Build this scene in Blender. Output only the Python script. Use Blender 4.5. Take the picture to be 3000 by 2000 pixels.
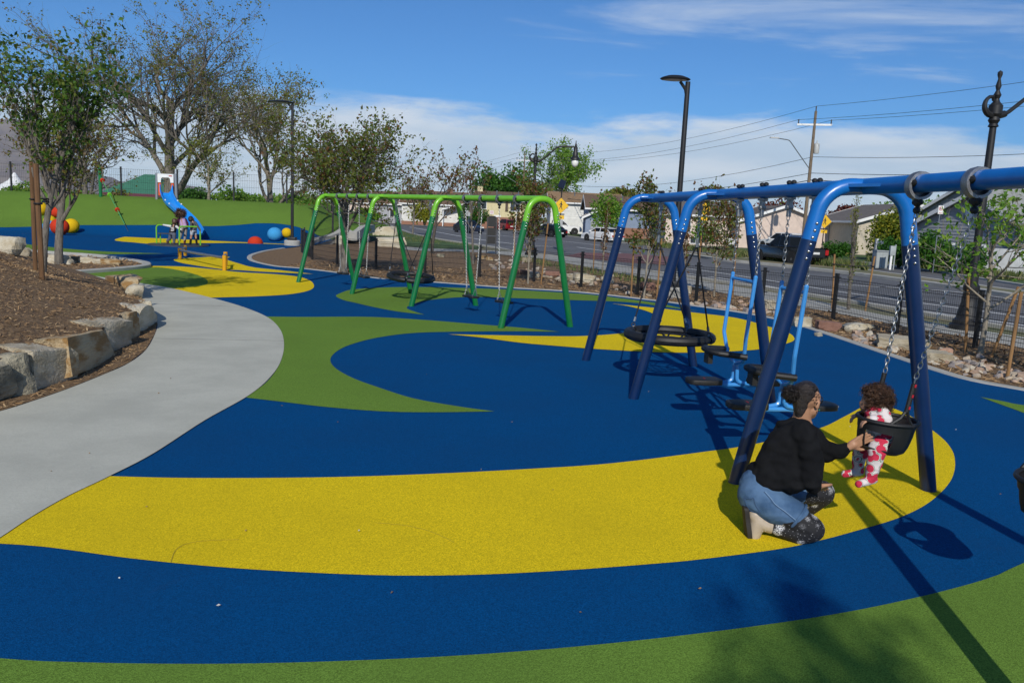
import bpy, bmesh, math, random
import numpy as np
from mathutils import Vector, Matrix, noise
from math import pi, sin, cos, radians, hypot, atan2
random.seed(11)
scene = bpy.context.scene
for o in list(bpy.data.objects):
    bpy.data.objects.remove(o)
COL = scene.collection

# ------------------------------------------------------------------ camera
FPX, PITCH, ROLL, CAMH = 2333.0, 0.155, 0.0453, 2.05
_fw = np.array([0, cos(PITCH), -sin(PITCH)]); _rt = np.array([1.0, 0, 0]); _up = np.cross(_rt, _fw)
CR = cos(ROLL) * _rt + sin(ROLL) * _up
CU = -sin(ROLL) * _rt + cos(ROLL) * _up
cam_d = bpy.data.cameras.new('camera'); cam = bpy.data.objects.new('camera', cam_d); COL.objects.link(cam)
cam_d.sensor_width = 36.0; cam_d.lens = FPX / 3000 * 36; cam_d.clip_start = 0.05; cam_d.clip_end = 30000
cam.matrix_world = Matrix(((CR[0], CU[0], -_fw[0], 0), (CR[1], CU[1], -_fw[1], 0), (CR[2], CU[2], -_fw[2], CAMH), (0, 0, 0, 1)))
scene.camera = cam

# survey of the place: image measurements turned into ground positions
def ray(u, v): return _fw + CR * (u - 1500) / FPX - CU * (v - 1000) / FPX
def G(u, v, z=0.0):
    d = ray(u, v); t = (z - CAMH) / d[2]
    return Vector((d[0] * t, d[1] * t, z))
def Y(u, v, y):
    d = ray(u, v); t = y / d[1]
    return Vector((d[0] * t, y, CAMH + d[2] * t))
def P(q):
    d = np.array([q[0], q[1], q[2] - CAMH]); z = d @ _fw
    return 1500 + FPX * (d @ CR) / z, 1000 - FPX * (d @ CU) / z

# ------------------------------------------------------------------ world, sun, exposure
SUN_EL, SUN_AZ = radians(33.5), radians(-90.5)      # the sun stands behind the photographer
SUN_DIR = Vector((cos(SUN_EL) * cos(SUN_AZ), cos(SUN_EL) * sin(SUN_AZ), sin(SUN_EL)))
w = bpy.data.worlds.new('World'); scene.world = w; w.use_nodes = True
nt = w.node_tree; nt.nodes.clear()
def N(tree, typ, **kw):
    n = tree.nodes.new(typ)
    for k, val in kw.items():
        setattr(n, k, val)
    return n
def mixc(tree, fac, a, b, blend='MIX'):
    n = N(tree, 'ShaderNodeMix', data_type='RGBA', blend_type=blend)
    for sock, val in ((n.inputs[0], fac), (n.inputs[6], a), (n.inputs[7], b)):
        if isinstance(val, bpy.types.NodeSocket): tree.links.new(val, sock)
        elif isinstance(val, (int, float)): sock.default_value = val
        else: sock.default_value = (*val[:3], 1)
    return n.outputs[2]
def mth(tree, op, a, b=None, c=None, clamp=False):
    n = N(tree, 'ShaderNodeMath', operation=op, use_clamp=clamp)
    for i, val in enumerate((a, b, c)):
        if val is None: continue
        if isinstance(val, bpy.types.NodeSocket): tree.links.new(val, n.inputs[i])
        else: n.inputs[i].default_value = val
    return n.outputs[0]
def mapr(tree, val, a, b, c=0.0, d=1.0, smooth=True):
    n = N(tree, 'ShaderNodeMapRange', interpolation_type='SMOOTHSTEP' if smooth else 'LINEAR')
    tree.links.new(val, n.inputs[0])
    for i, x in enumerate((a, b, c, d)): n.inputs[i + 1].default_value = x
    return n.outputs[0]
def noise_tex(tree, vec, scale, detail=4, rough=.5, dist=0.0, dim='3D'):
    n = N(tree, 'ShaderNodeTexNoise', noise_dimensions=dim)
    if vec is not None: tree.links.new(vec, n.inputs['Vector'])
    n.inputs['Scale'].default_value = scale; n.inputs['Detail'].default_value = detail
    n.inputs['Roughness'].default_value = rough; n.inputs['Distortion'].default_value = dist
    return n
sky = N(nt, 'ShaderNodeTexSky', sky_type='NISHITA', sun_disc=False)
sky.sun_elevation = SUN_EL; sky.sun_rotation = pi; sky.altitude = 1300; sky.air_density = 1.0; sky.dust_density = 0.5; sky.ozone_density = 2.0
tc = N(nt, 'ShaderNodeTexCoord')
sep = N(nt, 'ShaderNodeSeparateXYZ'); nt.links.new(tc.outputs['Generated'], sep.inputs[0])
el = mth(nt, 'MAXIMUM', sep.outputs[2], 0.012)
px_ = mth(nt, 'DIVIDE', sep.outputs[0], mth(nt, 'ADD', el, .07)); py_ = mth(nt, 'DIVIDE', sep.outputs[1], mth(nt, 'ADD', el, .07))
cmb = N(nt, 'ShaderNodeCombineXYZ'); nt.links.new(px_, cmb.inputs[0]); nt.links.new(py_, cmb.inputs[1])
CLOUD_OFF = (2.7, -0.1, 0.4)
cl1 = noise_tex(nt, cmb.outputs[0], .55, 9, .62, .5)                       # streaky high cloud
sc1 = N(nt, 'ShaderNodeMapping'); sc1.inputs['Scale'].default_value = (.8, 1.9, 1); sc1.inputs['Location'].default_value = CLOUD_OFF; sc1.inputs['Rotation'].default_value = (0, 0, radians(12))
nt.links.new(cmb.outputs[0], sc1.inputs[0]); nt.links.new(sc1.outputs[0], cl1.inputs['Vector'])
cirrus = mth(nt, 'MULTIPLY', mapr(nt, cl1.outputs[0], .55, .73), .58)
cirrus = mth(nt, 'MULTIPLY', cirrus, mapr(nt, sep.outputs[2], .10, .2))
sc2 = N(nt, 'ShaderNodeMapping'); sc2.inputs['Scale'].default_value = (4.5, 4.5, 17); sc2.inputs['Location'].default_value = (2.4, 0, 1.0)
nt.links.new(tc.outputs['Generated'], sc2.inputs[0])
cl2 = noise_tex(nt, sc2.outputs[0], 1.0, 8, .6, .3)                         # low cloud bank along the horizon
bank_h = mapr(nt, sep.outputs[2], .16, .05, 0.0, .50)
edge_n = mth(nt, 'ADD', cl2.outputs[0], bank_h)
bank = mth(nt, 'MULTIPLY', mapr(nt, edge_n, .60, .84), mapr(nt, sep.outputs[2], .19, .12))
bank = mth(nt, 'MULTIPLY', bank, .85)
sc3 = N(nt, 'ShaderNodeMapping'); sc3.inputs['Scale'].default_value = (4, 4, 20); sc3.inputs['Location'].default_value = (7.4, 0, 2.0)
nt.links.new(tc.outputs['Generated'], sc3.inputs[0])
cl3 = noise_tex(nt, sc3.outputs[0], 1.0, 6, .55)
cloud_col = mixc(nt, mapr(nt, cl3.outputs[0], .38, .62), (6.3, 7.5, 8.6), (8.5, 9.0, 9.4))
tint = mixc(nt, 1.0, sky.outputs[0], (.32, .70, 1.08), 'MULTIPLY')
c1 = mixc(nt, bank, tint, cloud_col)
c2 = mixc(nt, cirrus, c1, (6.6, 7.5, 8.6))
bg = N(nt, 'ShaderNodeBackground'); nt.links.new(c2, bg.inputs[0]); bg.inputs[1].default_value = 0.102
wo = N(nt, 'ShaderNodeOutputWorld'); nt.links.new(bg.outputs[0], wo.inputs[0])

sun_d = bpy.data.lights.new('sun', 'SUN'); sun = bpy.data.objects.new('sun', sun_d); COL.objects.link(sun)
sun_d.energy = 4.1; sun_d.angle = radians(.53); sun_d.color = (1.0, .95, .86)
sun.rotation_euler = SUN_DIR.to_track_quat('Z', 'Y').to_euler(); sun.location = (0, -30, 30)

vs = scene.view_settings
vs.view_transform = 'Standard'; vs.look = 'None'; vs.exposure = -0.06; vs.gamma = 1.0; vs.use_curve_mapping = False
scene.cycles.max_bounces = 6; scene.cycles.transparent_max_bounces = 8
scene.cycles.use_denoising = True

# ------------------------------------------------------------------ materials
MATS = {}
def mat(name, col, rough=.6, metal=0.0, var=0.0, vscale=3.0, col2=None, bump=0.0, bscale=40.0, spec=.5, coat=0.0, thr=None, detail=4, stretch=None):
    """principled material, colour drifting towards col2 by noise, fine relief by a second noise"""
    if name in MATS: return MATS[name]
    m = bpy.data.materials.new(name); m.use_nodes = True; t = m.node_tree
    b = t.nodes['Principled BSDF']; MATS[name] = m
    b.inputs['Roughness'].default_value = rough; b.inputs['Metallic'].default_value = metal
    b.inputs['Specular IOR Level'].default_value = spec; b.inputs['Coat Weight'].default_value = coat; b.inputs['Coat Roughness'].default_value = .12
    b.inputs['Base Color'].default_value = (*col, 1)
    tcn = N(t, 'ShaderNodeTexCoord')
    vec = tcn.outputs['Object']
    if stretch:
        mp = N(t, 'ShaderNodeMapping'); mp.inputs['Scale'].default_value = stretch; t.links.new(vec, mp.inputs[0]); vec = mp.outputs[0]
    if var or col2:
        nz = noise_tex(t, vec, vscale, detail, .6)
        c2 = col2 or tuple(c * (1 - var) for c in col)
        fac = mapr(t, nz.outputs[0], *(thr or (.35, .68)))
        t.links.new(mixc(t, fac, col, c2), b.inputs['Base Color'])
    if bump:
        nb = noise_tex(t, vec, bscale, 3, .6)
        bn = N(t, 'ShaderNodeBump'); bn.inputs['Strength'].default_value = min(1, bump); bn.inputs['Distance'].default_value = .01 if bump <= 1 else .03
        t.links.new(nb.outputs[0], bn.inputs['Height']); t.links.new(bn.outputs[0], b.inputs['Normal'])
    return m

def rubber(name, col):
    """poured rubber granules: fine crumb speckle, broad wear and small dark scuffs"""
    m = bpy.data.materials.new(name); m.use_nodes = True; t = m.node_tree; b = t.nodes['Principled BSDF']; MATS[name] = m
    b.inputs['Roughness'].default_value = .85; b.inputs['Specular IOR Level'].default_value = .05; b.inputs['Roughness'].default_value = .95
    geo = N(t, 'ShaderNodeNewGeometry'); vec = geo.outputs['Position']
    v = N(t, 'ShaderNodeTexVoronoi'); v.inputs['Scale'].default_value = 190; t.links.new(vec, v.inputs['Vector'])
    sepc = N(t, 'ShaderNodeSeparateColor'); t.links.new(v.outputs['Color'], sepc.inputs[0])
    dark = tuple(c * .62 for c in col); light = tuple(min(1, c * 1.28 + .001) for c in col)
    c = mixc(t, mapr(t, sepc.outputs[0], 0, 1, 0, 1, False), dark, light)
    n1 = noise_tex(t, vec, .55, 5, .62)
    c = mixc(t, mapr(t, n1.outputs[0], .38, .66, 0, .34), c, tuple(x * .70 + .004 for x in col))
    n2 = noise_tex(t, vec, 3.2, 6, .7, .6)
    c = mixc(t, mapr(t, n2.outputs[0], .62, .80, 0, .30), c, tuple(x * .5 + .02 for x in col))
    n3 = noise_tex(t, vec, 1.3, 6, .75)
    c = mixc(t, mapr(t, n3.outputs[0], .60, .85, 0, .12), c, tuple(x * .85 + .03 for x in col))
    t.links.new(c, b.inputs['Base Color'])
    bn = N(t, 'ShaderNodeBump'); bn.inputs['Strength'].default_value = .55; bn.inputs['Distance'].default_value = .004
    t.links.new(v.outputs['Distance'], bn.inputs['Height']); t.links.new(bn.outputs[0], b.inputs['Normal'])
    return m
M_BLUE = rubber('rubber_blue', (.0004, .060, .190))
M_YEL = rubber('rubber_yellow', (.70, .515, .012))
M_GRN = rubber('rubber_green', (.132, .232, .036))
M_HILL = rubber('rubber_hill', (.112, .200, .032))

def concrete(name, col, scale=1.0):
    m = bpy.data.materials.new(name); m.use_nodes = True; t = m.node_tree; b = t.nodes['Principled BSDF']; MATS[name] = m
    b.inputs['Roughness'].default_value = .88
    geo = N(t, 'ShaderNodeNewGeometry'); vec = geo.outputs['Position']
    n1 = noise_tex(t, vec, 1.1 * scale, 6, .65); n2 = noise_tex(t, vec, 60 * scale, 2, .5); n3 = noise_tex(t, vec, 9 * scale, 5, .7)
    mp = N(t, 'ShaderNodeMapping'); mp.inputs['Scale'].default_value = (1.2, 46, 1); mp.inputs['Rotation'].default_value = (0, 0, radians(-14)); t.links.new(vec, mp.inputs[0])
    n4 = noise_tex(t, mp.outputs[0], 2.2, 3, .6)                                   # broom marks
    c = mixc(t, mapr(t, n1.outputs[0], .3, .7), col, tuple(x * .80 for x in col))
    c = mixc(t, mapr(t, n2.outputs[0], .35, .7, 0, .25), c, tuple(x * .6 for x in col))
    c = mixc(t, mapr(t, n4.outputs[0], .35, .7, 0, .22), c, tuple(x * .78 for x in col))
    c = mixc(t, mapr(t, n3.outputs[0], 0.60, .78, 0, .5), c, tuple(x * .62 for x in col))
    t.links.new(c, b.inputs['Base Color'])
    bn = N(t, 'ShaderNodeBump'); bn.inputs['Strength'].default_value = .3; bn.inputs['Distance'].default_value = .004
    t.links.new(n2.outputs[0], bn.inputs['Height']); t.links.new(bn.outputs[0], b.inputs['Normal'])
    return m
M_PATH = concrete('path_concrete', (.475, .47, .395))
M_CURB = concrete('kerb_concrete', (.42, .41, .37), 2)
M_WALK = concrete('walk_concrete', (.36, .35, .31), .6)
M_ROAD = mat('asphalt', (.115, .115, .118), .9, var=.3, vscale=.35, bump=.5, bscale=90, detail=8)
M_LINE = mat('road_paint', (.62, .62, .60), .7, col2=(.22, .22, .22), vscale=2.5, thr=(.52, .8), detail=8)
M_REDX = mat('red_crossing', (.17, .075, .07), .9, var=.35, vscale=1.5)
M_SOIL = mat('wood_mulch_soil', (.235, .145, .068), .95, col2=(.105, .060, .028), vscale=14, bump=1.5, bscale=55, detail=8)
M_DIRT = mat('dry_ground', (.20, .165, .10), .95, col2=(.085, .10, .035), vscale=.25, bump=1, bscale=12, detail=8)
M_LAWN = mat('lawn', (.062, .115, .022), .9, col2=(.03, .065, .012), vscale=.8, bump=1.5, bscale=30, detail=8)
CHIP = [mat('chip_a', (.31, .19, .09), .9), mat('chip_b', (.20, .115, .05), .9), mat('chip_c', (.42, .29, .155), .9), mat('chip_d', (.10, .058, .027), .9)]

# ------------------------------------------------------------------ mesh helpers
def wm(o):
    m = o.matrix_basis.copy()
    p = o.parent
    if p: m = wm(p) @ o.matrix_parent_inverse @ m
    return m
def link(name, me, parent=None, kind=None, label=None):
    o = bpy.data.objects.new(name, me); COL.objects.link(o)
    if parent:
        o.parent = parent; o.matrix_parent_inverse = wm(parent).inverted()
    if kind: o['kind'] = kind
    if label: o['label'] = label
    return o
def tag(o, label, cat, group=None):
    o['label'] = label; o['category'] = cat
    if group: o['group'] = group
    return o
def thing(name, label, cat, loc=(0, 0, 0), rz=0.0, group=None):
    o = bpy.data.objects.new(name, None); COL.objects.link(o)
    o.location = loc; o.rotation_euler = (0, 0, rz); o.empty_display_size = .2
    return tag(o, label, cat, group)
def copy_tree(o, parent=None):
    c = o.copy(); COL.objects.link(c)
    if parent: c.parent = parent
    for ch in o.children: copy_tree(ch, c)
    return c

class MB:
    def __init__(s): s.v = []; s.f = []; s.mi = []; s.cur = 0; s.M = None
    def add(s, vs, fs):
        n = len(s.v)
        for q in vs:
            q = Vector(q)
            s.v.append(tuple(s.M @ q) if s.M is not None else tuple(q))
        for q in fs: s.f.append(tuple(i + n for i in q)); s.mi.append(s.cur)
        return s
    def box(s, c, d, rz=0.0, R=None):
        x, y, z = d[0] / 2, d[1] / 2, d[2] / 2
        R = R or Matrix.Rotation(rz, 3, 'Z'); c = Vector(c)
        vs = [c + R @ Vector(q) for q in ((-x, -y, -z), (x, -y, -z), (x, y, -z), (-x, y, -z), (-x, -y, z), (x, -y, z), (x, y, z), (-x, y, z))]
        return s.add(vs, [(0, 3, 2, 1), (4, 5, 6, 7), (0, 1, 5, 4), (1, 2, 6, 5), (2, 3, 7, 6), (3, 0, 4, 7)])
    def tube(s, pts, r, n=8, cap=True, flat=None):
        pts = [Vector(p) for p in pts]; k = len(pts)
        rs = r if isinstance(r, (list, tuple)) else [r] * k
        t0 = (pts[1] - pts[0]).normalized()
        a = Vector((0, 0, 1)) if abs(t0.z) < .9 else Vector((1, 0, 0))
        nx = t0.cross(a).normalized(); vs = []
        for i, p in enumerate(pts):
            t = (pts[min(i + 1, k - 1)] - pts[max(i - 1, 0)]).normalized()
            nx = (nx - t * nx.dot(t)).normalized(); ny = t.cross(nx)
            for j in range(n):
                th = 2 * pi * j / n
                vs.append(p + nx * (cos(th) * rs[i]) + ny * (sin(th) * rs[i] * (flat or 1)))
        fs = [(i * n + j, i * n + (j + 1) % n, (i + 1) * n + (j + 1) % n, (i + 1) * n + j) for i in range(k - 1) for j in range(n)]
        if cap: fs += [tuple(range(n))[::-1], tuple(range((k - 1) * n, k * n))]
        return s.add(vs, fs)
    def lathe(s, prof, n=16, c=(0, 0, 0), R=None):
        c = Vector(c); vs = []
        for r, z in prof:
            for j in range(n):
                q = Vector((r * cos(2 * pi * j / n), r * sin(2 * pi * j / n), z))
                vs.append(c + (R @ q if R else q))
        k = len(prof)
        fs = [(i * n + j, i * n + (j + 1) % n, (i + 1) * n + (j + 1) % n, (i + 1) * n + j) for i in range(k - 1) for j in range(n)]
        if prof[0][0] > 1e-6: fs.append(tuple(range(n))[::-1])
        if prof[-1][0] > 1e-6: fs.append(tuple(range((k - 1) * n, k * n)))
        return s.add(vs, fs)
    def ball(s, c, r, n=12, R=None):
        r = r if isinstance(r, (list, tuple)) else (r, r, r); m = max(4, n // 2)
        c = Vector(c); vs = []
        for i in range(m + 1):
            ph = pi * i / m
            for j in range(n):
                q = Vector((r[0] * sin(ph) * cos(2 * pi * j / n), r[1] * sin(ph) * sin(2 * pi * j / n), -r[2] * cos(ph)))
                vs.append(c + (R @ q if R else q))
        fs = [(i * n + j, i * n + (j + 1) % n, (i + 1) * n + (j + 1) % n, (i + 1) * n + j) for i in range(m) for j in range(n)]
        return s.add(vs, fs)
    def prism(s, poly, h, M=None):
        """polygon (x,y) extruded 0..h along z, placed by M"""
        k = len(poly); M = M or Matrix()
        vs = [M @ Vector((x, y, 0)) for x, y in poly] + [M @ Vector((x, y, h)) for x, y in poly]
        fs = [tuple(range(k))[::-1], tuple(range(k, 2 * k))] + [(i, (i + 1) % k, k + (i + 1) % k, k + i) for i in range(k)]
        return s.add(vs, fs)
    def torus(s, c, R0, r, M=None, n=20, m=8, arc=2 * pi, sy=1.0):
        c = Vector(c); M = M or Matrix.Identity(3); vs = []; closed = arc > 2 * pi - 1e-4
        k = n if closed else n + 1
        for i in range(k):
            a = arc * i / n
            for j in range(m):
                b = 2 * pi * j / m
                q = Vector(((R0 + r * cos(b)) * cos(a), (R0 + r * cos(b)) * sin(a) * sy, r * sin(b)))
                vs.append(c + M @ q)
        fs = [(i * m + j, ((i + 1) % k) * m + j, ((i + 1) % k) * m + (j + 1) % m, i * m + (j + 1) % m) for i in range(n) for j in range(m)]
        return s.add(vs, fs)
    def mesh(s, name, mats, smooth=True, ang=.62):
        me = bpy.data.meshes.new(name); me.from_pydata(s.v, [], s.f)
        for m in (mats if isinstance(mats, (list, tuple)) else [mats]): me.materials.append(m)
        if any(s.mi): me.polygons.foreach_set('material_index', s.mi)
        bm = bmesh.new(); bm.from_mesh(me); bmesh.ops.recalc_face_normals(bm, faces=bm.faces); bm.to_mesh(me); bm.free()
        if smooth:
            me.shade_smooth(); me.set_sharp_from_angle(angle=ang)
        return me
    def build(s, name, mats, parent=None, smooth=True, ang=.62, kind=None, label=None):
        return link(name, s.mesh(name, mats, smooth, ang), parent, kind, label)

def bevel(o, w, seg=2):
    bm = bmesh.new(); bm.from_mesh(o.data)
    bmesh.ops.bevel(bm, geom=[e for e in bm.edges if len(e.link_faces) == 2 and e.calc_face_angle(0) > .5], offset=w, segments=seg, affect='EDGES', profile=.6)
    bm.to_mesh(o.data); bm.free(); o.data.shade_smooth(); o.data.set_sharp_from_angle(angle=.7)
    return o
def cr(pts, k=6, closed=True):
    """Catmull-Rom curve through points; a point given with a third value 1 is a sharp corner"""
    n = len(pts); out = []
    P2 = [Vector((p[0], p[1])) for p in pts]; sh = [len(p) > 2 for p in pts]
    for i in range(n if closed else n - 1):
        p0, p1, p2, p3 = P2[(i - 1) % n], P2[i], P2[(i + 1) % n], P2[(i + 2) % n]
        if not closed and i == 0: p0 = p1
        if not closed and i == n - 2: p3 = p2
        if sh[i]: p0 = p1
        if sh[(i + 1) % n]: p3 = p2
        for j in range(k):
            t = j / k
            out.append(.5 * ((2 * p1) + (p2 - p0) * t + (2 * p0 - 5 * p1 + 4 * p2 - p3) * t * t + (3 * p1 - p0 - 3 * p2 + p3) * t ** 3))
    if not closed: out.append(P2[-1])
    return [(q.x, q.y) for q in out]
def gpts(px): return [(*G(p[0], p[1]).xy, *p[2:]) for p in px]
def sheet(name, poly, z, m, parent=None, kind=None, zf=None):
    """a flat sheet with a curved outline, ear-clipped"""
    bm = bmesh.new(); vs = [bm.verts.new((x, y, z)) for x, y in poly]
    es = [bm.edges.new((vs[i], vs[(i + 1) % len(vs)])) for i in range(len(vs))]
    bmesh.ops.triangle_fill(bm, use_beauty=True, use_dissolve=False, edges=es)
    bmesh.ops.recalc_face_normals(bm, faces=bm.faces)
    for f in bm.faces:
        if f.normal.z < 0: f.normal_flip()
    if zf:
        for q in bm.verts: q.co.z = zf(q.co.x, q.co.y) + z
    me = bpy.data.meshes.new(name); bm.to_mesh(me); bm.free(); me.materials.append(m)
    return link(name, me, parent, kind)
def strip(name, line, wid, z0, h, m, parent=None, kind=None, side=0.0, zf=None, joint=0.0):
    """kerb: a rectangular section swept along a line (x,y); side shifts it across"""
    mb = MB(); k = len(line); L = [Vector((x, y, 0)) for x, y in line]; vs = []
    for i, p in enumerate(L):
        t = (L[min(i + 1, k - 1)] - L[max(i - 1, 0)]).normalized(); nrm = Vector((-t.y, t.x, 0))
        a = p + nrm * (side - .5) * wid; b = p + nrm * (side + .5) * wid; e = min(.018, h * .3)
        zb = zf(p.x, p.y) if zf else 0
        for q, zz in ((a, z0), (a, z0 + h - e), (a + nrm * e, z0 + h), (b - nrm * e, z0 + h), (b, z0 + h - e), (b, z0)):
            vs.append((q.x, q.y, zz + zb))
    fs = [(i * 6 + j, i * 6 + j + 1, (i + 1) * 6 + j + 1, (i + 1) * 6 + j) for i in range(k - 1) for j in range(5)]
    fs += [(0, 1, 2, 3, 4, 5), tuple(range((k - 1) * 6, k * 6))[::-1]]
    mb.add(vs, fs)
    return mb.build(name, m, parent, kind=kind)
def inside(x, y, poly):
    c = False; n = len(poly); j = n - 1
    for i in range(n):
        xi, yi = poly[i]; xj, yj = poly[j]
        if (yi > y) != (yj > y) and x < (xj - xi) * (y - yi) / (yj - yi) + xi: c = not c
        j = i
    return c
def sstep(a, b, x):
    t = max(0.0, min(1.0, (x - a) / (b - a))); return t * t * (3 - 2 * t)

# ================================================================== the setting
# ---- terrain height of the green mound at the back left
def hz(x, y):
    H = 2.25 - 1.35 * sstep(-14.5, -9.6, x)
    return H * sstep(44.2, 51.6, y)
def Gh(u, v, f=hz, y0=12.0, y1=75.0):
    """where a sight line meets the rising ground"""
    d = ray(u, v); y = y0
    while y < y1:
        t = y / d[1]; z = CAMH + d[2] * t
        if z <= f(d[0] * t, y): break
        y += .04
    t = y / d[1]
    return Vector((d[0] * t, y, CAMH + d[2] * t))

ground = sheet('ground', [(-9000, -400), (9000, -400), (9000, 16000), (-9000, 16000)], -.07, M_DIRT, kind='structure')
KERB_IN = [(836, 727), (795, 733), (768, 739), (744, 747), (738, 754), (744, 762), (768, 770), (819, 780), (887, 785.5), (987, 797), (1118, 815), (1250, 824), (1478, 841), (1700, 855), (1928, 880), (2033, 894), (2200, 918), (2331, 945.5), (2466, 987), (2665, 1053), (2839, 1107), (3000, 1138), (3300, 1192)]
kin = cr(gpts(KERB_IN), 5, False)
last = kin[-1]
base_poly = [(-62, 44.0), (-62, -8), (9.5, -8), (9.2, 4)] + kin[::-1] + [(*G(907, 717).xy,), (-11.4, 44.0)]
playground = sheet('playground_surface', base_poly, 0.0, M_BLUE, kind='structure')

def grid(name, xs, ysf, zf, m, parent=None, kind=None, off=0.0):
    v = []; f = []; k = None
    for x in xs:
        ys = ysf(x); k = len(ys)
        for y in ys:
            xx = min(x, -11.45 + .26 * max(0, min(6, y - 44)))
            v.append((xx, y, zf(xx, y) + off))
    for i in range(len(xs) - 1):
        for j in range(k - 1): f.append((i * k + j, i * k + j + 1, (i + 1) * k + j + 1, (i + 1) * k + j))
    me = bpy.data.meshes.new(name); me.from_pydata(v, [], f); me.materials.append(m); me.shade_smooth()
    bm = bmesh.new(); bm.from_mesh(me); bmesh.ops.remove_doubles(bm, verts=bm.verts, dist=1e-4); bmesh.ops.recalc_face_normals(bm, faces=bm.faces)
    if sum(q.normal.z for q in bm.faces) < 0: bmesh.ops.reverse_faces(bm, faces=bm.faces)
    bm.to_mesh(me); bm.free()
    return link(name, me, parent, kind)
hxs = [-62 + i * 1.0 for i in range(40)] + [-22 + i * .5 for i in range(26)]
hill = grid('hill', hxs, lambda x: [43.98 + i * .5 for i in range(40)], hz, M_BLUE, kind='structure')
HB = [Gh(*q) for q in [(-300, 655), (0, 667), (232, 660), (476, 660), (625, 664), (700, 660), (751, 655), (802, 655), (845, 660), (877, 667), (919, 683), (950, 699)]]
def yb(x):
    if x <= HB[0].x: return HB[0].y
    for a, b in zip(HB, HB[1:]):
        if a.x <= x <= b.x: return a.y + (b.y - a.y) * (x - a.x) / (b.x - a.x)
    return HB[-1].y
link_hill = grid('green_cover', hxs, lambda x: [yb(min(x, -10.4)) + (63 - yb(min(x, -10.4))) * (i / 34) ** 1.15 for i in range(35)], hz, M_HILL, parent=hill, off=.012)

def patch(name, px, z, m, k=7):
    return sheet(name, cr(gpts(px), k), z, m, parent=playground)
T = 1
patch('yellow_patch', [(-60, 1590, T), (95, 1512), (200, 1453), (321, 1395, T), (510, 1400), (765, 1400.5), (1020, 1397), (1275, 1388), (1530, 1375), (1786, 1358), (2050, 1325.5), (2211, 1301), (2394, 1257), (2471, 1222), (2536, 1186, T), (2605, 1193), (2665, 1218), (2725, 1256), (2767, 1290), (2791, 1323), (2798, 1355), (2794, 1387), (2780, 1416), (2748, 1451), (2700, 1486), (2624, 1520.6), (2509, 1555), (2406, 1582.6), (2280, 1609), (2050, 1639), (1913, 1652), (1658, 1671), (1403, 1683.7), (1148, 1686), (893, 1677), (638, 1661), (383, 1636), (127.5, 1602)], .004, M_YEL)
patch('green_patch', [(-400, 1885, T), (0, 1928.6), (255, 1941), (638, 1945), (1020, 1936), (1403, 1917), (1786, 1885), (2168, 1840.5), (2487, 1792), (2742, 1737), (2908, 1690), (3000, 1649), (3350, 1500, T), (3900, 2100, T), (2600, 3400, T), (400, 3400, T), (-900, 2300, T)], .004, M_GRN)
patch('green_patch', [(2872, 1163, T), (2936, 1175), (3000, 1187), (3200, 1210, T), (3200, 1290, T), (3000, 1210), (2940, 1188)], .004, M_GRN)
s = 1.2755
patch('green_patch', [(p[0] * s, p[1] * s, *p[2:]) for p in [(606, 727, T), (700, 728), (850, 728), (975, 735), (1100, 745), (1200, 753), (1284, 762, T), (1180, 761), (1050, 762), (950, 765), (870, 775), (810, 790), (775, 806), (759, 825), (770, 845), (810, 868), (870, 890), (950, 915), (1050, 933), (1136, 945, T), (1000, 947), (880, 945), (750, 935), (640, 922), (562, 913, T), (610, 880), (640, 840), (648, 800), (642, 765)]], .004, M_GRN)
patch('green_patch', [(984, 867), (1002, 857), (1028.6, 849), (1095.5, 843.5), (1185, 841), (1300, 842), (1469, 847.5), (1700, 861), (1823, 874.5), (1928, 888.6), (1998, 903), (2047, 911, T), (1946, 899), (1875, 888.6), (1795, 883), (1700, 880), (1524, 874), (1403.6, 870), (1332, 872), (1252, 880), (1205, 893), (1192, 903), (1215, 913), (1243.6, 922, T), (1160, 912), (1087, 898), (1040, 887), (1006, 879)], .004, M_GRN)
patch('yellow_patch', [(1314, 979.6, T), (1428, 982), (1594, 985), (1700, 985), (1788, 980), (1868, 971), (1910, 959), (1932, 946.5), (1938, 939.5), (1924, 925.5), (1893, 911), (1840, 897), (1791, 889.5, T), (1875, 898), (1946, 905), (2033, 916), (2155, 931.5), (2260, 959.5), (2309, 975), (2327, 991), (2316, 1003), (2260, 1017), (2190, 1027), (2016, 1033.5), (1875, 1030), (1735, 1022), (1658, 1016), (1530, 1005), (1403, 988.5)], .006, M_YEL)
patch('yellow_patch', [(443, 779, T), (536, 781), (625, 789), (700, 797), (800, 803), (870, 810), (908, 822), (920, 838), (905, 851), (850, 862), (760, 868), (660, 871), (600, 873, T), (506, 848), (440, 800)], .004, M_YEL)
patch('green_patch', [(238, 802, T), (340, 795), (440, 784), (488, 786), (550, 798), (595, 813), (608.6, 826.5), (592, 837), (500, 846.5, T), (417, 832), (312, 816)], .008, M_GRN)
patch('yellow_patch', [(509, 761), (530, 757), (565, 755), (640, 752), (674, 753, T), (664, 760), (700, 772), (742, 783), (819, 791.5), (877, 798), (917, 803, T), (768, 796), (700, 791.5), (652, 789), (550, 774), (520, 767)], .004, M_YEL)
patch('yellow_patch', [(336, 703), (355, 696), (387, 692), (455, 690.5), (700, 695.5), (800, 696.5), (877, 698), (930, 706, T), (880, 719), (850, 717), (700, 712), (565, 713), (455, 715), (387, 710), (352, 707)], .004, M_YEL)
patch('green_patch', [(-200, 690, T), (45, 712), (179, 727), (312, 737), (484, 743, T), (312, 745), (179, 740), (74, 733), (-200, 710, T)], .004, M_GRN)
scuff = mat('scuff', (.38, .28, .012), .9)
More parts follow.
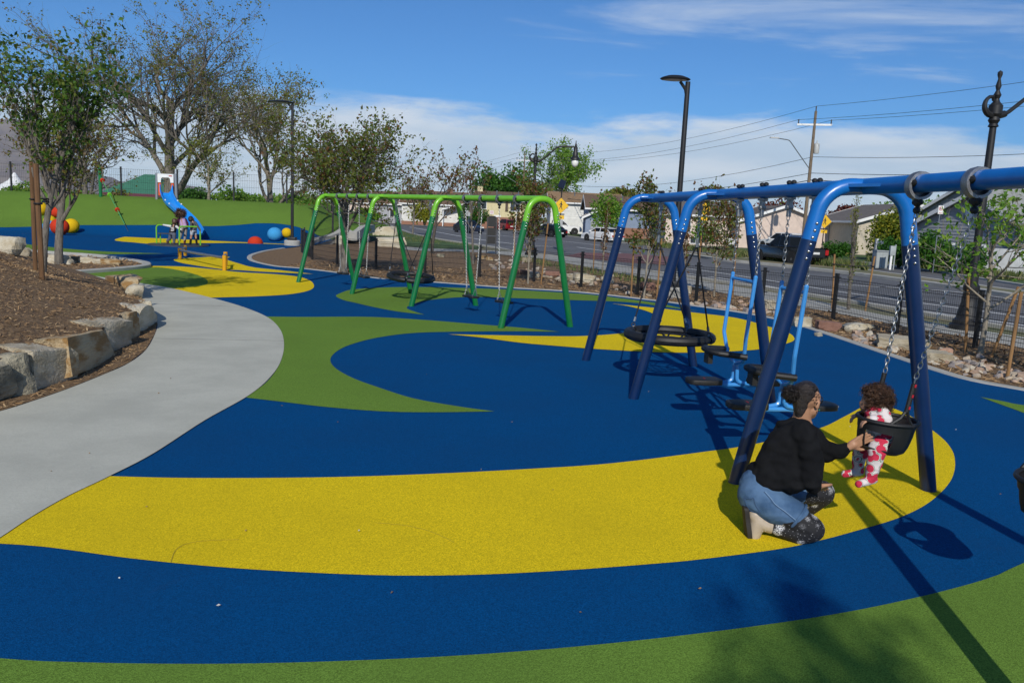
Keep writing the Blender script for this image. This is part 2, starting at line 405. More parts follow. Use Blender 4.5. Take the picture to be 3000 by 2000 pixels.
def scuffs(px, wid):
    return strip('scuff_mark', cr(gpts(px), 6, False), wid, .0062, .0012, scuff, parent=playground)
scuffs([(500, 1650), (520, 1608), (580, 1588), (700, 1582)], .004)
scuffs([(1100, 1533), (1180, 1540), (1260, 1558), (1330, 1590)], .004)

# ---- concrete path with joints
PATH_R = [(-120, 1650), (0, 1578), (95, 1515), (200, 1455), (321, 1397), (450, 1330), (600, 1233), (727, 1161), (790, 1108), (823, 1058), (832, 1005), (818, 962), (778, 927), (700, 896), (610, 871), (506, 846), (417, 831), (312, 815), (238, 801)]
PATH_L = [(225, 806), (287, 815), (340, 833), (400, 862), (412, 885), (430, 905), (446, 919), (461, 948), (454, 980), (427, 1027), (376, 1066), (303, 1099), (204, 1139), (96, 1177), (0, 1207), (-200, 1262)]
path_r = cr(gpts(PATH_R), 6, False); path_l = cr(gpts(PATH_L), 6, False)
path = sheet('path', path_r + path_l + [(-7.5, 5.6), (-6.5, 3.2)], .010, M_PATH, kind='structure')
JOINT = mat('joint_dark', (.11, .11, .10), .95)  # dark colour of the joint lines in path and garage doors
for a, b in (((455, 993), (834, 1000)), ((420, 890), (715, 900))):
    A, B = G(*a), G(*b)
    strip('expansion_joint', [(A.x, A.y), (B.x, B.y)], .008, .0102, .0018, JOINT, parent=path)

# ---- kerbs
ko = thing('kerb', '', ''); del ko['label'], ko['category']; ko['kind'] = 'structure'
strip('kerb_run', kin, .19, -.06, .075, M_CURB, parent=ko, side=-.5)
plan = [(20, 730), (74, 737), (179, 745), (298, 753.5), (387, 765.5), (431.5, 774), (443, 780), (430, 786), (357, 794), (238, 803)]
strip('kerb_run', cr(gpts(plan), 5, False), .26, -.06, .16, M_CURB, parent=ko, side=-.5)
HK = [Gh(*q) for q in [(903, 719), (919, 711), (955, 701), (984, 691), (1008, 679)]] + [Vector((-9.8, 48.5, 0)), Vector((-9.75, 51, 0)), Vector((-9.9, 55, 0))]
strip('kerb_run', cr([(q.x, q.y) for q in HK], 5, False), .35, -.35, .55, M_CURB, parent=ko, zf=hz)

# ---- mulch bed to the right, sidewalk, lawn, road
SIDE_B = [(3300, 1085), (3000, 1020), (2850, 990), (2655, 957), (2451, 917), (2300, 890), (2150, 864), (2000, 835), (1862, 809), (1750, 788), (1650, 769), (1569, 757), (1399, 739), (1250, 735), (1180, 730)]
SIDE_T = [(1180, 722), (1250, 727), (1399, 732), (1500, 736), (1569, 745), (1650, 750), (1750, 765), (1862, 788), (2000, 812), (2150, 838), (2300, 862), (2451, 893), (2655, 936), (2850, 967), (3000, 995), (3300, 1050)]
bed_poly = kin + [tuple(G(*q).xy) for q in SIDE_B + [(1100, 707), (1060, 690), (1030, 668), (984, 694), (907, 719)]]
bed = sheet('mulch_bed', bed_poly, -.012, M_SOIL, kind='structure')
sidewalk = sheet('sidewalk', cr(gpts(SIDE_B + SIDE_T), 3), .0, M_WALK, kind='structure')
lawn = sheet('lawn', gpts([(1040, 655), (1090, 652), (1130, 660), (1200, 684), (1300, 706), (1414, 722), (1405, 731), (1250, 726), (1150, 716), (1070, 702)]), -.008, M_LAWN, kind='structure')
ROAD_N = [(1060, 640), (1130, 655), (1200, 681), (1300, 702), (1414, 718), (1500, 733), (1600, 746), (1700, 760), (1850, 784), (2000, 806), (2150, 828), (2300, 850), (2500, 882), (2700, 914), (2850, 940), (3000, 964), (3500, 1050)]
ROAD_F = [(3500, 905), (3200, 860), (3000, 835), (2850, 812), (2706, 790), (2500, 765), (2300, 752), (2100, 736), (1900, 717), (1841, 712), (1740, 701), (1646, 689), (1532, 676), (1417, 664), (1302, 653.5), (1200, 643), (1095, 632), (1050, 630)]
road = sheet('road', gpts(ROAD_N + ROAD_F), -.052, M_ROAD, kind='structure')
lawn2 = sheet('verge', gpts([(3600, 915), (3200, 856), (3000, 831), (2850, 808), (2706, 786), (2500, 761), (2300, 748), (2100, 732), (1841, 708), (1646, 685), (1532, 672), (1302, 650), (1200, 640), (1200, 634), (1302, 641), (1532, 658), (1740, 675), (1900, 690), (2100, 703), (2300, 718), (2500, 730), (2706, 742), (3000, 765), (3600, 830)]), -.03, M_LAWN, kind='structure')
def line(px, wid=.14):
    return strip('lane_line', cr(gpts(px), 4, False), wid, -.050, .003, M_LINE, parent=road)
line([(1200, 664), (1427, 703), (1640, 722)], .2)
line([(1230, 659), (1427, 684), (1640, 704), (1800, 722)], .16)
line([(1690, 722), (1800, 737), (1900, 749)], .16)
line([(1960, 776), (2150, 802), (2400, 841), (2600, 870), (2800, 896), (3000, 923), (3400, 978)])
line([(1960, 791), (2150, 817), (2400, 861), (2600, 891), (2800, 919), (3000, 947), (3400, 1005)])
line([(2440, 828), (2687, 843), (2800, 851), (3000, 876), (3400, 928)], .10)
line([(2400, 888), (2566, 915), (2697, 935), (2800, 951), (3000, 983), (3400, 1045)], .10)
sheet('red_crossing', gpts([(1655, 748), (1700, 738), (1830, 740), (1990, 752), (1985, 775), (1830, 766)]), -.046, M_REDX, parent=road)
MED_F = [(1985, 742), (2115, 762), (2234, 774), (2377, 789), (2500, 803), (2600, 816), (2700, 829), (2850, 850), (3000, 872), (3300, 912)]
MED_B = [(3300, 896), (3000, 857), (2850, 836), (2700, 815), (2550, 795), (2450, 783), (2300, 768), (2115, 751), (1985, 736)]
med_poly = cr(gpts(MED_F + MED_B), 3)
median = sheet('median', med_poly, .075, M_DIRT, kind='structure')
strip('median_kerb', cr(gpts(MED_F), 4, False), .5, -.06, .145, M_CURB, parent=median, side=.5)
strip('median_kerb', cr(gpts(MED_B), 4, False), .3, -.06, .145, M_CURB, parent=median, side=.5)
strip('road_kerb', cr(gpts(ROAD_N[1:]), 3, False), .2, -.07, .10, M_CURB, parent=road)
strip('road_kerb', cr(gpts(ROAD_F[:-1]), 3, False), .25, -.07, .11, M_CURB, parent=road, side=-.5)
sheet('drive', gpts([(1640, 664), (1735, 699), (1790, 705), (1690, 664)]), -.026, M_WALK, parent=lawn2)
sheet('drive', gpts([(1925, 706), (2000, 727), (2110, 733), (2060, 706)]), -.026, M_WALK, parent=lawn2)
sheet('drive', gpts([(2245, 715), (2255, 748), (2390, 757), (2420, 722)]), -.026, M_WALK, parent=lawn2)

# ---- mulch mound behind the stone wall at the left
WALL = [G(*q).xy for q in [(-300, 1300), (-150, 1230), (0, 1170), (67, 1150), (169, 1118), (282, 1053), (338, 1021), (367, 990), (418, 960), (424, 930), (408, 885), (400, 864), (345, 836), (316, 827), (285, 816), (239, 803)]]
WALLC = cr([(q.x, q.y) for q in WALL] + [(-14.5, 23.2), (-20, 22), (-22, 12), (-14, 4), (-8, 3.5)], 5)
CEN = Vector((-14.0, 13.0))
def rim(y): return .40 - .32 * sstep(12.5, 16.5, y)
def mz(x, y):
    """height of the mound: rises from the wall towards its middle"""
    p = Vector((x, y)); best = 1e9
    if not inside(x, y, WALLC): return -1.0
    for a, b in zip(WALLC, WALLC[1:] + WALLC[:1]):
        a = Vector(a); b = Vector(b); ab = b - a; t = max(0, min(1, (p - a).dot(ab) / max(1e-9, ab.length_squared)))
        q = a + ab * t; d = (p - q).length
        if d < best: best = d; ry = q.y
    return rim(ry) + 1.45 * sstep(-1.5, 5.0, best) - 1.45 * sstep(-1.5, 5.0, 0) + .02 * noise.noise(Vector((x * 1.7, y * 1.7, 0)))
mv = []; mf = []; K = 14; n = len(WALLC)
for i, q in enumerate(WALLC):
    for k in range(K):
        t = (k / (K - 1)) ** 1.1 * .985
        p = Vector(q).lerp(CEN, t)
        if k == 0: z = rim(q[1]) - .03
        else: z = mz(p.x, p.y)
        mv.append((p.x, p.y, z))
mf = [(i * K + k, ((i + 1) % n) * K + k, ((i + 1) % n) * K + k + 1, i * K + k + 1) for i in range(n) for k in range(K - 1)]
mb = MB(); mb.add(mv, mf)
b0 = len(mb.v); mb.add([(q[0], q[1], -.02) for q in WALLC], []); mb.f += [(i * K, ((i + 1) % n) * K, b0 + (i + 1) % n, b0 + i) for i in range(n)]; mb.mi += [0] * n
mound = mb.build('mulch_mound', M_SOIL, kind='structure')
front_poly = [tuple(q) for q in WALLC[:60]] + [(x, y) for x, y in path_l][10:]
strip_poly = [tuple(G(*q).xy) for q in [(-300, 1300), (-200, 1262), (0, 1207), (96, 1177), (204, 1139), (303, 1099), (376, 1066), (427, 1027), (454, 980), (461, 948), (446, 919), (428, 900), (405, 900), (380, 950), (330, 990), (250, 1040), (150, 1090), (0, 1140), (-300, 1240)]]
sheet('mulch_strip', strip_poly, .014, M_SOIL, parent=mound)
planter_poly = cr(gpts([(30, 738), (179, 751), (298, 759), (380, 769), (425, 777), (432, 780), (350, 790), (235, 800), (170, 800), (60, 790), (-60, 760)]), 4)
planter = sheet('planter_bed', planter_poly, .05, M_SOIL, kind='structure')

def chips(name, pts, parent, smin, smax, seed):
    """slivers of shredded wood lying every way: little solid splinters"""
    rng = np.random.default_rng(seed); pts = np.array(pts); n = len(pts)
    L = rng.uniform(smin, smax, n) * rng.choice([1, 1, 1.8], n); W = L * rng.uniform(.10, .26, n); a = rng.uniform(0, 2 * pi, n); e = rng.normal(0, .28, n)
    d = np.stack([np.cos(a) * np.cos(e), np.sin(a) * np.cos(e), np.sin(e)], 1); s_ = np.stack([-np.sin(a), np.cos(a), rng.normal(0, .3, n)], 1)
    up = np.array([0, 0, 1.0]); h = (W * .45)[:, None]
    c = pts + np.stack([np.zeros(n), np.zeros(n), W * .35 + L * np.abs(np.sin(e)) * .45], 1)
    v0 = c - d * L[:, None] / 2; v1 = c + d * L[:, None] / 2
    v = np.stack([v0 - s_ * W[:, None] / 2, v0 + s_ * W[:, None] / 2, v1 + s_ * W[:, None] / 2, v1 - s_ * W[:, None] / 2, v0 * .5 + v1 * .5 + up * h], 1).reshape(-1, 3)
    b = (np.arange(n) * 5)[:, None]
    tri = np.array([[0, 1, 4], [1, 2, 4], [2, 3, 4], [3, 0, 4]])
    f = (b[:, :, None] + tri[None]).reshape(-1, 3)
    me = bpy.data.meshes.new(name); me.from_pydata(v.tolist(), [], f.tolist())
    for m in CHIP: me.materials.append(m)
    me.polygons.foreach_set('material_index', np.repeat(rng.choice(4, n, p=[.36, .30, .16, .18]), 4))
    return link(name, me, parent, kind='stuff')
rng = random.Random(5)
pts = []
while len(pts) < 38000:
    u = rng.uniform(-30, 470); v = rng.uniform(735, 1215) if rng.random() < .55 else rng.uniform(900, 1215)
    d = ray(u, v)
    q = Gh(u, v, lambda x, y: max(mz(x, y), .0) if y > 5 else 0, 6.2, 24) if False else None
    x = rng.uniform(-12.5, -4.8); y = rng.uniform(6.3, 17.5)
    if rng.random() > (9.0 / y) ** .8: continue
    z = mz(x, y)
    if z < 0:
        if not inside(x, y, strip_poly): continue
        z = .014
    pts.append((x, y, z))
chips('wood_chips', pts, mound, .014, .042, 1)
pts = []
bedc = [tuple(p) for p in bed_poly]
while len(pts) < 12000:
    x = rng.uniform(-8, 11); y = rng.uniform(10, 31)
    if rng.random() > (13.0 / y): continue
    if inside(x, y, bedc): pts.append((x, y, -.012))
chips('wood_chips', pts, bed, .03, .09, 2)
pts = []
while len(pts) < 1200:
    x = rng.uniform(-16, -8); y = rng.uniform(21, 28)
    if inside(x, y, planter_poly): pts.append((x, y, .05))
chips('wood_chips', pts, planter, .04, .10, 3)

# ---- mountains on the far left horizon
mv = []; mf = []; A, B = 60, 10
for i in range(A):
    u = -1400 + i * 2000 / (A - 1)
    top = max(0.02, (.094 if u < 0 else .094 - .084 * sstep(-60, 480, u)))
    top *= 1 + .22 * noise.noise(Vector((u * .006, 3, 0))) + .10 * noise.noise(Vector((u * .02, 7, 0)))
    for j in range(B):
        y = 7000 + j * 300; t = j / (B - 1)
        x = (u - 1500) / FPX * y
        z = top * y * t ** .8 * (1 + .25 * noise.noise(Vector((u * .012, j * .8, 2))))
        mv.append((x, y, z - 20))
mf = [(i * B + j, (i + 1) * B + j, (i + 1) * B + j + 1, i * B + j + 1) for i in range(A - 1) for j in range(B - 1)]
mb = MB(); mb.add(mv, mf)
mb.build('mountains', mat('mountain_scrub', (.24, .20, .165), .95, col2=(.16, .135, .125), vscale=.004, detail=8), kind='structure')

# the air: a thin even haze that pales the mountains
mb = MB(); mb.box((0, 7800, 690), (18400, 17000, 1440)); hz_ = mb.build('haze', [], kind='stuff', smooth=False)
hm = bpy.data.materials.new('haze_air'); hm.use_nodes = True; ht = hm.node_tree; ht.nodes.clear()
pv_ = N(ht, 'ShaderNodeVolumePrincipled'); pv_.inputs['Color'].default_value = (.80, .88, 1.0, 1); pv_.inputs['Density'].default_value = 2.6e-5; pv_.inputs['Anisotropy'].default_value = .2
ho = N(ht, 'ShaderNodeOutputMaterial'); ht.links.new(pv_.outputs[0], ho.inputs['Volume']); hz_.data.materials.clear(); hz_.data.materials.append(hm)

# ================================================================== swing sets
STEEL = mat('galvanised_steel', (.40, .41, .41), .42, 1.0, var=.35, vscale=20)
DARKST = mat('dark_cast_steel', (.09, .09, .095), .45, .6, var=.3, vscale=30)
GREYST = mat('grey_cast_metal', (.34, .345, .35), .42, .8, var=.3, vscale=25, bump=.3, bscale=120)
BLACK = mat('black_rubber', (.010, .010, .011), .55, var=.4, vscale=12, bump=.25, bscale=160)
BLACKP = mat('black_powder_coat', (.012, .012, .013), .5, var=.3, vscale=15)
PAINT = {}
for nm, c in dict(sky=(.006, .140, .47), navy=(.0012, .017, .075), lime=(.165, .47, .022), green=(.004, .145, .036), pale=(.045, .26, .64)).items():
    PAINT[nm] = mat('painted_steel_' + nm, c, .33, var=.14, vscale=5, spec=.5, coat=.15)
BOLT = MB(); BOLT.lathe([(.0, 0), (.013, 0), (.013, .003), (.010, .009), (.005, .012), (0, .0122)], 8); BOLT_ME = BOLT.mesh('bolt', mat('bolt_steel', (.62, .61, .58), .25, 1.0))

def fillet(pts, r, k=7):
    out = [Vector(pts[0])]
    for i in range(1, len(pts) - 1):
        p = Vector(pts[i]); a = (Vector(pts[i - 1]) - p); b = (Vector(pts[i + 1]) - p)
        la, lb = a.length, b.length; a.normalize(); b.normalize()
        th = a.angle(b); d = min(r / math.tan(th / 2), la * .49, lb * .49); rr = d * math.tan(th / 2)
        cdir = (a + b).normalized(); c = p + cdir * (rr / sin(th / 2)); s0 = p + a * d; s1 = p + b * d
        for j in range(k + 1):
            t = j / k; q = (s0 - c).lerp(s1 - c, t).normalized() * rr + c
            out.append(q)
    out.append(Vector(pts[-1]))
    return out
TOPZ = 2.4
def a_frame(root, Nf, Ff, upper, lower, wc, r, bolts):
    Nf = Vector(Nf); Ff = Vector(Ff); c = (Nf + Ff) / 2; nrm = (Nf - Ff).normalized()
    up = Vector((0, 0, TOPZ))
    cN, cF = c + nrm * wc + up, c - nrm * wc + up
    zs = 1.97 / TOPZ
    sN, sF = Nf.lerp(cN, zs), Ff.lerp(cF, zs)
    mb = MB(); mb.tube(fillet([sN, cN, cF, sF], .30, 9), r, 16)
    # gusset plates where the rail joins
    arch = mb.build('arch', upper, root, ang=1.0)
    for foot, spt, cc in ((Nf, sN, cN), (Ff, sF, cF)):
        d = (spt - foot).normalized(); mb = MB()
        mb.tube([foot - d * .05, spt + d * .004], r * 1.03, 16); mb.build('leg', lower, arch)
        if bolts:
            side = Vector((-nrm.y, nrm.x, 0))
            for sg in (-1, 1):
                for k in range(-3, 3):
                    p = spt + d * (.055 * (k + .5)) + side * sg * r * 1.0
                    o = link('bolt', BOLT_ME, arch); o.rotation_mode = 'QUATERNION'
                    q = (side * sg).to_track_quat('Z', 'Y')
                    o.matrix_basis = Matrix.Translation(p) @ q.to_matrix().to_4x4() @ Matrix.Scale(bolts, 4)
    return arch, c
def rail(root, a, b, m, r):
    d = (b - a).normalized(); mb = MB(); mb.tube([a, b], r, 18)
    mb.build('top_rail', m, root)
    mb = MB(); side = Vector((-d.y, d.x, 0))
    for e, sg in ((a, 1), (b, -1)):
        for s2 in (-1, 1):
            tri = [e + d * sg * .02 + side * s2 * r * .8, e + d * sg * .30 + side * s2 * r * .98, e + d * sg * .02 + side * s2 * (r + .11)]
            mb.add([p + Vector((0, 0, .012)) for p in tri] + [p - Vector((0, 0, .012)) for p in tri], [(0, 1, 2), (5, 4, 3), (0, 3, 4, 1), (1, 4, 5, 2), (2, 5, 3, 0)])
    mb.build('gusset', m, root, smooth=False)
def on_rail(u, a, d, lo=-2, hi=14):
    for _ in range(50):
        m_ = (lo + hi) / 2
        if P(a + d * m_)[0] < u: lo = m_
        else: hi = m_
    return a + d * lo
def ring_hanger(root, p, d, r, swing=0.0):
    """cast ring round the rail with rubber buffers and a ball pivot below"""
    q = d.to_track_quat('Z', 'Y').to_matrix(); mb = MB()
    prof = [(r + .014, -.03), (r + .034, -.03), (r + .038, 0), (r + .034, .03), (r + .014, .03)]
    mb.lathe(prof + [prof[0]], 22, p - Vector((0, 0, .016)), q); ring = mb.build('hanger_ring', GREYST, root)
    mb = MB(); side = Vector((-d.y, d.x, 0))
    for s2 in (-1, 1):
        mb = MB(); mb.tube([p + side * s2 * r * .93 - d * .06, p + side * s2 * r * .93 - d * .035, p + side * s2 * r * .93 + d * .035, p + side * s2 * r * .93 + d * .06], [.008, .026, .026, .008], 8); mb.build('buffer', BLACK, ring)
    mb = MB(); z = p.z - r - .065
    mb.ball((p.x, p.y, z), (.030, .030, .034), 10); mb.tube([(p.x, p.y, z), (p.x, p.y, z - .055)], .012, 6); mb.ball((p.x, p.y, z - .055), .026, 10)
    mb.ball(Vector((p.x, p.y, z)) + d * .03, .022, 8); mb.ball(Vector((p.x, p.y, z)) - d * .03, .022, 8)
    mb.build('pivot', BLACK, ring)
    return Vector((p.x, p.y, z - .075))
def clamp_hanger(root, p, d, r):
    mb = MB(); mb.M = Matrix.Translation(p) @ d.to_track_quat('X', 'Z').to_matrix().to_4x4()
    mb.box((0, 0, -r - .01), (.13, .05, .02)); mb.box((0, 0, -r - .055), (.05, .04, .08)); mb.lathe([(0, -.03), (.026, -.03), (.026, .03), (0, .03)], 10, (0, 0, -r - .09), Matrix.Rotation(pi / 2, 3, 'X'))
    mb.box((0, 0, -r - .14), (.036, .03, .07)); o = mb.build('hanger', GREYST, root)
    mb = MB(); mb.M = Matrix.Translation(p) @ d.to_track_quat('X', 'Z').to_matrix().to_4x4()
    for s2 in (-1, 1):
        mb = MB(); mb.M = Matrix.Translation(p) @ d.to_track_quat('X', 'Z').to_matrix().to_4x4(); mb.ball((s2 * .045, 0, r + .012), (.026, .026, .022), 10); mb.build('cap', BLACK, o)
    return p - Vector((0, 0, r + .17))
LK = MB(); LK.torus((0, 0, 0), .013, .0036, n=10, m=5, sy=1.75); LINK_ME = LK.mesh('link', STEEL)
def chain(root, a, b, solo=True, pitch=.036, sc=1.0):
    """welded links, every second one turned a quarter"""
    a = Vector(a); b = Vector(b); d = b - a; n = max(2, round(d.length / (pitch * sc)))
    q = d.to_track_quat('Y', 'Z').to_matrix().to_4x4()
    if solo:
        ch = bpy.data.objects.new('chain', None); COL.objects.link(ch); ch.empty_display_size = .05
        ch.parent = root; ch.matrix_parent_inverse = wm(root).inverted(); ch.location = a
        inv = wm(ch).inverted()
        for i in range(n):
            o = bpy.data.objects.new('link', LINK_ME); COL.objects.link(o); o.parent = ch
            o.matrix_basis = inv @ Matrix.Translation(a + d * ((i + .5) / n)) @ q @ Matrix.Rotation(pi / 2 * (i % 2), 4, 'Y') @ Matrix.Scale(sc, 4)
        return ch
    mb = MB()
    for i in range(n):
        mb.M = Matrix.Translation(a + d * ((i + .5) / n)) @ q @ Matrix.Rotation(pi / 2 * (i % 2), 4, 'Y') @ Matrix.Scale(sc, 4)
        mb.torus((0, 0, 0), .013, .0042, n=8, m=4, sy=1.8)
    return mb.build('chain', STEEL, root, kind='stuff')
def nest(root, c, R, hang, d, tilt=0.0, rr=.062):
    """round basket: padded rim of four sections, knotted net, ropes to two hangers"""
    side = Vector((-d.y, d.x, 0))
    M = Matrix.Translation(c) @ Matrix(((d.x, side.x, 0, 0), (d.y, side.y, 0, 0), (0, 0, 1, 0), (0, 0, 0, 1))) @ Matrix.Rotation(tilt, 4, 'Y')
    for k in range(4):
        mb = MB(); mb.M = M @ Matrix.Rotation(k * pi / 2 + .04 + pi / 4, 4, 'Z')
        a1 = pi / 2 - .08; pts = [Vector((R * cos(a1 * i / 12), R * sin(a1 * i / 12), 0)) for i in range(13)]
        mb.tube(pts, [rr * .8] + [rr] * 11 + [rr * .8], 10); mb.build('rim_section', BLACK, root)
    mb = MB(); mb.M = M
    zz = lambda q: .0 - .07 * (1 - min(1, q / R) ** 2)
    ri = R * .46
    for k in range(16):
        a0_ = 2 * pi * k / 16; a1_ = a0_ + (.16 if k % 2 else -.16)
        mb.tube([(R * cos(a0_), R * sin(a0_), 0), (ri * cos(a1_), ri * sin(a1_), zz(ri))], .012, 5, cap=False)
    for rr_ in (ri, R * .74): mb.torus((0, 0, zz(rr_)), rr_, .014, n=24, m=5)
    for k in range(-2, 3):
        off = k * ri / 2.6; h = math.sqrt(max(0, ri * ri - off * off))
        for ax in (0, 1): mb.tube([(t_, off, zz(hypot(t_, off))) if ax else (off, t_, zz(hypot(t_, off))) for t_ in (-h, -h / 2, 0, h / 2, h)], .010, 5, cap=False)
    mb.build('net', BLACK, root)
    anch = [M @ Vector((sx * R * .72, sy * R * .72, rr * .8)) for sx in (-1, 1) for sy in (-1, 1)]
    for i, h in enumerate(hang):
        low = h - Vector((0, 0, .28)); chain(root, h, low, False, sc=1.1)
        mb = MB(); mb.tube([low, low - Vector((0, 0, .10))], .02, 8); mb.build('ferrule', STEEL, root)
        for a_ in (anch[i * 2], anch[i * 2 + 1]):
            b_ = a_ + (low - a_).normalized() * .14
            mb = MB(); mb.tube([low - Vector((0, 0, .08)), b_], .011, 6); rp = mb.build('rope', BLACK, root)
            mb = MB(); mb.tube([b_, b_ - (b_ - a_) * .45], .017, 8); mb.build('crimp', STEEL, rp)
            mb = MB(); mb.torus(a_ + (b_ - a_) * .22, .024, .008, Matrix.Rotation(pi / 2, 3, 'X') , n=10, m=5); mb.build('shackle', DARKST, rp)
def belt(root, c, d, h0, h1, w=.42, solo=False):
    side = Vector((-d.y, d.x, 0)); mb = MB()
    M = Matrix.Translation(c) @ Matrix(((d.x, side.x, 0, 0), (d.y, side.y, 0, 0), (0, 0, 1, 0), (0, 0, 0, 1)))
    out = [(-w / 2, -.07), (-w / 2 + .03, -.095), (-.06, -.075), (.06, -.075), (w / 2 - .03, -.095), (w / 2, -.07), (w / 2, .07), (w / 2 - .03, .095), (.06, .075), (-.06, .075), (-w / 2 + .03, .095), (-w / 2, .07)]
    mb.prism(cr(out, 3), .042, M @ Matrix.Translation((0, 0, -.02))); seat = mb.build('seat', BLACK, root); bevel(seat, .008)
    for hp, sx in ((h0, -1), (h1, 1)):
        e = M @ Vector((sx * (w / 2 - .04), 0, .03)); kn = e + (hp - e).normalized() * .16
        chain(root, hp, kn, solo, sc=.92)
        for sy in (-1, 1): chain(root, kn, M @ Vector((sx * (w / 2 - .05), sy * .06, .02)), solo, sc=.85)

# ---- blue swing set
BF = [((1716, 1055), (2031, 1072)), ((1856, 1167), (2259, 1187)), ((2155, 1414), (2720, 1436))]
BF = [(G(*a), G(*b)) for a, b in BF]
dB = Vector((cos(-1.4345), sin(-1.4345), 0))
BF.append((Vector((2.28, 2.98, 0)), Vector((3.88, 3.02, 0))))
blue = thing('blue_swing_set', 'blue steel swing set with navy legs standing on the yellow and blue rubber', 'swing set', (BF[1][0] + BF[1][1]) / 2)
cs = []
for i, (a, b) in enumerate(BF):
    ar, c = a_frame(blue, a, b, PAINT['sky'], PAINT['navy'], .31, .059, 1.0)
    cs.append(c + Vector((0, 0, TOPZ)))
for a, b in zip(cs, cs[1:]): rail(blue, a, b, PAINT['sky'], .062)
a0, d0 = cs[0], (cs[2] - cs[0]).normalized()
# nest swing, first bay
hs = [on_rail(u, a0, d0) for u in (1938, 2054)]
hp = [clamp_hanger(blue, p, d0, .062) for p in hs]
mid = (hs[0] + hs[1]) / 2
cn = Y(1988, 985, mid.y - .05); cn = Vector((mid.x, mid.y, cn.z))
t = thing('basket_swing', 'round black net basket swing hanging from the blue swing set', 'basket swing', cn - Vector((0, 0, .15)), group='basket swings')
nest(t, cn, .54, hp, d0)
# two double-seat gliders, second bay
RED = mat('red_mark', (.35, .01, .02), .5)
def glider(us, vpad, label):
    hsx = [on_rail(u, a0, d0) for u in us]; hpx = [clamp_hanger(blue, p, d0, .062) for p in hsx]
    m_ = (hpx[0] + hpx[1]) / 2; side = Vector((-d0.y, d0.x, 0))
    zpad = Y(P(m_)[0], vpad, m_.y).z
    root = thing('double_seat_swing', label, 'swing', (m_.x, m_.y, zpad), group='double seat swings on the blue set')
    def q(x, y, z): return Vector((m_.x, m_.y, 0)) + d0 * x + side * y + Vector((0, 0, z))
    hw = (hpx[1] - hpx[0]).length / 2; zt = 1.56
    # the seat frame: two bent uprights, cross bar, lower yoke, stem and foot bar
    for sx, h in ((-1, hpx[0]), (1, hpx[1])):
        chain(root, h, q(sx * hw, 0, zt + .02))
        up = fillet([q(sx * hw, 0, zt), q(sx * hw * 1.0, -.045, zpad + .52), q(sx * hw * .72, -.01, zpad + .27), q(0, 0, zpad + .22)], .10, 5)
        mb = MB(); mb.tube(up, .020, 9); mb.ball(up[0], .022, 8); mb.build('upright', PAINT['pale'], root)
    mb = MB(); mb.tube([q(-hw, 0, zt - .05), q(hw, 0, zt - .05)], .018, 8); mb.build('cross_bar', PAINT['pale'], root)
    for sx in (-1, 1):
        mb = MB(); mb.tube(fillet([q(sx * .03, 0, zpad + .23), q(sx * .03, sx * .01, zpad + .03), q(sx * .02, sx * .22, zpad - .01)], .06, 5), .021, 8)
        mb.build('stem', PAINT['pale'], root)
    mb = MB(); mb.tube([q(0, -.34, zpad - .01), q(0, .34, zpad - .01)], .022, 8); mb.build('foot_bar', PAINT['pale'], root)
    pad = [(-.10, 0), (-.085, .09), (-.05, .12), (-.05, .30), (0, .36), (.05, .34), (.085, .25), (.085, .10), (.06, 0)]
    for sy in (-1, 1):
        mb = MB(); poly = cr([(x, y + .16) for x, y in [(-.07, 0), (-.12, .06), (-.12, .28), (-.07, .36), (.07, .36), (.12, .28), (.12, .06), (.07, 0)]], 2)
        M = Matrix.Translation(q(0, 0, zpad)) @ Matrix(((d0.x, side.x * sy, 0, 0), (d0.y, side.y * sy, 0, 0), (0, 0, 1, 0), (0, 0, 0, 1)))
        mb.prism(poly, .055, M); o = mb.build('seat_pad', BLACK, root); bevel(o, .014)
        mb = MB(); mb.M = M; mb.box((0, .34, .056), (.05, .008, .004)); mb.build('maker_mark', RED, o)
    # padded U rest around the rider, open to one side
    pts = [q(-hw * .9, 0, zpad + .33), q(-.17, -.26, zpad + .35), q(-.10, -.33, zpad + .36), q(.10, -.33, zpad + .36), q(.17, -.26, zpad + .35), q(hw * .9, 0, zpad + .33)]
    mb = MB(); mb.tube(fillet(pts, .08, 4), .036, 10, flat=.9); u_ = mb.build('padded_rest', BLACK, root)
    mb = MB(); mb.box(q(0, -.31, zpad + .28), (.12, .05, .12), rz=atan2(d0.y, d0.x)); mb.build('rest_bracket', BLACK, u_)
glider((2168, 2237), 1126, 'pale blue two seat swing with black pads, the one beside the basket swing')
glider((2317, 2392), 1198, 'pale blue two seat swing with black pads, the one behind the kneeling woman')
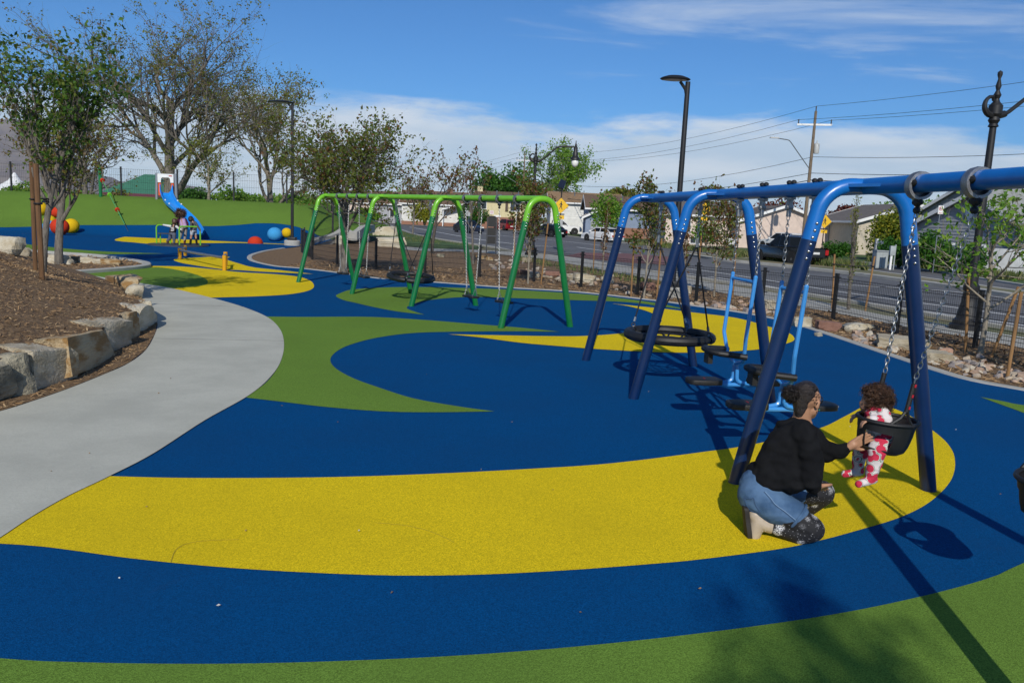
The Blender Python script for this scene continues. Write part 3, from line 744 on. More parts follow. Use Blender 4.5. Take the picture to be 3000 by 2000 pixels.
# bucket seats, third bay
def bucket_mesh(root, M, label=None):
    """one shell: oval rim, walls narrowing to the floor, two leg holes at the front"""
    n = 40; rings = [(0.0, 1.0), (-.03, .97), (-.07, .95), (-.11, .92), (-.15, .88), (-.19, .80), (-.215, .62), (-.22, .3)]
    v = []; f = []
    for z, s in rings:
        for j in range(n):
            a = 2 * pi * j / n; rx, ry = .195 * s, .165 * s
            v.append(M @ Vector((rx * cos(a), ry * sin(a), z + .02 * cos(a) * (1 if z > -.04 else 0))))
    for i in range(len(rings) - 1):
        for j in range(n):
            a = 2 * pi * (j + .5) / n; z = (rings[i][0] + rings[i + 1][0]) / 2
            fr = cos(a) < .0 and abs(abs(sin(a)) - .62) < .36 and -.17 < z < -.05       # leg openings at -x
            if not fr: f.append((i * n + j, i * n + (j + 1) % n, (i + 1) * n + (j + 1) % n, (i + 1) * n + j))
    f.append(tuple((len(rings) - 1) * n + j for j in range(n))[::-1])
    me = bpy.data.meshes.new('shell'); me.from_pydata(v, [], f); me.materials.append(BLACK); me.shade_smooth()
    bm = bmesh.new(); bm.from_mesh(me); bmesh.ops.delete(bm, geom=[q for q in bm.verts if not q.link_faces], context='VERTS'); bmesh.ops.recalc_face_normals(bm, faces=bm.faces); bmesh.ops.solidify(bm, geom=bm.faces, thickness=.008); bm.to_mesh(me); bm.free(); me.shade_smooth(); me.set_sharp_from_angle(angle=.9)
    sh = link('shell', me, root)
    mb = MB(); mb.M = M; mb.tube([(.20 * cos(2 * pi * j / 32), .17 * sin(2 * pi * j / 32), .012 + .02 * cos(2 * pi * j / 32)) for j in range(33)], .014, 8, cap=False); mb.build('rim', BLACK, root)
    return sh
def bucket_swing(us, disp, c_uv, label, grp, drop=None):
    hsx = [on_rail(u, cs[2], (cs[3] - cs[2]).normalized()) for u in us]; dd = (cs[3] - cs[2]).normalized()
    hpx = [ring_hanger(blue, p, dd, .062) for p in hsx]
    side = Vector((-dd.y, dd.x, 0)); m_ = (hpx[0] + hpx[1]) / 2
    Lc = m_.z - .80
    c = Y(*c_uv, m_.y) if c_uv else Vector((m_.x, m_.y, drop))
    tiltv = (m_ - c).normalized()
    root = thing('bucket_swing', label, 'bucket swing', c - Vector((0, 0, .28)), group=grp)
    zax = tiltv; yax = (dd - zax * dd.dot(zax)).normalized(); xax = yax.cross(zax).normalized()
    M = Matrix(((xax.x, yax.x, zax.x, c.x), (xax.y, yax.y, zax.y, c.y), (xax.z, yax.z, zax.z, c.z), (0, 0, 0, 1)))
    if xax.x < 0: M = M @ Matrix.Rotation(pi, 4, 'Z')
    bucket_mesh(root, M)
    for h in hpx:
        sy = 1 if (M.inverted() @ h).y > 0 else -1
        top = M @ Vector((0, sy * .165, .30))
        mb = MB(); mb.tube([M @ Vector((0, sy * .168, .30)), M @ Vector((0, sy * .168, .11))], .017, 8)
        for sx in (-1, 1): mb.tube([M @ Vector((0, sy * .168, .12)), M @ Vector((sx * .03, sy * .168, .06)), M @ Vector((sx * .08, sy * .16, .01))], .011, 6)
        st = mb.build('strap', BLACK, root)
        mb = MB(); mb.M = M
        for z in (.29, .22, .14): mb.box((0, sy * .187, z), (.012, .004, .02))
        mb.build('red_tab', RED, st)
        chain(root, h, top)
    return root, M
baby_root, BM = bucket_swing((2695, 2866), 0, (2600, 1232), 'black bucket swing pulled sideways with a toddler sitting in it', 'bucket swings')
bucket_swing((3100, 3400), 0, None, 'empty black bucket swing at the right edge of the picture', 'bucket swings', drop=.80)

# ---- green swing set
GF = [((874, 827), (1036, 823)), ((1031, 861), (1204, 860)), ((1205, 897), (1394, 895)), ((1467, 961), (1670, 957))]
GF = [(G(*a), G(*b)) for a, b in GF]
green = thing('green_swing_set', 'lime and green steel swing set with four arched frames', 'swing set', (GF[1][0] + GF[2][1]) / 2)
gs = []
for a, b in GF:
    ar, c = a_frame(green, a, b, PAINT['lime'], PAINT['green'], .24, .059, 1.25)
    gs.append(c + Vector((0, 0, TOPZ)))
for a, b in zip(gs, gs[1:]): rail(green, a, b, PAINT['lime'], .060)
def gbay(i, us): 
    d = (gs[i + 1] - gs[i]).normalized(); return [on_rail(u, gs[i], d) for u in us], d
for i, pairs in ((0, (((993, 1023), 801, 'hanging leftmost on the green swing set'), ((1052, 1084), 811, 'second from the left on the green swing set'))), (2, (((1366, 1414.5), 869, 'just right of the third green frame'), ((1464, 1516), 885, 'nearest the right end frame of the green set')))):
    for us, vs_, lab in pairs:
        ps, d = gbay(i, us); hh = [ring_hanger(green, p, d, .060) for p in ps]
        m_ = (ps[0] + ps[1]) / 2; z = Y(P(m_)[0], vs_, m_.y).z
        root = thing('belt_swing', 'black flat seat swing on steel chains, ' + lab, 'swing', (m_.x, m_.y, z), group='flat seat swings on the green set')
        belt(root, Vector((m_.x, m_.y, z)), d, hh[0], hh[1])
ps, d = gbay(1, (1161, 1262)); hh = [clamp_hanger(green, p, d, .06) for p in ps]; m_ = (ps[0] + ps[1]) / 2
z = Y(P(m_)[0], 812, m_.y).z
t = thing('basket_swing', 'round black net basket swing hanging tilted from the green swing set', 'basket swing', (m_.x, m_.y, z - .15), group='basket swings')
nest(t, Vector((m_.x, m_.y, z)), .52, hh, d, tilt=.10)

# ================================================================== stones
def rock_mesh(seed, m, flat=.5, cuts=4, rough=.16, round_=.12, npl=7):
    """a quarried block: rounded cube with chopped planes and rough faces"""
    rng = random.Random(seed); bm = bmesh.new(); bmesh.ops.create_cube(bm, size=1.0)
    bmesh.ops.subdivide_edges(bm, edges=bm.edges[:], cuts=cuts, use_grid_fill=True)
    planes = [(Vector((rng.uniform(-1, 1), rng.uniform(-1, 1), rng.uniform(-.7, .8))).normalized(), rng.uniform(.40, .60)) for _ in range(npl)]
    off = Vector((rng.uniform(0, 90), rng.uniform(0, 90), rng.uniform(0, 90)))
    for v in bm.verts:
        p = v.co.copy(); s_ = p.normalized() * .62
        p = p.lerp(s_, round_)
        for nrm, d in planes:
            k = p.dot(nrm) - d
            if k > 0: p -= nrm * k * .85
        q = p * 2.2 + off
        p += p.normalized() * rough * (noise.noise(q) * .6 + noise.noise(q * 2.7) * .35 + noise.noise(q * 6) * .2)
        v.co = p
    me = bpy.data.meshes.new('stone'); bm.to_mesh(me); bm.free(); me.materials.append(m)
    me.shade_smooth(); me.set_sharp_from_angle(angle=.35)
    return me
ST_G = mat('sandstone_grey', (.44, .385, .285), .92, col2=(.29, .235, .15), vscale=2.6, bump=1.6, bscale=14, detail=8)
ST_O = mat('sandstone_ochre', (.42, .33, .20), .92, col2=(.27, .15, .05), vscale=1.9, bump=1.6, bscale=14, detail=8, thr=(.42, .58))
ST_P = mat('sandstone_pale', (.56, .51, .40), .92, col2=(.43, .36, .24), vscale=2.5, bump=1.4, bscale=16, detail=8)
ST_D = mat('sandstone_dark', (.33, .295, .21), .92, col2=(.13, .12, .09), vscale=1.6, bump=1.6, bscale=12, detail=8, thr=(.40, .60))
ST_R = mat('sandstone_red', (.27, .145, .105), .92, col2=(.20, .10, .07), vscale=3, bump=1.4, bscale=16, detail=8)
def stone(label, c, size, rz, m, seed, group, tilt=(0, 0), name='landscape_stone'):
    o = link(name, rock_mesh(seed, m, cuts=6, rough=.10, round_=.05, npl=4) if name == 'landscape_stone' else rock_mesh(seed, m)); o.location = c; o.rotation_euler = (tilt[0], tilt[1], rz); o.scale = size
    return tag(o, label, 'stone', group)
# retaining wall at the left, near to far
GW = 'stones of the retaining wall by the path'
for k, (a, b, h, m, seed, lab) in enumerate([
        ((-140, 1212), (-5, 1172), .42, ST_D, 3, 'dark stained block at the near left end of the low wall'),
        ((0, 1172), (68, 1150), .42, ST_D, 4, 'dark grey green block at the left edge of the low wall'),
        ((70, 1148), (170, 1116), .43, ST_G, 5, 'tall rough grey block with ochre stains, next to the dark wall block'),
        ((172, 1114), (280, 1052), .41, ST_O, 6, 'leaning rust brown slab in the middle of the low wall'),
        ((262, 1050), (340, 1018), .43, ST_G, 7, 'big pale grey wedge shaped block of the low wall'),
        ((325, 1010), (372, 985), .38, ST_O, 8, 'narrow tan block squeezed between two pale wall stones'),
        ((370, 985), (424, 952), .42, ST_P, 9, 'tallest pale block at the bend of the low wall'),
        ((424, 948), (428, 918), .30, ST_P, 10, 'small pale stone just behind the bend of the low wall'),
        ((402, 878), (404, 862), .26, ST_P, 12, 'flat pale stone at the far end of the low wall'),
        ((392, 862), (352, 840), .34, ST_O, 13, 'ochre capped stone at the far end of the low wall')]):
    A, B = G(*a), G(*b); c = (A + B) / 2; d = B - A
    ctr = c + Vector((-.10, .10, h * .46))
    stone(lab, ctr, (d.length * 1.30, .46 if h > .3 else .34, h * 1.08), atan2(d.y, d.x), m, seed, GW, (.12 * (-1) ** k, .08))
GB = 'loose boulders in the planting beds'
def boulder(u, v, wpx, hpx, m, seed, lab, dpt=.8, z=0.0, f=None, group=GB, rz=None):
    p = f(u, v) if f else G(u, v)
    k = p.y / FPX * (.86 if group == GB and u > 1300 else 1.02); wd, h = wpx * k, hpx * k
    return stone(lab, p + Vector((0, wd * dpt * .3, h * .40 + z)), (wd * 1.1, wd * dpt, h * 1.2), rz if rz is not None else random.Random(seed).uniform(-.4, .4), m, seed, group, name='boulder')
boulder(18, 742, 66, 46, ST_P, 21, 'large pale block resting on top of the mulch mound at the left edge', f=lambda u, v: Gh(u, v, mz, 7, 30))
boulder(66, 748, 32, 22, ST_G, 22, 'small grey block beside the large pale one on the mulch mound', f=lambda u, v: Gh(u, v, mz, 7, 30))
boulder(168, 778, 60, 26, ST_P, 23, 'pale stone behind the tree trunk in the small planter', z=.05)
boulder(210, 774, 34, 18, ST_D, 24, 'dark stone second from the trunk in the small planter', z=.05)
boulder(250, 775, 52, 17, ST_P, 25, 'long low tan stone in the small planter', z=.05)
boulder(293, 777, 38, 14, ST_P, 26, 'cream stone left of the orange one in the small planter', z=.05)
boulder(324, 780, 46, 16, ST_O, 27, 'orange tan stone at the right end of the planter row', z=.05)
boulder(148, 776, 14, 24, mat('slate', (.17, .17, .17), .8), 28, 'upright grey slate leaning by the trunk', .3, .05)
for i, q in enumerate([(2356, 957, 64, 30, ST_P, 'pale stone at the left end of the row inside the kerb'), (2432, 968, 74, 30, ST_R, 'red brown flat stone between two pale ones by the kerb'), (2518, 972, 88, 30, ST_P, 'long cream block right of the red stone by the kerb'),
                       (2655, 1020, 150, 34, ST_G, 'long low grey slab partly hidden by the near swing leg'), (2770, 1045, 38, 30, mat('pink_stone', (.42, .25, .17), .9, var=.3, vscale=4), 'rounded pink boulder on the cobbles'),
                       (2735, 1057, 120, 30, ST_G, 'grey ledge stone just right of the near swing leg'), (2255, 905, 40, 30, ST_P, 'upright pale stone behind the right basket swing leg'),
                       (1712, 828, 68, 30, ST_P, 'square tan block behind the fence, left of the blue leg'), (1780, 828, 40, 30, ST_G, 'grey block right of the square tan one behind the fence'),
                       (1530, 803, 36, 14, ST_R, 'reddish boulder behind the fence by the green leg'), (1618, 810, 44, 18, ST_R, 'dark red boulder behind the right green leg'), (1565, 812, 34, 18, ST_P, 'cream boulder between the two red ones behind the fence'), (1680, 820, 40, 20, ST_P, 'pale boulder left of the square tan block'),
                       (1900, 850, 46, 26, ST_R, 'pink boulder behind the basket swing'), (1985, 852, 40, 28, ST_P, 'cream boulder by the lamp footing'), (2010, 862, 34, 30, ST_P, 'upright cream boulder right of the lamp footing'), (2400, 985, 24, 12, ST_P, 'little pale stone under the row by the kerb'),
                       (1545, 767, 26, 14, ST_G, 'grey boulder behind the young tree at the cobbles'), (1410, 758, 38, 12, ST_O, 'ochre boulder behind the second fence panel'), (1436, 762, 22, 10, ST_O, 'small ochre boulder at the start of the cobbles'), (1290, 753, 20, 9, ST_D, 'dark stone far behind the green basket swing')]):
    boulder(*q[:5], 40 + i, q[5])
for i, q in enumerate([(1036, 672, 50, 18, ST_P, 'flat cream step stone at the top of the stone bank'), (1050, 688, 40, 16, ST_P, 'upper middle pale block of the stone bank'), (1040, 704, 60, 24, ST_P, 'large pale block low in the stone bank'), (1130, 690, 70, 26, ST_P, 'broad cream block at the right of the stone bank'), (1140, 722, 74, 26, ST_P, 'big tan block behind the green basket swing'), (995, 716, 20, 24, ST_P, 'upright pale stone beside the kerb of the green hill'), (1075, 665, 46, 10, ST_O, 'flat ochre stone on the crest of the bank')]):
    boulder(*q[:5], 70 + i, q[5], group='stones of the bank below the street')
# cobbles
swale = thing('cobble_swale', '', ''); del swale['label'], swale['category']; swale['kind'] = 'structure'
PEB = [rock_mesh(100 + i, mat('cobble_%d' % i, c, .9, var=.35, vscale=9), cuts=2, rough=.12) for i, c in enumerate([(.44, .36, .27), (.40, .28, .20), (.50, .44, .35), (.29, .25, .23), (.46, .32, .23)])]
rng = random.Random(9); cnt = 0
bands = [([(2500, 985), (2560, 1000), (2640, 1020), (2790, 1060), (2880, 1080), (3010, 1112)], 26, 190), ([(2090, 905), (2180, 905), (2300, 930)], 16, 50), ([(1440, 772), (1500, 780), (1580, 802), (1680, 826), (1760, 832), (1900, 862), (2060, 895)], 13, 170)]
for line_, hh_, nn in bands:
    for i in range(nn):
        t_ = rng.random() * (len(line_) - 1); k = int(t_); a, b = line_[k], line_[min(k + 1, len(line_) - 1)]
        u = a[0] + (b[0] - a[0]) * (t_ - k); v = a[1] + (b[1] - a[1]) * (t_ - k) + rng.gauss(0, hh_ * .5)
        p = G(u, v)
        if not inside(p.x, p.y, bedc): continue
        s_ = rng.uniform(.05, .125) * (1 if hh_ > 20 else 1.5)
        o = link('cobble', rng.choice(PEB), swale); o.location = p + Vector((0, 0, s_ * .12)); o.rotation_euler = (rng.uniform(-.5, .5), rng.uniform(-.5, .5), rng.uniform(0, 6)); o.scale = (s_ * rng.uniform(1, 1.5), s_, s_ * rng.uniform(.5, .75))
        cnt += 1
        if cnt > 296: break

# ================================================================== fences
def wire_panel(L, H, z0, dx=.05, hor=(0.02, .2, .38, .56, .74, .92, .98), wr=.0036):
    mb = MB(); n = int(L / dx)
    for i in range(1, n):
        x = i * L / n; mb.tube([(x, 0, z0), (x, 0, z0 + H)], wr, 4, cap=False)
    for h in hor:
        for s_ in (-1, 1): mb.tube([(0, s_ * wr * 2, z0 + h * H), (L, s_ * wr * 2, z0 + h * H)], wr * 1.3, 4, cap=False)
    return mb.mesh('mesh_panel', BLACKP, smooth=False)
PANEL = wire_panel(2.0, .95, .05)
def fence(pts, label, H, panel_me, pl, group=None, zf=None, post=.034):
    root = thing('mesh_fence', label, 'fence', pts[0], group=group)
    for i, p in enumerate(pts):
        p = Vector(p); z = zf(p.x, p.y) if zf else 0
        q = Vector(pts[min(i + 1, len(pts) - 1)]) - Vector(pts[max(0, i - 1)]); a = atan2(q.y, q.x)
        mb = MB(); mb.box((p.x, p.y, z + H / 2), (post * 2, post * 2, H), a); mb.box((p.x, p.y, z + H + .006), (post * 2.2, post * 2.2, .012), a)
        po = mb.build('post', BLACKP, root)
        for h in (.17, .45, .93):
            mb = MB(); dd = Vector((cos(a), sin(a), 0))
            mb.box(Vector((p.x, p.y, z + H * h)), (.22, .03, .022), a); mb.build('bracket', BLACKP, po)
        if i:
            a0_ = Vector(pts[i - 1]); dv = p - a0_
            o = link('mesh_panel', panel_me, root); z0_ = zf(a0_.x, a0_.y) if zf else 0
            ln = hypot(dv.x, dv.y); sl = (z - z0_) / ln
            o.matrix_basis = Matrix.Translation((a0_.x, a0_.y, z0_)) @ Matrix(((dv.x / ln, -dv.y / ln, 0, 0), (dv.y / ln, dv.x / ln, 0, 0), (sl, 0, 1, 0), (0, 0, 0, 1))) @ Matrix.Diagonal((ln / pl, 1, 1, 1))
    return root
FP = [G(*q) for q in [(2855, 1019), (2625.5, 977), (2439.5, 937)]] + [Vector((6.2, 19.85, 0))] + [G(*q) for q in [(2038, 890), (1867, 862.5), (1702, 841), (1563.6, 824), (1404, 812.6), (1245, 800), (1101, 789), (988, 774), (915, 760)]] + [Vector((-9.1, 34.4, 0)), Vector((-9.9, 36.9, 0)), Vector((-10.4, 39.3, 0))]
FP = [Vector((9.95, 11.4, 0)), Vector((9.4, 13.15, 0))] + FP
fence(FP, 'low black wire mesh fence curving between the playground and the street', 1.08, PANEL, 2.0)
PANEL2 = wire_panel(3.0, 1.75, .05, .1, (.02, .25, .5, .75, .98), .004)
fence([Vector((x, 54.0 + .02 * x, 0)) for x in (-44, -40.5, -37, -33.5, -30, -26.3, -22.6, -18.9, -15.4, -12.4)] + [Vector((-10.7, 51, 0)), Vector((-10.9, 47.5, 0)), Vector((-11.2, 44.2, 0))], 'tall black mesh fence along the crest of the green hill', 1.9, PANEL2, 3.0, zf=hz, post=.045)

# ================================================================== lamps, poles, wires, signs
WHITE = mat('white_paint', (.74, .74, .72), .55, var=.12, vscale=6)
GLOBE = mat('milk_glass', (.75, .74, .68), .25)
LENS = mat('lamp_lens', (.42, .42, .40), .2)
def area_lamp(base, zt, label, ln, pw=.075, foot=True):
    root = thing('lamp_post', label, 'lamp post', base, group='square black lamp posts')
    mb = MB(); mb.tube([base + Vector((0, 0, .3 if foot else 0)), Vector((base.x, base.y, zt))], [pw, pw * .8], 12); mb.build('pole', BLACKP, root)
    if foot:
        mb = MB(); mb.lathe([(.42, -.05), (.42, .24), (.38, .28), (0, .28)], 18, base); mb.build('footing', M_CURB, root)
        mb = MB(); mb.box(base + Vector((0, 0, .36)), (.42, .42, .16)); bevel(mb.build('base_cover', BLACKP, root), .02)
    # curved bracket and flat oval head reaching to the left
    mb = MB(); mb.tube([Vector((base.x, base.y, zt - .42)), Vector((base.x - .05, base.y, zt - .2)), Vector((base.x - .22, base.y, zt + .0))], [.05, .05, .04], 8); mb.build('bracket', BLACKP, root)
    hd = Vector((base.x - ln * .42, base.y, zt + .06)); mb = MB()
    prof = [(0, .10), (.25, .085), (.42, .04), (.5, 0), (.47, -.025), (.40, -.03)]
    mb.M = Matrix.Translation(hd) @ Matrix.Diagonal((ln, ln * .62, 1.0, 1)); mb.lathe(prof[::-1], 20); h = mb.build('lamp_head', BLACKP, root)
    mb = MB(); mb.M = Matrix.Translation(hd) @ Matrix.Diagonal((ln, ln * .62, 1.0, 1)); mb.lathe([(0, -.034), (.40, -.032), (0, -.028)], 16); mb.build('lens', LENS, h)
b = G(856, 719); area_lamp(b, Y(858, 305, b.y).z, 'thin black lamp post with flat head by the end of the green hill', 1.45, .085)
b = G(1968, 868); area_lamp(b, Y(2013, 240, b.y).z, 'tall black lamp post with oval head rising behind the basket swing', .85, .085)
b = Vector((-14.8, 68.0, 0)); area_lamp(b, 7.0, 'distant black lamp post half hidden in the middle tree', 1.5, .09, False)
def ornate(base, zt, label, reach, rise, full=True, rz=0.0):
    root = thing('street_lamp', label, 'street lamp', base, group='ornate black street lamps')
    H = zt; B = base; mb = MB()
    mb.lathe([(.36, 0), (.36, .10), (.30, .14), (.30, .20), (.24, .26), (.22, .40), (.17, .62), (.15, .85), (.17, .90), (.17, .98), (.12, 1.04), (.12, 1.2)], 16, B); mb.build('base', BLACKP, root)
    mb = MB(); mb.lathe([(.088, 1.15), (.072, H - 1.35), (.065, H - 1.05)], 12, B); mb.build('pole', BLACKP, root)
    mb = MB(); mb.lathe([(.075, H - 1.2), (.11, H - 1.18), (.08, H - 1.12), (.12, H - 1.05), (.09, H - .98), (.14, H - .92), (.14, H - .74), (.07, H - .66), (.05, H - .6), (.08, H - .52), (.035, H - .42), (.06, H - .33), (.025, H - .18), (.05, H - .1), (.05, H - .04), (0, H)], 12, B); mb.build('finial', BLACKP, root)
    X = Vector((cos(rz), sin(rz), 0)); c0 = B + Vector((0, 0, H - .85)); mb = MB()
    sc_ = [c0 + X * -(.08 + .25 * sin(a)) + Vector((0, 0, -.10 + .27 * (1 - cos(a)) * .75)) for a in [i * .32 for i in range(9)]]
    mb.tube(sc_ + [sc_[-1] + X * .10 + Vector((0, 0, .02)), sc_[-1] + X * .13 + Vector((0, 0, -.07))], [.07, .07, .065, .06, .055, .05, .045, .04, .04, .04, .03], 8); mb.build('scroll', BLACKP, root)
    mb = MB(); e = c0 + X * reach + Vector((0, 0, rise))
    arm = fillet([c0 + X * .08 - Vector((0, 0, .1)), c0 + X * .35 - Vector((0, 0, .02)), c0 + X * reach * .55 + Vector((0, 0, rise)), e], .55, 6)
    mb.tube(arm, [.075] * 3 + [.045] * (len(arm) - 3), 8); mb.build('arm', BLACKP, root)
    if full:
        mb = MB(); mb.lathe([(.02, .34), (.03, .2), (.06, .12), (.06, .02), (.11, -.02), (.11, -.25), (.14, -.3), (.15, -.5), (.26, -.62), (.27, -.68), (.2, -.68)], 14, e); ln_ = mb.build('lantern', BLACKP, root)
        mb = MB(); mb.ball(e - Vector((0, 0, .82)), (.2, .2, .26), 12); mb.build('globe', GLOBE, ln_)
b = G(2830, 964); ornate(b, Y(2950, 207, b.y).z, 'ornate black street lamp close by at the right edge', 2.6, .75, rz=.35)
b = G(1556, 747); ornate(b, Y(1567, 420, b.y).z, 'ornate black street lamp with hanging globe above the green swings', 2.15, .75)

WOOD = mat('pole_wood', (.20, .15, .10), .9, var=.4, vscale=6, stretch=(3, 3, .4), bump=.6, bscale=30)
WIRE = mat('wire', (.02, .02, .02), .7)
PA, PB, PC = Vector((Y(2375, 480, 72).x, 72, 0)), Vector((.75, 138, 0)), Vector((46.5, 30, 0))
def upole(base, H, label, trans=True):
    root = thing('utility_pole', label, 'utility pole', base, group='wooden utility poles')
    mb = MB(); mb.tube([base, base + Vector((0, 0, H))], [.17, .11], 10); mb.build('pole', WOOD, root)
    mb = MB(); mb.box(base + Vector((0, 0, H - 1.15)), (2.9, .12, .16), rz=-.25); mb.build('cross_arm', WHITE, root)
    for x in (-1.35, 1.35):
        mb = MB(); mb.lathe([(.05, 0), (.06, .12), (.03, .16), (.06, .2), (.05, .36), (0, .38)], 8, base + Vector((x * cos(.25), -x * sin(.25), H - 1.07))); mb.build('insulator', DARKST, root)
    mb = MB(); mb.lathe([(.05, 0), (.06, .12), (.03, .16), (.06, .2), (.05, .42), (0, .44)], 8, base + Vector((0, 0, H))); mb.build('insulator', DARKST, root)
    if trans:
        mb = MB(); mb.lathe([(.22, 0), (.24, .05), (.24, .8), (.2, .88), (.06, .9), (.05, 1.1), (0, 1.12)], 12, base + Vector((.38, 0, H - 3.6))); mb.build('transformer', mat('transformer_grey', (.42, .43, .42), .5), root)
        mb = MB(); mb.tube(fillet([base + Vector((-.1, 0, H - 4.9)), base + Vector((-2.2, -.4, H - 2.6)), base + Vector((-3.3, -.6, H - 2.5))], .5, 5), .04, 8); mb.build('light_arm', STEEL, root)
        mb = MB(); mb.box(base + Vector((-3.6, -.65, H - 2.48)), (.75, .26, .1)); mb.build('light_head', mat('lamp_grey', (.45, .45, .44), .5), root)
        mb = MB(); mb.tube([base + Vector((.22, -.1, 0)), base + Vector((.22, -.1, 5.6))], .06, 8); mb.build('conduit', WHITE, root)
    else:
        mb = MB(); mb.tube([base + Vector((-.1, 0, 7.2)), base + Vector((-3.4, 0, 9.0))], .05, 6); mb.build('light_arm', STEEL, root)
    return root
HA = Y(2389, 326, 72).z; HB_ = Y(1518, 449, 138).z
upole(PA, HA, 'weathered utility pole with white cross arm and transformer behind the blue swings')
upole(PB, HB_, 'distant utility pole with white cross arm above the green swings', False)
def wire(a, b, sag, r=.02):
    mb = MB(); mb.tube([a.lerp(b, t / 14) - Vector((0, 0, 4 * sag * (t / 14) * (1 - t / 14))) for t in range(15)], r, 5, cap=False)
    return mb.build('power_line', WIRE)
wl = [('topmost', (0, 0, .42), 1.2, .016), ('left cross arm', (-1.33, .3, -.75), 1.2, .016), ('right cross arm', (1.33, -.3, -.75), 1.2, .016), ('middle sagging', (.1, -.1, -3.9), 1.5, .02), ('upper telephone', (.1, -.1, -5.3), 1.3, .024), ('thick lower telephone', (.1, -.1, -5.9), 1.5, .035)]
for nm, o_, sag, r in wl:
    o_ = Vector(o_); top = Vector((0, 0, HA)); tb = Vector((0, 0, HB_))
    tag(wire(PA + top + o_, PB + tb + o_, sag * 1.4, r), '%s wire running from the near utility pole away to the left' % nm, 'power line', 'overhead wires')
    tag(wire(PA + top + o_, PC + Vector((0, 0, HA + (1.2 if nm == 'topmost' else .5))) + o_, sag * .6, r), '%s wire running from the near utility pole out to the right' % nm, 'power line', 'overhead wires')
    tag(wire(PB + tb + o_, Vector((-55, 262, 10.8)) + o_, sag * 1.4, r), '%s wire running on past the distant utility pole' % nm, 'power line', 'overhead wires')

SIGNY = mat('sign_yellow', (.72, .42, .006), .45); SIGNB = mat('sign_black', (.008, .008, .008), .5)
def M_face(p, a=0.0): return Matrix.Translation(p) @ Matrix.Rotation(a, 4, 'Z') @ Matrix.Rotation(pi / 2, 4, 'X')
def ped_sign(base, zc, sz, label, arrow, a=0.0, solar=True, box=False):
    """yellow diamond with a walking figure, arrow plate below, flashing light bar and solar panel"""
    root = thing('crossing_sign', label, 'road sign', base, group='yellow pedestrian crossing signs')
    b = Vector(base); mb = MB(); mb.tube([b, b + Vector((0, .05, zc + (1.35 if solar else .3)))], .04, 8); mb.build('post', BLACKP, root)
    Mf = M_face(b + Vector((0, -.02, zc)), a); mb = MB(); h = sz / 2 ** .5
    rd = cr([(0, h), (h, 0), (0, -h), (-h, 0)], 1)
    mb.prism([(x * .97, y * .97) for x, y in rd], .012, Mf @ Matrix.Translation((0, 0, .012))); pl = mb.build('diamond_plate', SIGNY, root)
    mb = MB(); mb.prism(rd, .012, Mf); mb.build('plate_edge', SIGNB, pl)
    k = sz * .62; Ms = Mf @ Matrix.Translation((0, 0, .0255)) @ Matrix.Diagonal((k, k, 1, 1)); mb = MB()
    mb.prism([(.09 * cos(t * .4) + .02, .09 * sin(t * .4) + .50) for t in range(16)], .003, Ms)
    mb.prism([(-.05, .38), (.12, .40), (.16, .20), (.25, .10), (.22, .05), (.12, .14), (.10, .0), (.16, -.30), (.22, -.55), (.13, -.55), (.07, -.32), (.02, -.12), (-.10, -.32), (-.22, -.52), (-.28, -.46), (-.16, -.25), (-.08, 0), (-.08, .22), (-.17, .14), (-.24, .0), (-.29, .04), (-.20, .22)], .003, Ms)
    mb.build('walking_figure', SIGNB, pl, smooth=False)
    Mp = M_face(b + Vector((0, -.02, zc - sz * 1.02)), a); mb = MB(); mb.prism([(-.33 * sz, -.17 * sz), (.33 * sz, -.17 * sz), (.33 * sz, .17 * sz), (-.33 * sz, .17 * sz)], .014, Mp); ap = mb.build('arrow_plate', SIGNY, root)
    Ma = Mp @ Matrix.Translation((0, 0, .016)) @ Matrix.Rotation(-.75 if arrow > 0 else pi + .75, 4, 'Z') @ Matrix.Diagonal((sz, sz, 1, 1)); mb = MB()
    mb.prism([(-.16, -.03), (.04, -.03), (.04, -.10), (.18, 0), (.04, .10), (.04, .03), (-.16, .03)], .003, Ma); mb.build('arrow', SIGNB, ap, smooth=False)
    mb = MB(); mb.box(b + Vector((0, -.06, zc - sz * .76)), (.5, .06, .08), a); mb.build('light_bar', SIGNB, root)
    if solar:
        mb = MB(); mb.box(b + Vector((0, 0, zc + 1.42)), (.42, .03, .62), R=Matrix.Rotation(.35, 3, 'Y') @ Matrix.Rotation(-.5, 3, 'X')); mb.build('solar_panel', mat('solar_glass', (.012, .016, .03), .15), root)
        mb = MB(); mb.box(b + Vector((0, -.08, zc - sz * 1.55)), (.32, .2, .45)); mb.build('control_box', mat('box_grey', (.33, .34, .34), .5), root)
b = G(1640, 735); b.y += 1.5; ped_sign(b, Y(1652, 603, b.y).z, .74, 'yellow walking figure crossing sign with down arrow right of the green swings', 1)
b = Vector((Y(2061, 660, 62).x, 62, 0)); ped_sign(b, Y(2063, 612, 62).z, .74, 'yellow crossing sign half hidden behind the basket swing hanger', -1)
b = Vector((Y(2412, 690, 58).x, 58, 0)); ped_sign(b, Y(2420, 649, 58).z, .70, 'yellow crossing sign peeking out behind the near blue frame', -1, solar=False)
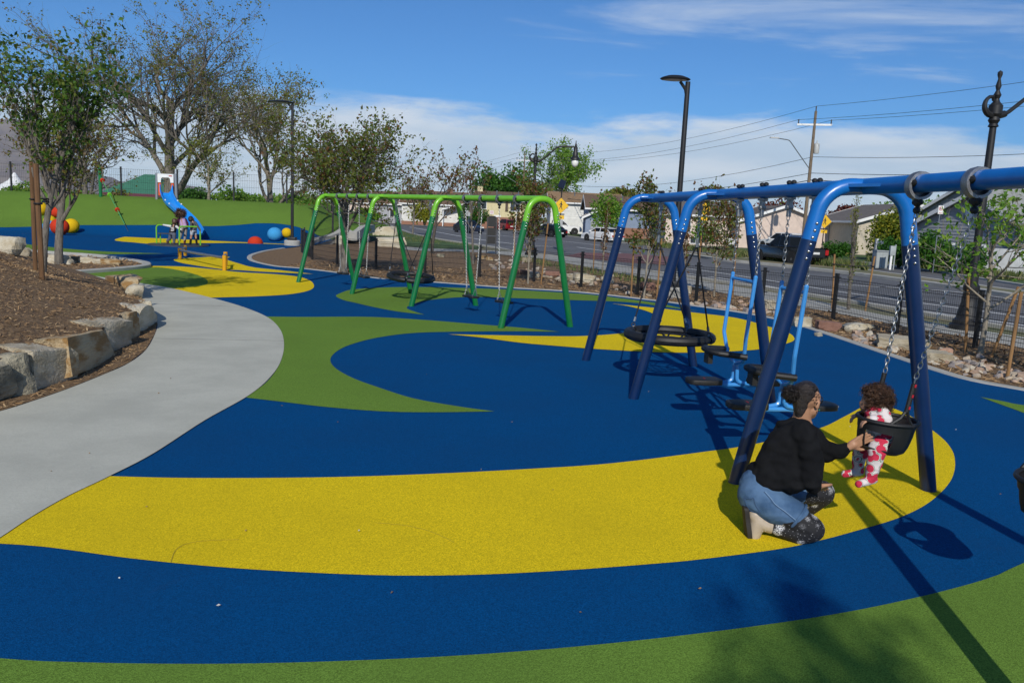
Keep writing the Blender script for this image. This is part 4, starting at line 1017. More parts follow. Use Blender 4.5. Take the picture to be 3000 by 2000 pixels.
def plate_sign(base, zc, w_, h_, label, face, mark=None, post=.03):
    root = thing('sign', label, 'sign', base); b = Vector(base)
    mb = MB(); mb.tube([b, b + Vector((0, .04, zc + h_ * .6))], post, 6); mb.build('post', STEEL, root)
    Mf = M_face(b + Vector((0, -.02, zc))); mb = MB(); mb.prism([(-w_ / 2, -h_ / 2), (w_ / 2, -h_ / 2), (w_ / 2, h_ / 2), (-w_ / 2, h_ / 2)], .012, Mf); p = mb.build('plate', face, root)
    if mark == 'no':
        RD = mat('sign_red', (.45, .01, .012), .5); mb = MB(); M = Mf @ Matrix.Translation((0, h_ * .13, .014)); mb.M = M
        mb.torus((0, 0, 0), w_ * .33, w_ * .04, n=20, m=5); mb.box((0, 0, 0), (w_ * .62, w_ * .07, .006), R=Matrix.Rotation(-pi / 4, 3, 'Z')); mb.build('ban_ring', RD, p)
        mb = MB(); mb.M = M; mb.torus((-w_ * .04, w_ * .02, -.003), w_ * .13, w_ * .035, n=10, m=4); mb.box((-w_ * .12, -w_ * .08, -.003), (w_ * .05, w_ * .3, .004)); mb.build('letter', SIGNB, p)
        mb = MB(); mb.M = Mf; mb.box((0, -h_ * .37, .014), (w_ * .6, h_ * .05, .004)); mb.build('arrow', RD, p)
    elif mark == 'bars':
        RD = mat('sign_red', (.45, .01, .012), .5); mb = MB(); mb.M = Mf
        for y in (-.25, .02, .28): mb.box((0, h_ * y, .014), (w_ * .8, h_ * .10, .004))
        mb.build('lettering', RD, p, kind='stuff')
    return root
b = Vector((Y(2745, 700, 45).x, 45, 0)); plate_sign(b, Y(2756, 615, 45).z, .30, .46, 'small white no parking sign with red ring beside the ivy wall', WHITE, 'no')
b = Vector((Y(1440, 640, 118).x, 118, 0)); plate_sign(b, Y(1437, 622, 118).z, .55, .5, 'small white and red sign in front of the yellow house', WHITE, 'bars')
b = Vector((Y(1393, 640, 118).x, 118, 0)); plate_sign(b, Y(1399, 611, 118).z, .4, .22, 'small green street name sign by the conifer', mat('sign_green', (.01, .22, .11), .5))
b = Vector((Y(1283, 640, 128).x, 128, 0)); plate_sign(b, Y(1283, 614, 128).z, .35, .45, 'tiny white parking sign left of the carport house', WHITE, 'bars')
b = Vector((Y(1372, 690, 90).x, 90, 0)); plate_sign(b, Y(1376, 625, 90).z, .62, .62, 'back of a grey square sign behind the second chain', mat('sign_back', (.33, .34, .34), .5), post=.05)
b = G(1438, 744); zt = Y(1442, 637, b.y).z
kiosk = thing('information_pylon', 'slim charcoal information pylon standing by the sidewalk', 'pylon', b)
CHAR = mat('charcoal_metal', (.035, .036, .04), .5)
for sx in (-1, 1):
    mb = MB(); mb.box(b + Vector((sx * .25, 0, zt / 2)), (.055, .16, zt)); mb.build('post', CHAR, kiosk)
for z0, z1 in ((.55, .95), (1.0, zt - .55), (zt - .5, zt + .02)):
    mb = MB(); mb.box(b + Vector((0, 0, (z0 + z1) / 2)), (.43, .06, z1 - z0)); mb.build('panel', SIGNB, kiosk)
mb = MB(); mb.box(b + Vector((0, 0, zt + .05)), (.36, .10, .06)); mb.build('cap', SIGNB, kiosk)

# ================================================================== play equipment at the back
def ball_thing(u, v, rpx, m, label, dome=0.0, squash=1.0):
    p = Gh(u, v, hz, 30, 70); r = rpx * p.y / FPX
    mb = MB(); mb.ball(p + Vector((0, 0, r * squash * (1 - dome * .95) - .02)), (r, r, r * squash), 28)
    o = mb.build('rubber_ball' if not dome else 'rubber_dome', m)
    return tag(o, label, 'play ball', 'rubber balls on the playground')
R_RED = rubber('ball_red', (.55, .045, .018)); R_YEL = rubber('ball_yellow', (.68, .43, .012)); R_SKY = rubber('ball_blue', (.055, .30, .60))
ball_thing(176, 688, 25.5, R_RED, 'large red rubber ball behind the tree trunk', squash=.95)
ball_thing(210, 683, 21.5, R_YEL, 'large yellow rubber ball right of the red one', squash=1.0)
ball_thing(145, 674, 19, R_SKY, 'pale blue rubber dome left of the large red ball', .5, 1.0)
ball_thing(146, 655, 17, R_YEL, 'low yellow dome behind the pale blue one', .5, .95)
ball_thing(167, 637, 17, R_RED, 'red ball up on the green slope', squash=.9)
ball_thing(119, 631, 20, R_YEL, 'yellow ball up the slope behind the tree stakes', squash=1.0)
ball_thing(121, 609, 9, R_SKY, 'small blue ball highest on the slope behind the stakes', squash=1.0)
ball_thing(805, 706, 21, R_SKY, 'big pale blue ball near the lamp post', squash=.97)
ball_thing(840, 696, 14.5, R_YEL, 'yellow ball right behind the big pale blue one')
ball_thing(748, 713, 21.5, R_RED, 'red half dome set in the yellow stripe', 1.0, .95)

GREYP = mat('grey_post', (.26, .28, .31), .4, .3); ORANGE = mat('orange_panel', (.62, .09, .015), .45); SLIDE = mat('slide_plastic', (.012, .25, .72), .32, var=.1, vscale=4, spec=.5)
T0 = Vector((Y(488, 580, 50.6).x, 50.6, hz(-22, 50.6))); EX = G(566, 706)
slide = thing('embankment_slide', 'blue slide with white and orange entry panel running down the green hill', 'slide', T0)
for sx in (-1, 1):
    mb = MB(); mb.tube([T0 + Vector((sx * .62, 0, -.1)), T0 + Vector((sx * .58, 0, 1.62))], .085, 10); mb.build('post', GREYP, slide)
    mb = MB(); mb.box(T0 + Vector((sx * .40, -.02, .72)), (.17, .06, .95)); mb.build('side_panel', ORANGE, slide)
mb = MB(); M = M_face(T0 + Vector((0, -.06, 0)))
mb.prism([(-.5, 1.05), (-.5, 1.58), (.5, 1.58), (.5, 1.05), (.30, 1.05), (.27, 1.30), (.2, 1.36), (-.2, 1.36), (-.27, 1.30), (-.30, 1.05)], .04, M); wp = mb.build('head_panel', WHITE, slide, smooth=False)
mb = MB(); mb.box(T0 + Vector((.32, -.12, 1.47)), (.2, .02, .05)); mb.build('brand_bar', mat('sign_red', (.45, .01, .012), .5), wp)
ctl = [T0 + Vector((0, -.1, .42))] + [Gh(u_, v_, hz, 30, 60) + Vector((0, 0, h_)) for u_, v_, h_ in ((490, 592, .30), (502, 612, .26), (530, 638, .26), (556, 664, .26), (572, 690, .32), (578, 704, .34))]
crv = []
for i in range(len(ctl) - 1):
    p0, p1, p2, p3 = ctl[max(0, i - 1)], ctl[i], ctl[i + 1], ctl[min(len(ctl) - 1, i + 2)]
    for j in range(7):
        t_ = j / 7; crv.append(.5 * ((2 * p1) + (p2 - p0) * t_ + (2 * p0 - 5 * p1 + 4 * p2 - p3) * t_ ** 2 + (3 * p1 - p0 - 3 * p2 + p3) * t_ ** 3))
crv.append(ctl[-1]); sec = [(-.39, .22), (-.36, .25), (-.32, .21), (-.28, .07), (-.17, 0), (.17, 0), (.28, .07), (.32, .21), (.36, .25), (.39, .22), (.34, .02), (.19, -.06), (-.19, -.06), (-.34, .02)]
v = []; f = []; ns = len(sec)
for i, p in enumerate(crv):
    t_ = (crv[min(i + 1, len(crv) - 1)] - crv[max(0, i - 1)]).normalized(); sd = t_.cross(Vector((0, 0, 1))).normalized(); nn = sd.cross(t_)
    lift = max(0, hz(p.x, p.y) + .12 - p.z); p = p + Vector((0, 0, lift))
    tall = 1 + 1.5 * max(0, 1 - i / 5)
    for x, z in sec: v.append(p + sd * x + nn * z * (tall if z > .05 else 1))
for i in range(len(crv) - 1):
    for j in range(ns): f.append((i * ns + j, i * ns + (j + 1) % ns, (i + 1) * ns + (j + 1) % ns, (i + 1) * ns + j))
mb = MB(); mb.add(v, f); ch_ = mb.build('chute', SLIDE, slide)
for i in (14, 17):
    for j in (1, 8):
        mb = MB(); mb.ball(Vector(v[i * ns + j]) + Vector((0, 0, .02)), .05, 8); mb.build('joint_cap', WHITE, ch_)
# climbing rope
pb = Gh(295, 577, hz, 44, 60); GP = PAINT['green']
climb = thing('climbing_rope', 'green post with a slanting knotted climbing rope on the hill', 'climbing rope', pb)
mb = MB(); mb.tube([pb - Vector((0, 0, .1)), pb + Vector((0, 0, 1.95))], .10, 12); mb.build('post', GP, climb)
ra, rb = pb + Vector((.1, -.1, 1.2)), Gh(376, 678, hz, 30, 60)
mb = MB(); mb.tube([ra, ra.lerp(rb, .88)], .025, 6); mb.build('rope', mat('green_rope', (.06, .27, .09), .7), climb)
mb = MB(); mb.tube([ra.lerp(rb, .87), rb], .018, 6); mb.build('turnbuckle', STEEL, climb)
for t_, m in ((.06, R_RED), (.34, PAINT['lime']), (.62, R_RED)):
    q = (rb - ra).to_track_quat('Z', 'Y').to_matrix(); mb = MB(); mb.lathe([(.03, -.08), (.12, -.07), (.14, 0), (.12, .07), (.03, .08)], 12, ra.lerp(rb, t_), q); mb.build('foot_disc', m, climb)
# roundabout
C0 = G(523, 719); C0.z = 0
mgr = thing('roundabout', 'low dark roundabout with lime green hand rails and a bench', 'roundabout', C0)
mb = MB(); mb.lathe([(1.35, 0), (1.35, .045), (1.30, .06), (0, .06)], 40, C0); mb.build('platform', mat('checker_plate', (.05, .052, .058), .55, var=.3, vscale=8, bump=.6, bscale=25), mgr)
kpx = C0.y / FPX
for (xa, ya, xb, yb_) in ((-1.08, .10, .30, .75), (.28, -.55, 1.08, -.10)):
    a = C0 + Vector((xa, ya, .06)); b_ = C0 + Vector((xb, yb_, .06)); u3 = Vector((0, 0, .86))
    mb = MB(); mb.tube(fillet([a, a + u3, b_ + u3, b_], .14, 5), .035, 8); mb.build('hand_rail', PAINT['lime'], mgr)
mb = MB(); mb.box(C0 + Vector((-.72, .32, .52)), (.72, .34, .05), rz=.43); mb.build('bench', DARKST, mgr)
for q in ((-.95, .22), (-.55, .40)):
    mb = MB(); mb.tube([C0 + Vector((*q, .06)), C0 + Vector((*q, .5))], .03, 6); mb.build('bench_leg', PAINT['lime'], mgr)
# balance rollers
AMB = mat('amber_post', (.62, .30, .006), .4)
bal = thing('balance_bars', 'low balance bars on four amber posts by the yellow patch', 'balance bars', G(600, 770))
tops = []
for (u, v0, v1) in ((527, 727, 759.5), (543, 719, 749), (658, 748, 792), (661, 738, 780)):
    p = G(u, v1); zt = Y(u, v0, p.y).z; tops.append((p, zt)); mb = MB(); mb.tube([p - Vector((0, 0, .05)), Vector((p.x, p.y, zt))], .065, 12); mb.build('post', AMB, bal)
for i, j in ((0, 2), (0, 1), (2, 3)):
    a, b_ = tops[i], tops[j]; A, B = Vector((a[0].x, a[0].y, a[1] - .08)), Vector((b_[0].x, b_[0].y, b_[1] - .08)); n_ = 5 if i == 0 and j == 2 else 1
    for k in range(n_):
        mb = MB(); mb.tube([A.lerp(B, (k + .04) / n_), A.lerp(B, (k + .96) / n_)], .042, 8); mb.build('roller_bar', GREYST, bal)
# round concrete manhole and cabinets across the road

# ================================================================== trees
BARK = mat('bark_grey', (.20, .175, .145), .95, var=.45, vscale=7, stretch=(3, 3, .6), bump=1.2, bscale=24)
BARKP = mat('bark_pale', (.27, .235, .18), .95, var=.35, vscale=7, stretch=(3, 3, .6), bump=.8, bscale=24)
BARKD = mat('bark_dark', (.09, .075, .06), .95, var=.4, vscale=7, bump=1, bscale=24)
def leafm(n, c, tr=.35):
    m = bpy.data.materials.new(n); m.use_nodes = True; t = m.node_tree; b = t.nodes['Principled BSDF']; MATS[n] = m
    b.inputs['Base Color'].default_value = (*c, 1); b.inputs['Roughness'].default_value = .55; b.inputs['Specular IOR Level'].default_value = .3
    tl = N(t, 'ShaderNodeBsdfTranslucent'); tl.inputs[0].default_value = (min(1, c[0] * 1.5), min(1, c[1] * 1.6), c[2], 1)
    mx = N(t, 'ShaderNodeMixShader'); mx.inputs[0].default_value = tr
    t.links.new(b.outputs[0], mx.inputs[1]); t.links.new(tl.outputs[0], mx.inputs[2]); t.links.new(mx.outputs[0], t.nodes['Material Output'].inputs[0])
    return m
LG = [leafm('leaf_dark', (0.034, 0.078, 0.012)), leafm('leaf_green', (0.070, 0.147, 0.019)), leafm('leaf_olive', (0.132, 0.163, 0.025))]
LO = [leafm('leaf_olive_b', (.165, .175, .026)), leafm('leaf_brown', (.15, .095, .03)), leafm('leaf_green_b', (.10, .145, .022))]
LR = [leafm('leaf_rust', (.14, .065, .024)), leafm('leaf_olive_c', (.125, .135, .022)), leafm('leaf_green_c', (.085, .135, .02))]
LB = [leafm('leaf_bright', (0.132, 0.256, 0.022)), leafm('leaf_bright_b', (0.085, 0.194, 0.019)), leafm('leaf_bright_c', (0.186, 0.287, 0.034))]
LD = [leafm('leaf_deep', (0.019, 0.081, 0.009)), leafm('leaf_deep_b', (0.043, 0.132, 0.012)), leafm('leaf_deep_c', (0.070, 0.178, 0.019))]
LY = [leafm('leaf_gold', (0.264, 0.256, 0.019)), leafm('leaf_gold_b', (0.139, 0.186, 0.019)), leafm('leaf_gold_c', (0.085, 0.116, 0.016))]
LP = [leafm('leaf_plum', (0.116, 0.022, 0.016)), leafm('leaf_plum_b', (0.054, 0.016, 0.014)), leafm('leaf_plum_c', (0.186, 0.046, 0.019))]

def tubes_mesh(name, lines, m):
    V = []; F = []; base = 0
    for pts, rs, n in lines:
        pts = np.array(pts); k = len(pts); t = np.gradient(pts, axis=0); t /= np.linalg.norm(t, axis=1)[:, None] + 1e-9
        a = np.array([0.31, .17, .93]) if abs(t[0][2]) < .9 else np.array([1.0, .1, 0])
        nx = np.cross(t, a); nx /= np.linalg.norm(nx, axis=1)[:, None] + 1e-9; ny = np.cross(t, nx)
        th = np.arange(n) * 2 * pi / n
        ring = pts[:, None] + (nx[:, None] * np.cos(th)[None, :, None] + ny[:, None] * np.sin(th)[None, :, None]) * np.array(rs)[:, None, None]
        V.append(ring.reshape(-1, 3))
        i = np.arange(k - 1)[:, None] * n; j = np.arange(n)[None]
        q = np.stack([i + j, i + (j + 1) % n, i + n + (j + 1) % n, i + n + j], -1).reshape(-1, 4) + base
        F.append(q); base += k * n
    V = np.concatenate(V); F = np.concatenate(F)
    me = bpy.data.meshes.new(name); me.from_pydata(V.tolist(), [], F.tolist()); me.materials.append(m); me.shade_smooth()
    return me
def leaves_mesh(name, pts, size, mats, seed, probs=None, droop=.0, aspect=.62):
    """small folded leaf blades, each turned its own way"""
    rng = np.random.default_rng(seed); pts = np.asarray(pts, float); n = len(pts)
    d = rng.normal(0, 1, (n, 3)); d[:, 2] -= droop; d /= np.linalg.norm(d, axis=1)[:, None]
    s = rng.normal(0, 1, (n, 3)); s -= d * (s * d).sum(1)[:, None]; s /= np.linalg.norm(s, axis=1)[:, None]
    nn = np.cross(d, s); L = (size * rng.uniform(.6, 1.35, n))[:, None]; W = L * aspect
    a = pts; b_ = pts + d * L * .45 + s * W * .5 + nn * L * .08; c = pts + d * L; e = pts + d * L * .45 - s * W * .5 + nn * L * .08
    V = np.stack([a, b_, c, e], 1).reshape(-1, 3); i = np.arange(n)[:, None] * 4
    F = np.concatenate([i + np.array([[0, 1, 2]]), i + np.array([[0, 2, 3]])], 1).reshape(-1, 3)
    me = bpy.data.meshes.new(name); me.from_pydata(V.tolist(), [], F.tolist())
    for m in mats: me.materials.append(m)
    me.polygons.foreach_set('material_index', np.repeat(rng.choice(len(mats), n, p=probs), 2))
    return me
def tree(label, base, H, spread, seed, leaf_n, leaf_s, mats, bark=BARK, r0=.12, fork=.25, levels=4, kids=(5, 4, 4, 3), up=.10, ang=(.35, .85), cluster=.12, group=None, lean=(0, 0), name='tree', droop=.3, minlev=2, probs=None, trunk_pts=None, wig=.16, bareback=.0):
    rng = random.Random(seed); base = Vector(base); lines = []; tips = []
    root = thing(name, label, 'tree', base, group=group)
    def rec(p, d, L, r, lev):
        k = 5 if lev < 2 else 4; pts = [p.copy()]; rs = [r]; end = r * (.55 if lev == 0 else .35)
        for i in range(k):
            w_ = wig * (.22 if lev == 0 else 1)
            d = (d + Vector((rng.gauss(0, w_), rng.gauss(0, w_), rng.gauss(0, w_) + (up if lev else 0)))).normalized()
            p = p + d * (L / k); pts.append(p.copy()); rs.append(r + (end - r) * (i + 1) / k)
        lines.append(([tuple(q) for q in pts], rs, 8 if lev == 0 else (6 if lev == 1 else (4 if lev == 2 else 3))))
        if lev >= minlev:
            for q in pts[1:]: tips.append((q, lev))
        if lev < levels:
            nk = kids[min(lev, len(kids) - 1)]
            for c in range(nk):
                t_ = (fork + (1 - fork) * (c + rng.random() * .8) / nk) if lev == 0 else (.25 + .75 * (c + rng.random()) / nk)
                t_ = min(.999, t_); ii = int(t_ * k); q = pts[ii].lerp(pts[ii + 1], t_ * k - ii); rr = rs[ii]
                az = c * 2.4 + rng.uniform(-.6, .6); a = rng.uniform(*ang) * (1 if lev else 1.0)
                ax = d.orthogonal().normalized(); ax.rotate(Matrix.Rotation(az, 3, d)); nd = d.copy(); nd.rotate(Matrix.Rotation(a, 3, ax))
                if lev == 0:
                    nd = Vector((cos(az) * sin(a), sin(az) * sin(a), cos(a))).normalized(); LL = spread * rng.uniform(.75, 1.1) * (1.05 - .35 * t_)
                else: LL = L * rng.uniform(.45, .72)
                rec(q, nd, LL, rr * rng.uniform(.5, .68), lev + 1)
    d0_ = Vector((lean[0], lean[1], 1)).normalized()
    rec(base - Vector((0, 0, .1)), d0_, H * .62, r0, 0)
    # scale the crown so that the topmost twig ends at H
    zm = max(q.z for q, _ in tips) - base.z
    kz = H / zm
    lines = [([(base.x + (x - base.x), base.y + (y - base.y), base.z + (z - base.z) * kz) for x, y, z in pts], rs, n_) for pts, rs, n_ in lines]
    link('trunk', tubes_mesh('trunk', lines, bark), root)
    tp = [Vector((q.x, q.y, base.z + (q.z - base.z) * kz)) for q, lv in tips]
    lp = []
    if leaf_n:
        while len(lp) < leaf_n:
            q = tp[rng.randrange(len(tp))]; cg = leaf_s * .75
            q = q + Vector((rng.gauss(0, cluster), rng.gauss(0, cluster), rng.gauss(0, cluster))) * .35
            for _ in range(rng.randint(3, 9)): lp.append((q.x + rng.gauss(0, cg), q.y + rng.gauss(0, cg), q.z + rng.gauss(0, cg)))
        link('crown', leaves_mesh('crown', lp, leaf_s, mats, seed, probs, droop), root)
    return root
def bush(label, c, rad, n, size, mats, seed, name='shrub', cat='shrub', lumps=9, group=None, stem=True, probs=None, hollow=.35):
    """leafy mass: many lumps of leaf blades over a few stems, uneven outline"""
    rng = np.random.default_rng(seed); c = Vector(c); root = thing(name, label, cat, c, group=group)
    pts = []
    cen = rng.normal(0, 1, (lumps, 3)); cen /= np.linalg.norm(cen, axis=1)[:, None]; cen *= rng.uniform(.35, .75, lumps)[:, None]
    cen[:, 2] = np.abs(cen[:, 2]) * .9 - .12
    lr = rng.uniform(.28, .5, lumps)
    idx = rng.integers(0, lumps, n); dv = rng.normal(0, 1, (n, 3)); dv /= np.linalg.norm(dv, axis=1)[:, None]
    q = cen[idx] + dv * lr[idx][:, None] * rng.uniform(hollow, 1.0, n)[:, None] ** .6
    q *= 1 + rng.normal(0, .06, (n, 1))
    P_ = np.array(c)[None] + q * np.array(rad)[None] + np.array([0, 0, rad[2] * .55])[None]
    P_ = P_[P_[:, 2] > c.z + .02]
    link('crown', leaves_mesh('crown', P_, size, mats, seed, probs, .2, .75), root)
    if stem:
        lines = [([tuple(c), tuple(c + Vector((*(cen[i][:2] * .5 * np.array(rad[:2])), rad[2] * .5))), tuple(c + Vector((*(cen[i] * np.array(rad)),)) + Vector((0, 0, rad[2] * .55)))], [rad[0] * .05, rad[0] * .03, rad[0] * .01], 5) for i in range(min(lumps, 7))]
        link('trunk', tubes_mesh('trunk', lines, BARKD), root)
    return root

# foreground and hill trees at the left
pm = Gh(124, 800, mz, 7, 30)
tree('young leafy tree tied to two wooden stakes on the mulch mound', pm, Y(60, 88, pm.y).z - pm.z + .2, 2.3, 3, 3300, .092, LG, BARK, r0=.07, fork=.45, levels=3, kids=(9, 6, 5), up=.20, ang=(.3, 1.05), cluster=.09, lean=(.06, 0), minlev=1, probs=[.28, .40, .32])
STK = mat('stake_wood', (.15, .075, .03), .85, var=.35, vscale=5, stretch=(4, 4, .5))
STK2 = mat('stake_wood_new', (.27, .145, .055), .85, var=.3, vscale=5, stretch=(4, 4, .5))
def stake(a, b, r, label, m=STK, group='wooden tree stakes'):
    root = thing('tree_stake', label, 'tree stake', a, group=group)
    mb = MB(); mb.tube([Vector(a) - Vector((0, 0, .1)), b], r, 9); mb.build('pole', m, root)
    return root
def tie(root, a, b):
    mb = MB(); mb.tube([a, b], .012, 5); mb.torus(a, .05, .014, n=10, m=5); mb.torus(b, .05, .014, n=10, m=5); mb.build('tie_strap', BLACK, root)
for (u0, v0, u1, v1, lab) in ((104, 792, 92, 474, 'left one of two thick brown stakes on the mound'), (124, 818, 105, 480, 'right one of two thick brown stakes on the mound')):
    p = Gh(u0, v0, mz, 7, 30); q = Y(u1, v1, p.y); r_ = stake(p, q, .040, lab)
    h = p.lerp(q, .66); tie(r_, h, Vector((pm.x + .12, pm.y, h.z + .02)))
pb_ = G(172, 780)
tree('thin grey tree with rusty buds growing in the small planter', pb_, Y(180, 92, pb_.y).z, 2.7, 8, 3600, .10, LO, BARK, r0=.13, fork=.38, levels=3, kids=(10, 6, 5), up=.16, ang=(.35, .9), cluster=.13, minlev=2, probs=[.35, .5, .15], lean=(-.03, 0))
HT = 'bare branched trees behind the hill'
b = Vector((Y(492, 560, 60).x, 60, 1.0)); tree('huge spreading old tree right behind the slide', b, Y(470, -70, 60).z - 1, 9.6, 21, 12000, .165, LO, BARK, r0=.46, fork=.12, levels=4, kids=(10, 7, 6, 5), up=.075, ang=(.25, 1.05), cluster=.28, group=HT, probs=[.55, .25, .2], minlev=3, bareback=.1)
b = Vector((Y(800, 580, 66).x, 66, 0)); tree('tall pale limbed tree behind the lamp post on the hill', b, Y(800, 170, 66).z, 6.6, 33, 9000, .18, LO, BARKP, r0=.26, fork=.16, levels=4, kids=(9, 6, 5, 4), up=.10, ang=(.25, .9), cluster=.3, group=HT, probs=[.6, .2, .2], minlev=3)
b = Vector((Y(612, 580, 56).x, 56, 1.9)); tree('small slender tree just right of the slide', b, 5.4, 3.0, 41, 2000, .15, LO, BARKP, r0=.13, fork=.25, levels=3, kids=(8, 6, 5), up=.08, ang=(.4, 1.1), cluster=.22, group=HT, probs=[.7, .1, .2])
b = Vector((Y(250, 560, 62).x, 62, .5)); tree('rust tinted tree left of the slide behind the hill', b, 8.5, 5.0, 47, 3600, .18, LO, BARK, r0=.25, fork=.2, levels=4, kids=(7, 5, 4, 3), up=.08, ang=(.3, 1.0), cluster=.3, group=HT, probs=[.3, .5, .2], minlev=3)
b = G(1006, 798); tree('round crowned rusty tree behind the fence at the green swings', b, Y(1000, 283, b.y).z, 3.1, 52, 10500, .10, LR, BARK, r0=.12, fork=.42, levels=4, kids=(11, 6, 5, 4), up=.10, ang=(.35, 1.2), cluster=.14, probs=[.18, .50, .32], minlev=3, lean=(.03, 0))
b = G(1264, 742); tree('sparse little tree with rusty leaves behind the green basket swing', b, Y(1290, 440, b.y).z, 2.7, 55, 900, .15, LR, BARKD, r0=.085, fork=.42, levels=3, kids=(7, 5, 4), up=.10, ang=(.35, 1.0), cluster=.14, probs=[.6, .3, .1])
b = G(1386, 772); tree('nearly bare upright young tree above the third green bay', b, Y(1405, 412, b.y).z, 1.75, 61, 420, .12, LR, BARK, r0=.05, fork=.40, levels=3, kids=(8, 4, 3), up=.2, ang=(.25, .7), cluster=.10, probs=[.7, .2, .1])
b = Vector((Y(1210, 640, 75).x, 75, 0)); tree('thin brown tree between the rusty tree and the far houses', b, 5.6, 2.4, 66, 1000, .2, LR, BARK, r0=.09, fork=.35, levels=3, kids=(7, 5, 4), up=.12, ang=(.3, .9), cluster=.25, probs=[.6, .3, .1])
GY = 'young staked maples along the fence'
def young(base, H, spread, seed, lab, n=900, mats=LR, bark=BARKP, probs=(.30, .35, .35), fork=.34, size=.095, up=.16, r0=.032, cl=.10, stakes=True, kids=(13, 5, 3), ang=(.45, 1.0)):
    tree(lab, base, H, spread, seed, n, size, mats, bark, r0=r0, fork=fork, levels=3, kids=kids, up=up, ang=ang, cluster=cl, group=GY, probs=list(probs), minlev=1, wig=.12)
def stakes2(base, dx, H, lab, d2=None):
    base = Vector(base)
    for sx, nm in ((-1, 'left'), (1, 'right')):
        a = base + Vector((sx * dx, -.1 * sx, 0)); b2 = a + Vector((-sx * .03 + (d2 or 0) * sx, 0, H))
        r_ = stake(a, b2, .025, '%s stake of the pair %s' % (nm, lab), STK2); tie(r_, a.lerp(b2, .82), base + Vector((0, 0, H * .80)))
b = G(1547, 830); young(b, Y(1540, 482, b.y).z, .95, 71, 'young maple with red brown leaves beside the right green frame', 2100, size=.10, probs=(.42, .33, .25), fork=.30, cl=.12); stakes2(b, .40, 1.9, 'beside the right green frame', .16)
b = G(1886, 872); young(b, Y(1882, 508, b.y).z, .92, 72, 'young maple with green and red leaves left of the lamp post', 1900, probs=(.30, .35, .35), fork=.36); stakes2(b, .34, 1.65, 'left of the tall lamp post', .05)
b = G(2092, 868); young(b, Y(2105, 505, b.y).z, 1.15, 73, 'young rusty maple behind the middle blue frame', 1900, probs=(.45, .35, .2), fork=.36); stakes2(b, .52, 1.75, 'behind the middle blue frame')
b = G(1764, 800); young(b, 2.7, .28, 74, 'thin red budded sapling between two stakes left of the blue set', 380, probs=(.85, .1, .05), fork=.15, size=.08, up=.4, kids=(12, 3, 2), ang=(.2, .4)); stakes2(b, .35, 1.7, 'around the red budded sapling', .05)
b = G(2003, 833); young(b, 2.6, .26, 75, 'thin red sapling behind the far legs of the blue set', 420, probs=(.8, .15, .05), fork=.15, size=.09, up=.4, kids=(12, 3, 2), ang=(.2, .4))
b = G(2486, 907); young(b, Y(2502, 560, b.y).z, .55, 76, 'tall narrow bare sapling between two stakes by the road', 520, mats=LO, probs=(.8, .05, .15), fork=.10, size=.05, up=.5, kids=(20, 4, 3), ang=(.12, .3), bark=BARK, r0=.05); stakes2(b, .40, 1.45, 'around the tall bare sapling', .12)
b = G(2870, 1042)
tree('young green tree tied to stakes by the fence at the right', b, Y(2930, 515, b.y).z, 1.3, 81, 900, .105, LB, BARKP, r0=.05, fork=.42, levels=3, kids=(9, 5, 4), up=.08, ang=(.5, 1.15), cluster=.11, minlev=2, lean=(.08, 0), group=GY)
for a, b2, lab in (((2830, 1030), (2838, 806), 'stake left of the near fence post at the right'), ((2902, 1043), (2984, 840), 'slanting stake right of the young green tree'), ((2950, 1107), (2992, 855), 'stake nearest the right edge of the picture')):
    p = G(*a); stake(p, Y(b2[0], b2[1], p.y), .027, lab, STK2)
b = Vector((8.5, 10.9, 0)); tree('leafy young tree at the right edge beside the slanting stakes', b, 2.75, .9, 84, 600, .10, LB, BARKP, r0=.05, fork=.45, levels=3, kids=(9, 5, 4), up=.06, ang=(.5, 1.2), cluster=.10, minlev=2, group=GY)
tree('young tree behind the photographer casting leaf shade on the green rubber', (1.55, -9.6, 0), 9.3, .85, 91, 800, .13, LG, BARKP, r0=.05, fork=.80, levels=3, kids=(8, 5, 4), up=.1, ang=(.4, 1.0), cluster=.09, minlev=2)

# trees and shrubs across the street
GF_ = 'garden trees across the street'
def far_bush(u, v, y, wpx, hpx, n, size, mats, seed, lab, lumps=12, probs=None, z0=None, hollow=.35):
    k = y / FPX; zb = Y(u, v + hpx / 2, y).z if z0 is None else z0; h = hpx * k
    c = Vector((Y(u, v, y).x, y, max(0, zb) if z0 is None else z0))
    bush(lab, c, (wpx * k * .62, wpx * k * .5, h * .62), n, size, mats, seed, 'tree', 'tree', lumps, GF_, probs=probs, hollow=hollow)
far_bush(1475, 530, 150, 165, 190, 7000, .5, LD, 201, 'dense round dark green tree behind the yellow house', z0=2.0, lumps=16)
b = Vector((Y(1615, 600, 150).x, 150, 0)); tree('tall leaning pale green elm behind the white house', b, Y(1680, 398, 150).z, 9.5, 203, 6500, .42, LB, BARKP, r0=.4, fork=.22, levels=4, kids=(7, 5, 4, 3), up=.05, ang=(.25, .9), cluster=.9, lean=(.22, 0), group=GF_, minlev=3)
b = Vector((Y(1575, 600, 156).x, 156, 0)); tree('thin pale green elm left of the leaning one', b, Y(1560, 470, 156).z, 6.5, 204, 2600, .42, LB, BARK, r0=.3, fork=.3, levels=4, kids=(6, 5, 4, 3), up=.08, ang=(.25, .9), cluster=.8, group=GF_, minlev=3)
far_bush(1818, 540, 130, 95, 60, 1800, .42, LO, 205, 'olive tree rising over the brown roofed house', z0=5.0, probs=[.7, .1, .2])
far_bush(1770, 655, 88, 95, 150, 2400, .26, LB, 206, 'bright green tree in front of the blue house', z0=.4, hollow=.3)
far_bush(1245, 595, 118, 75, 85, 2300, .26, LY, 207, 'yellow blossoming shrub left of the carport house', z0=.2, lumps=16, probs=[.75, .2, .05])
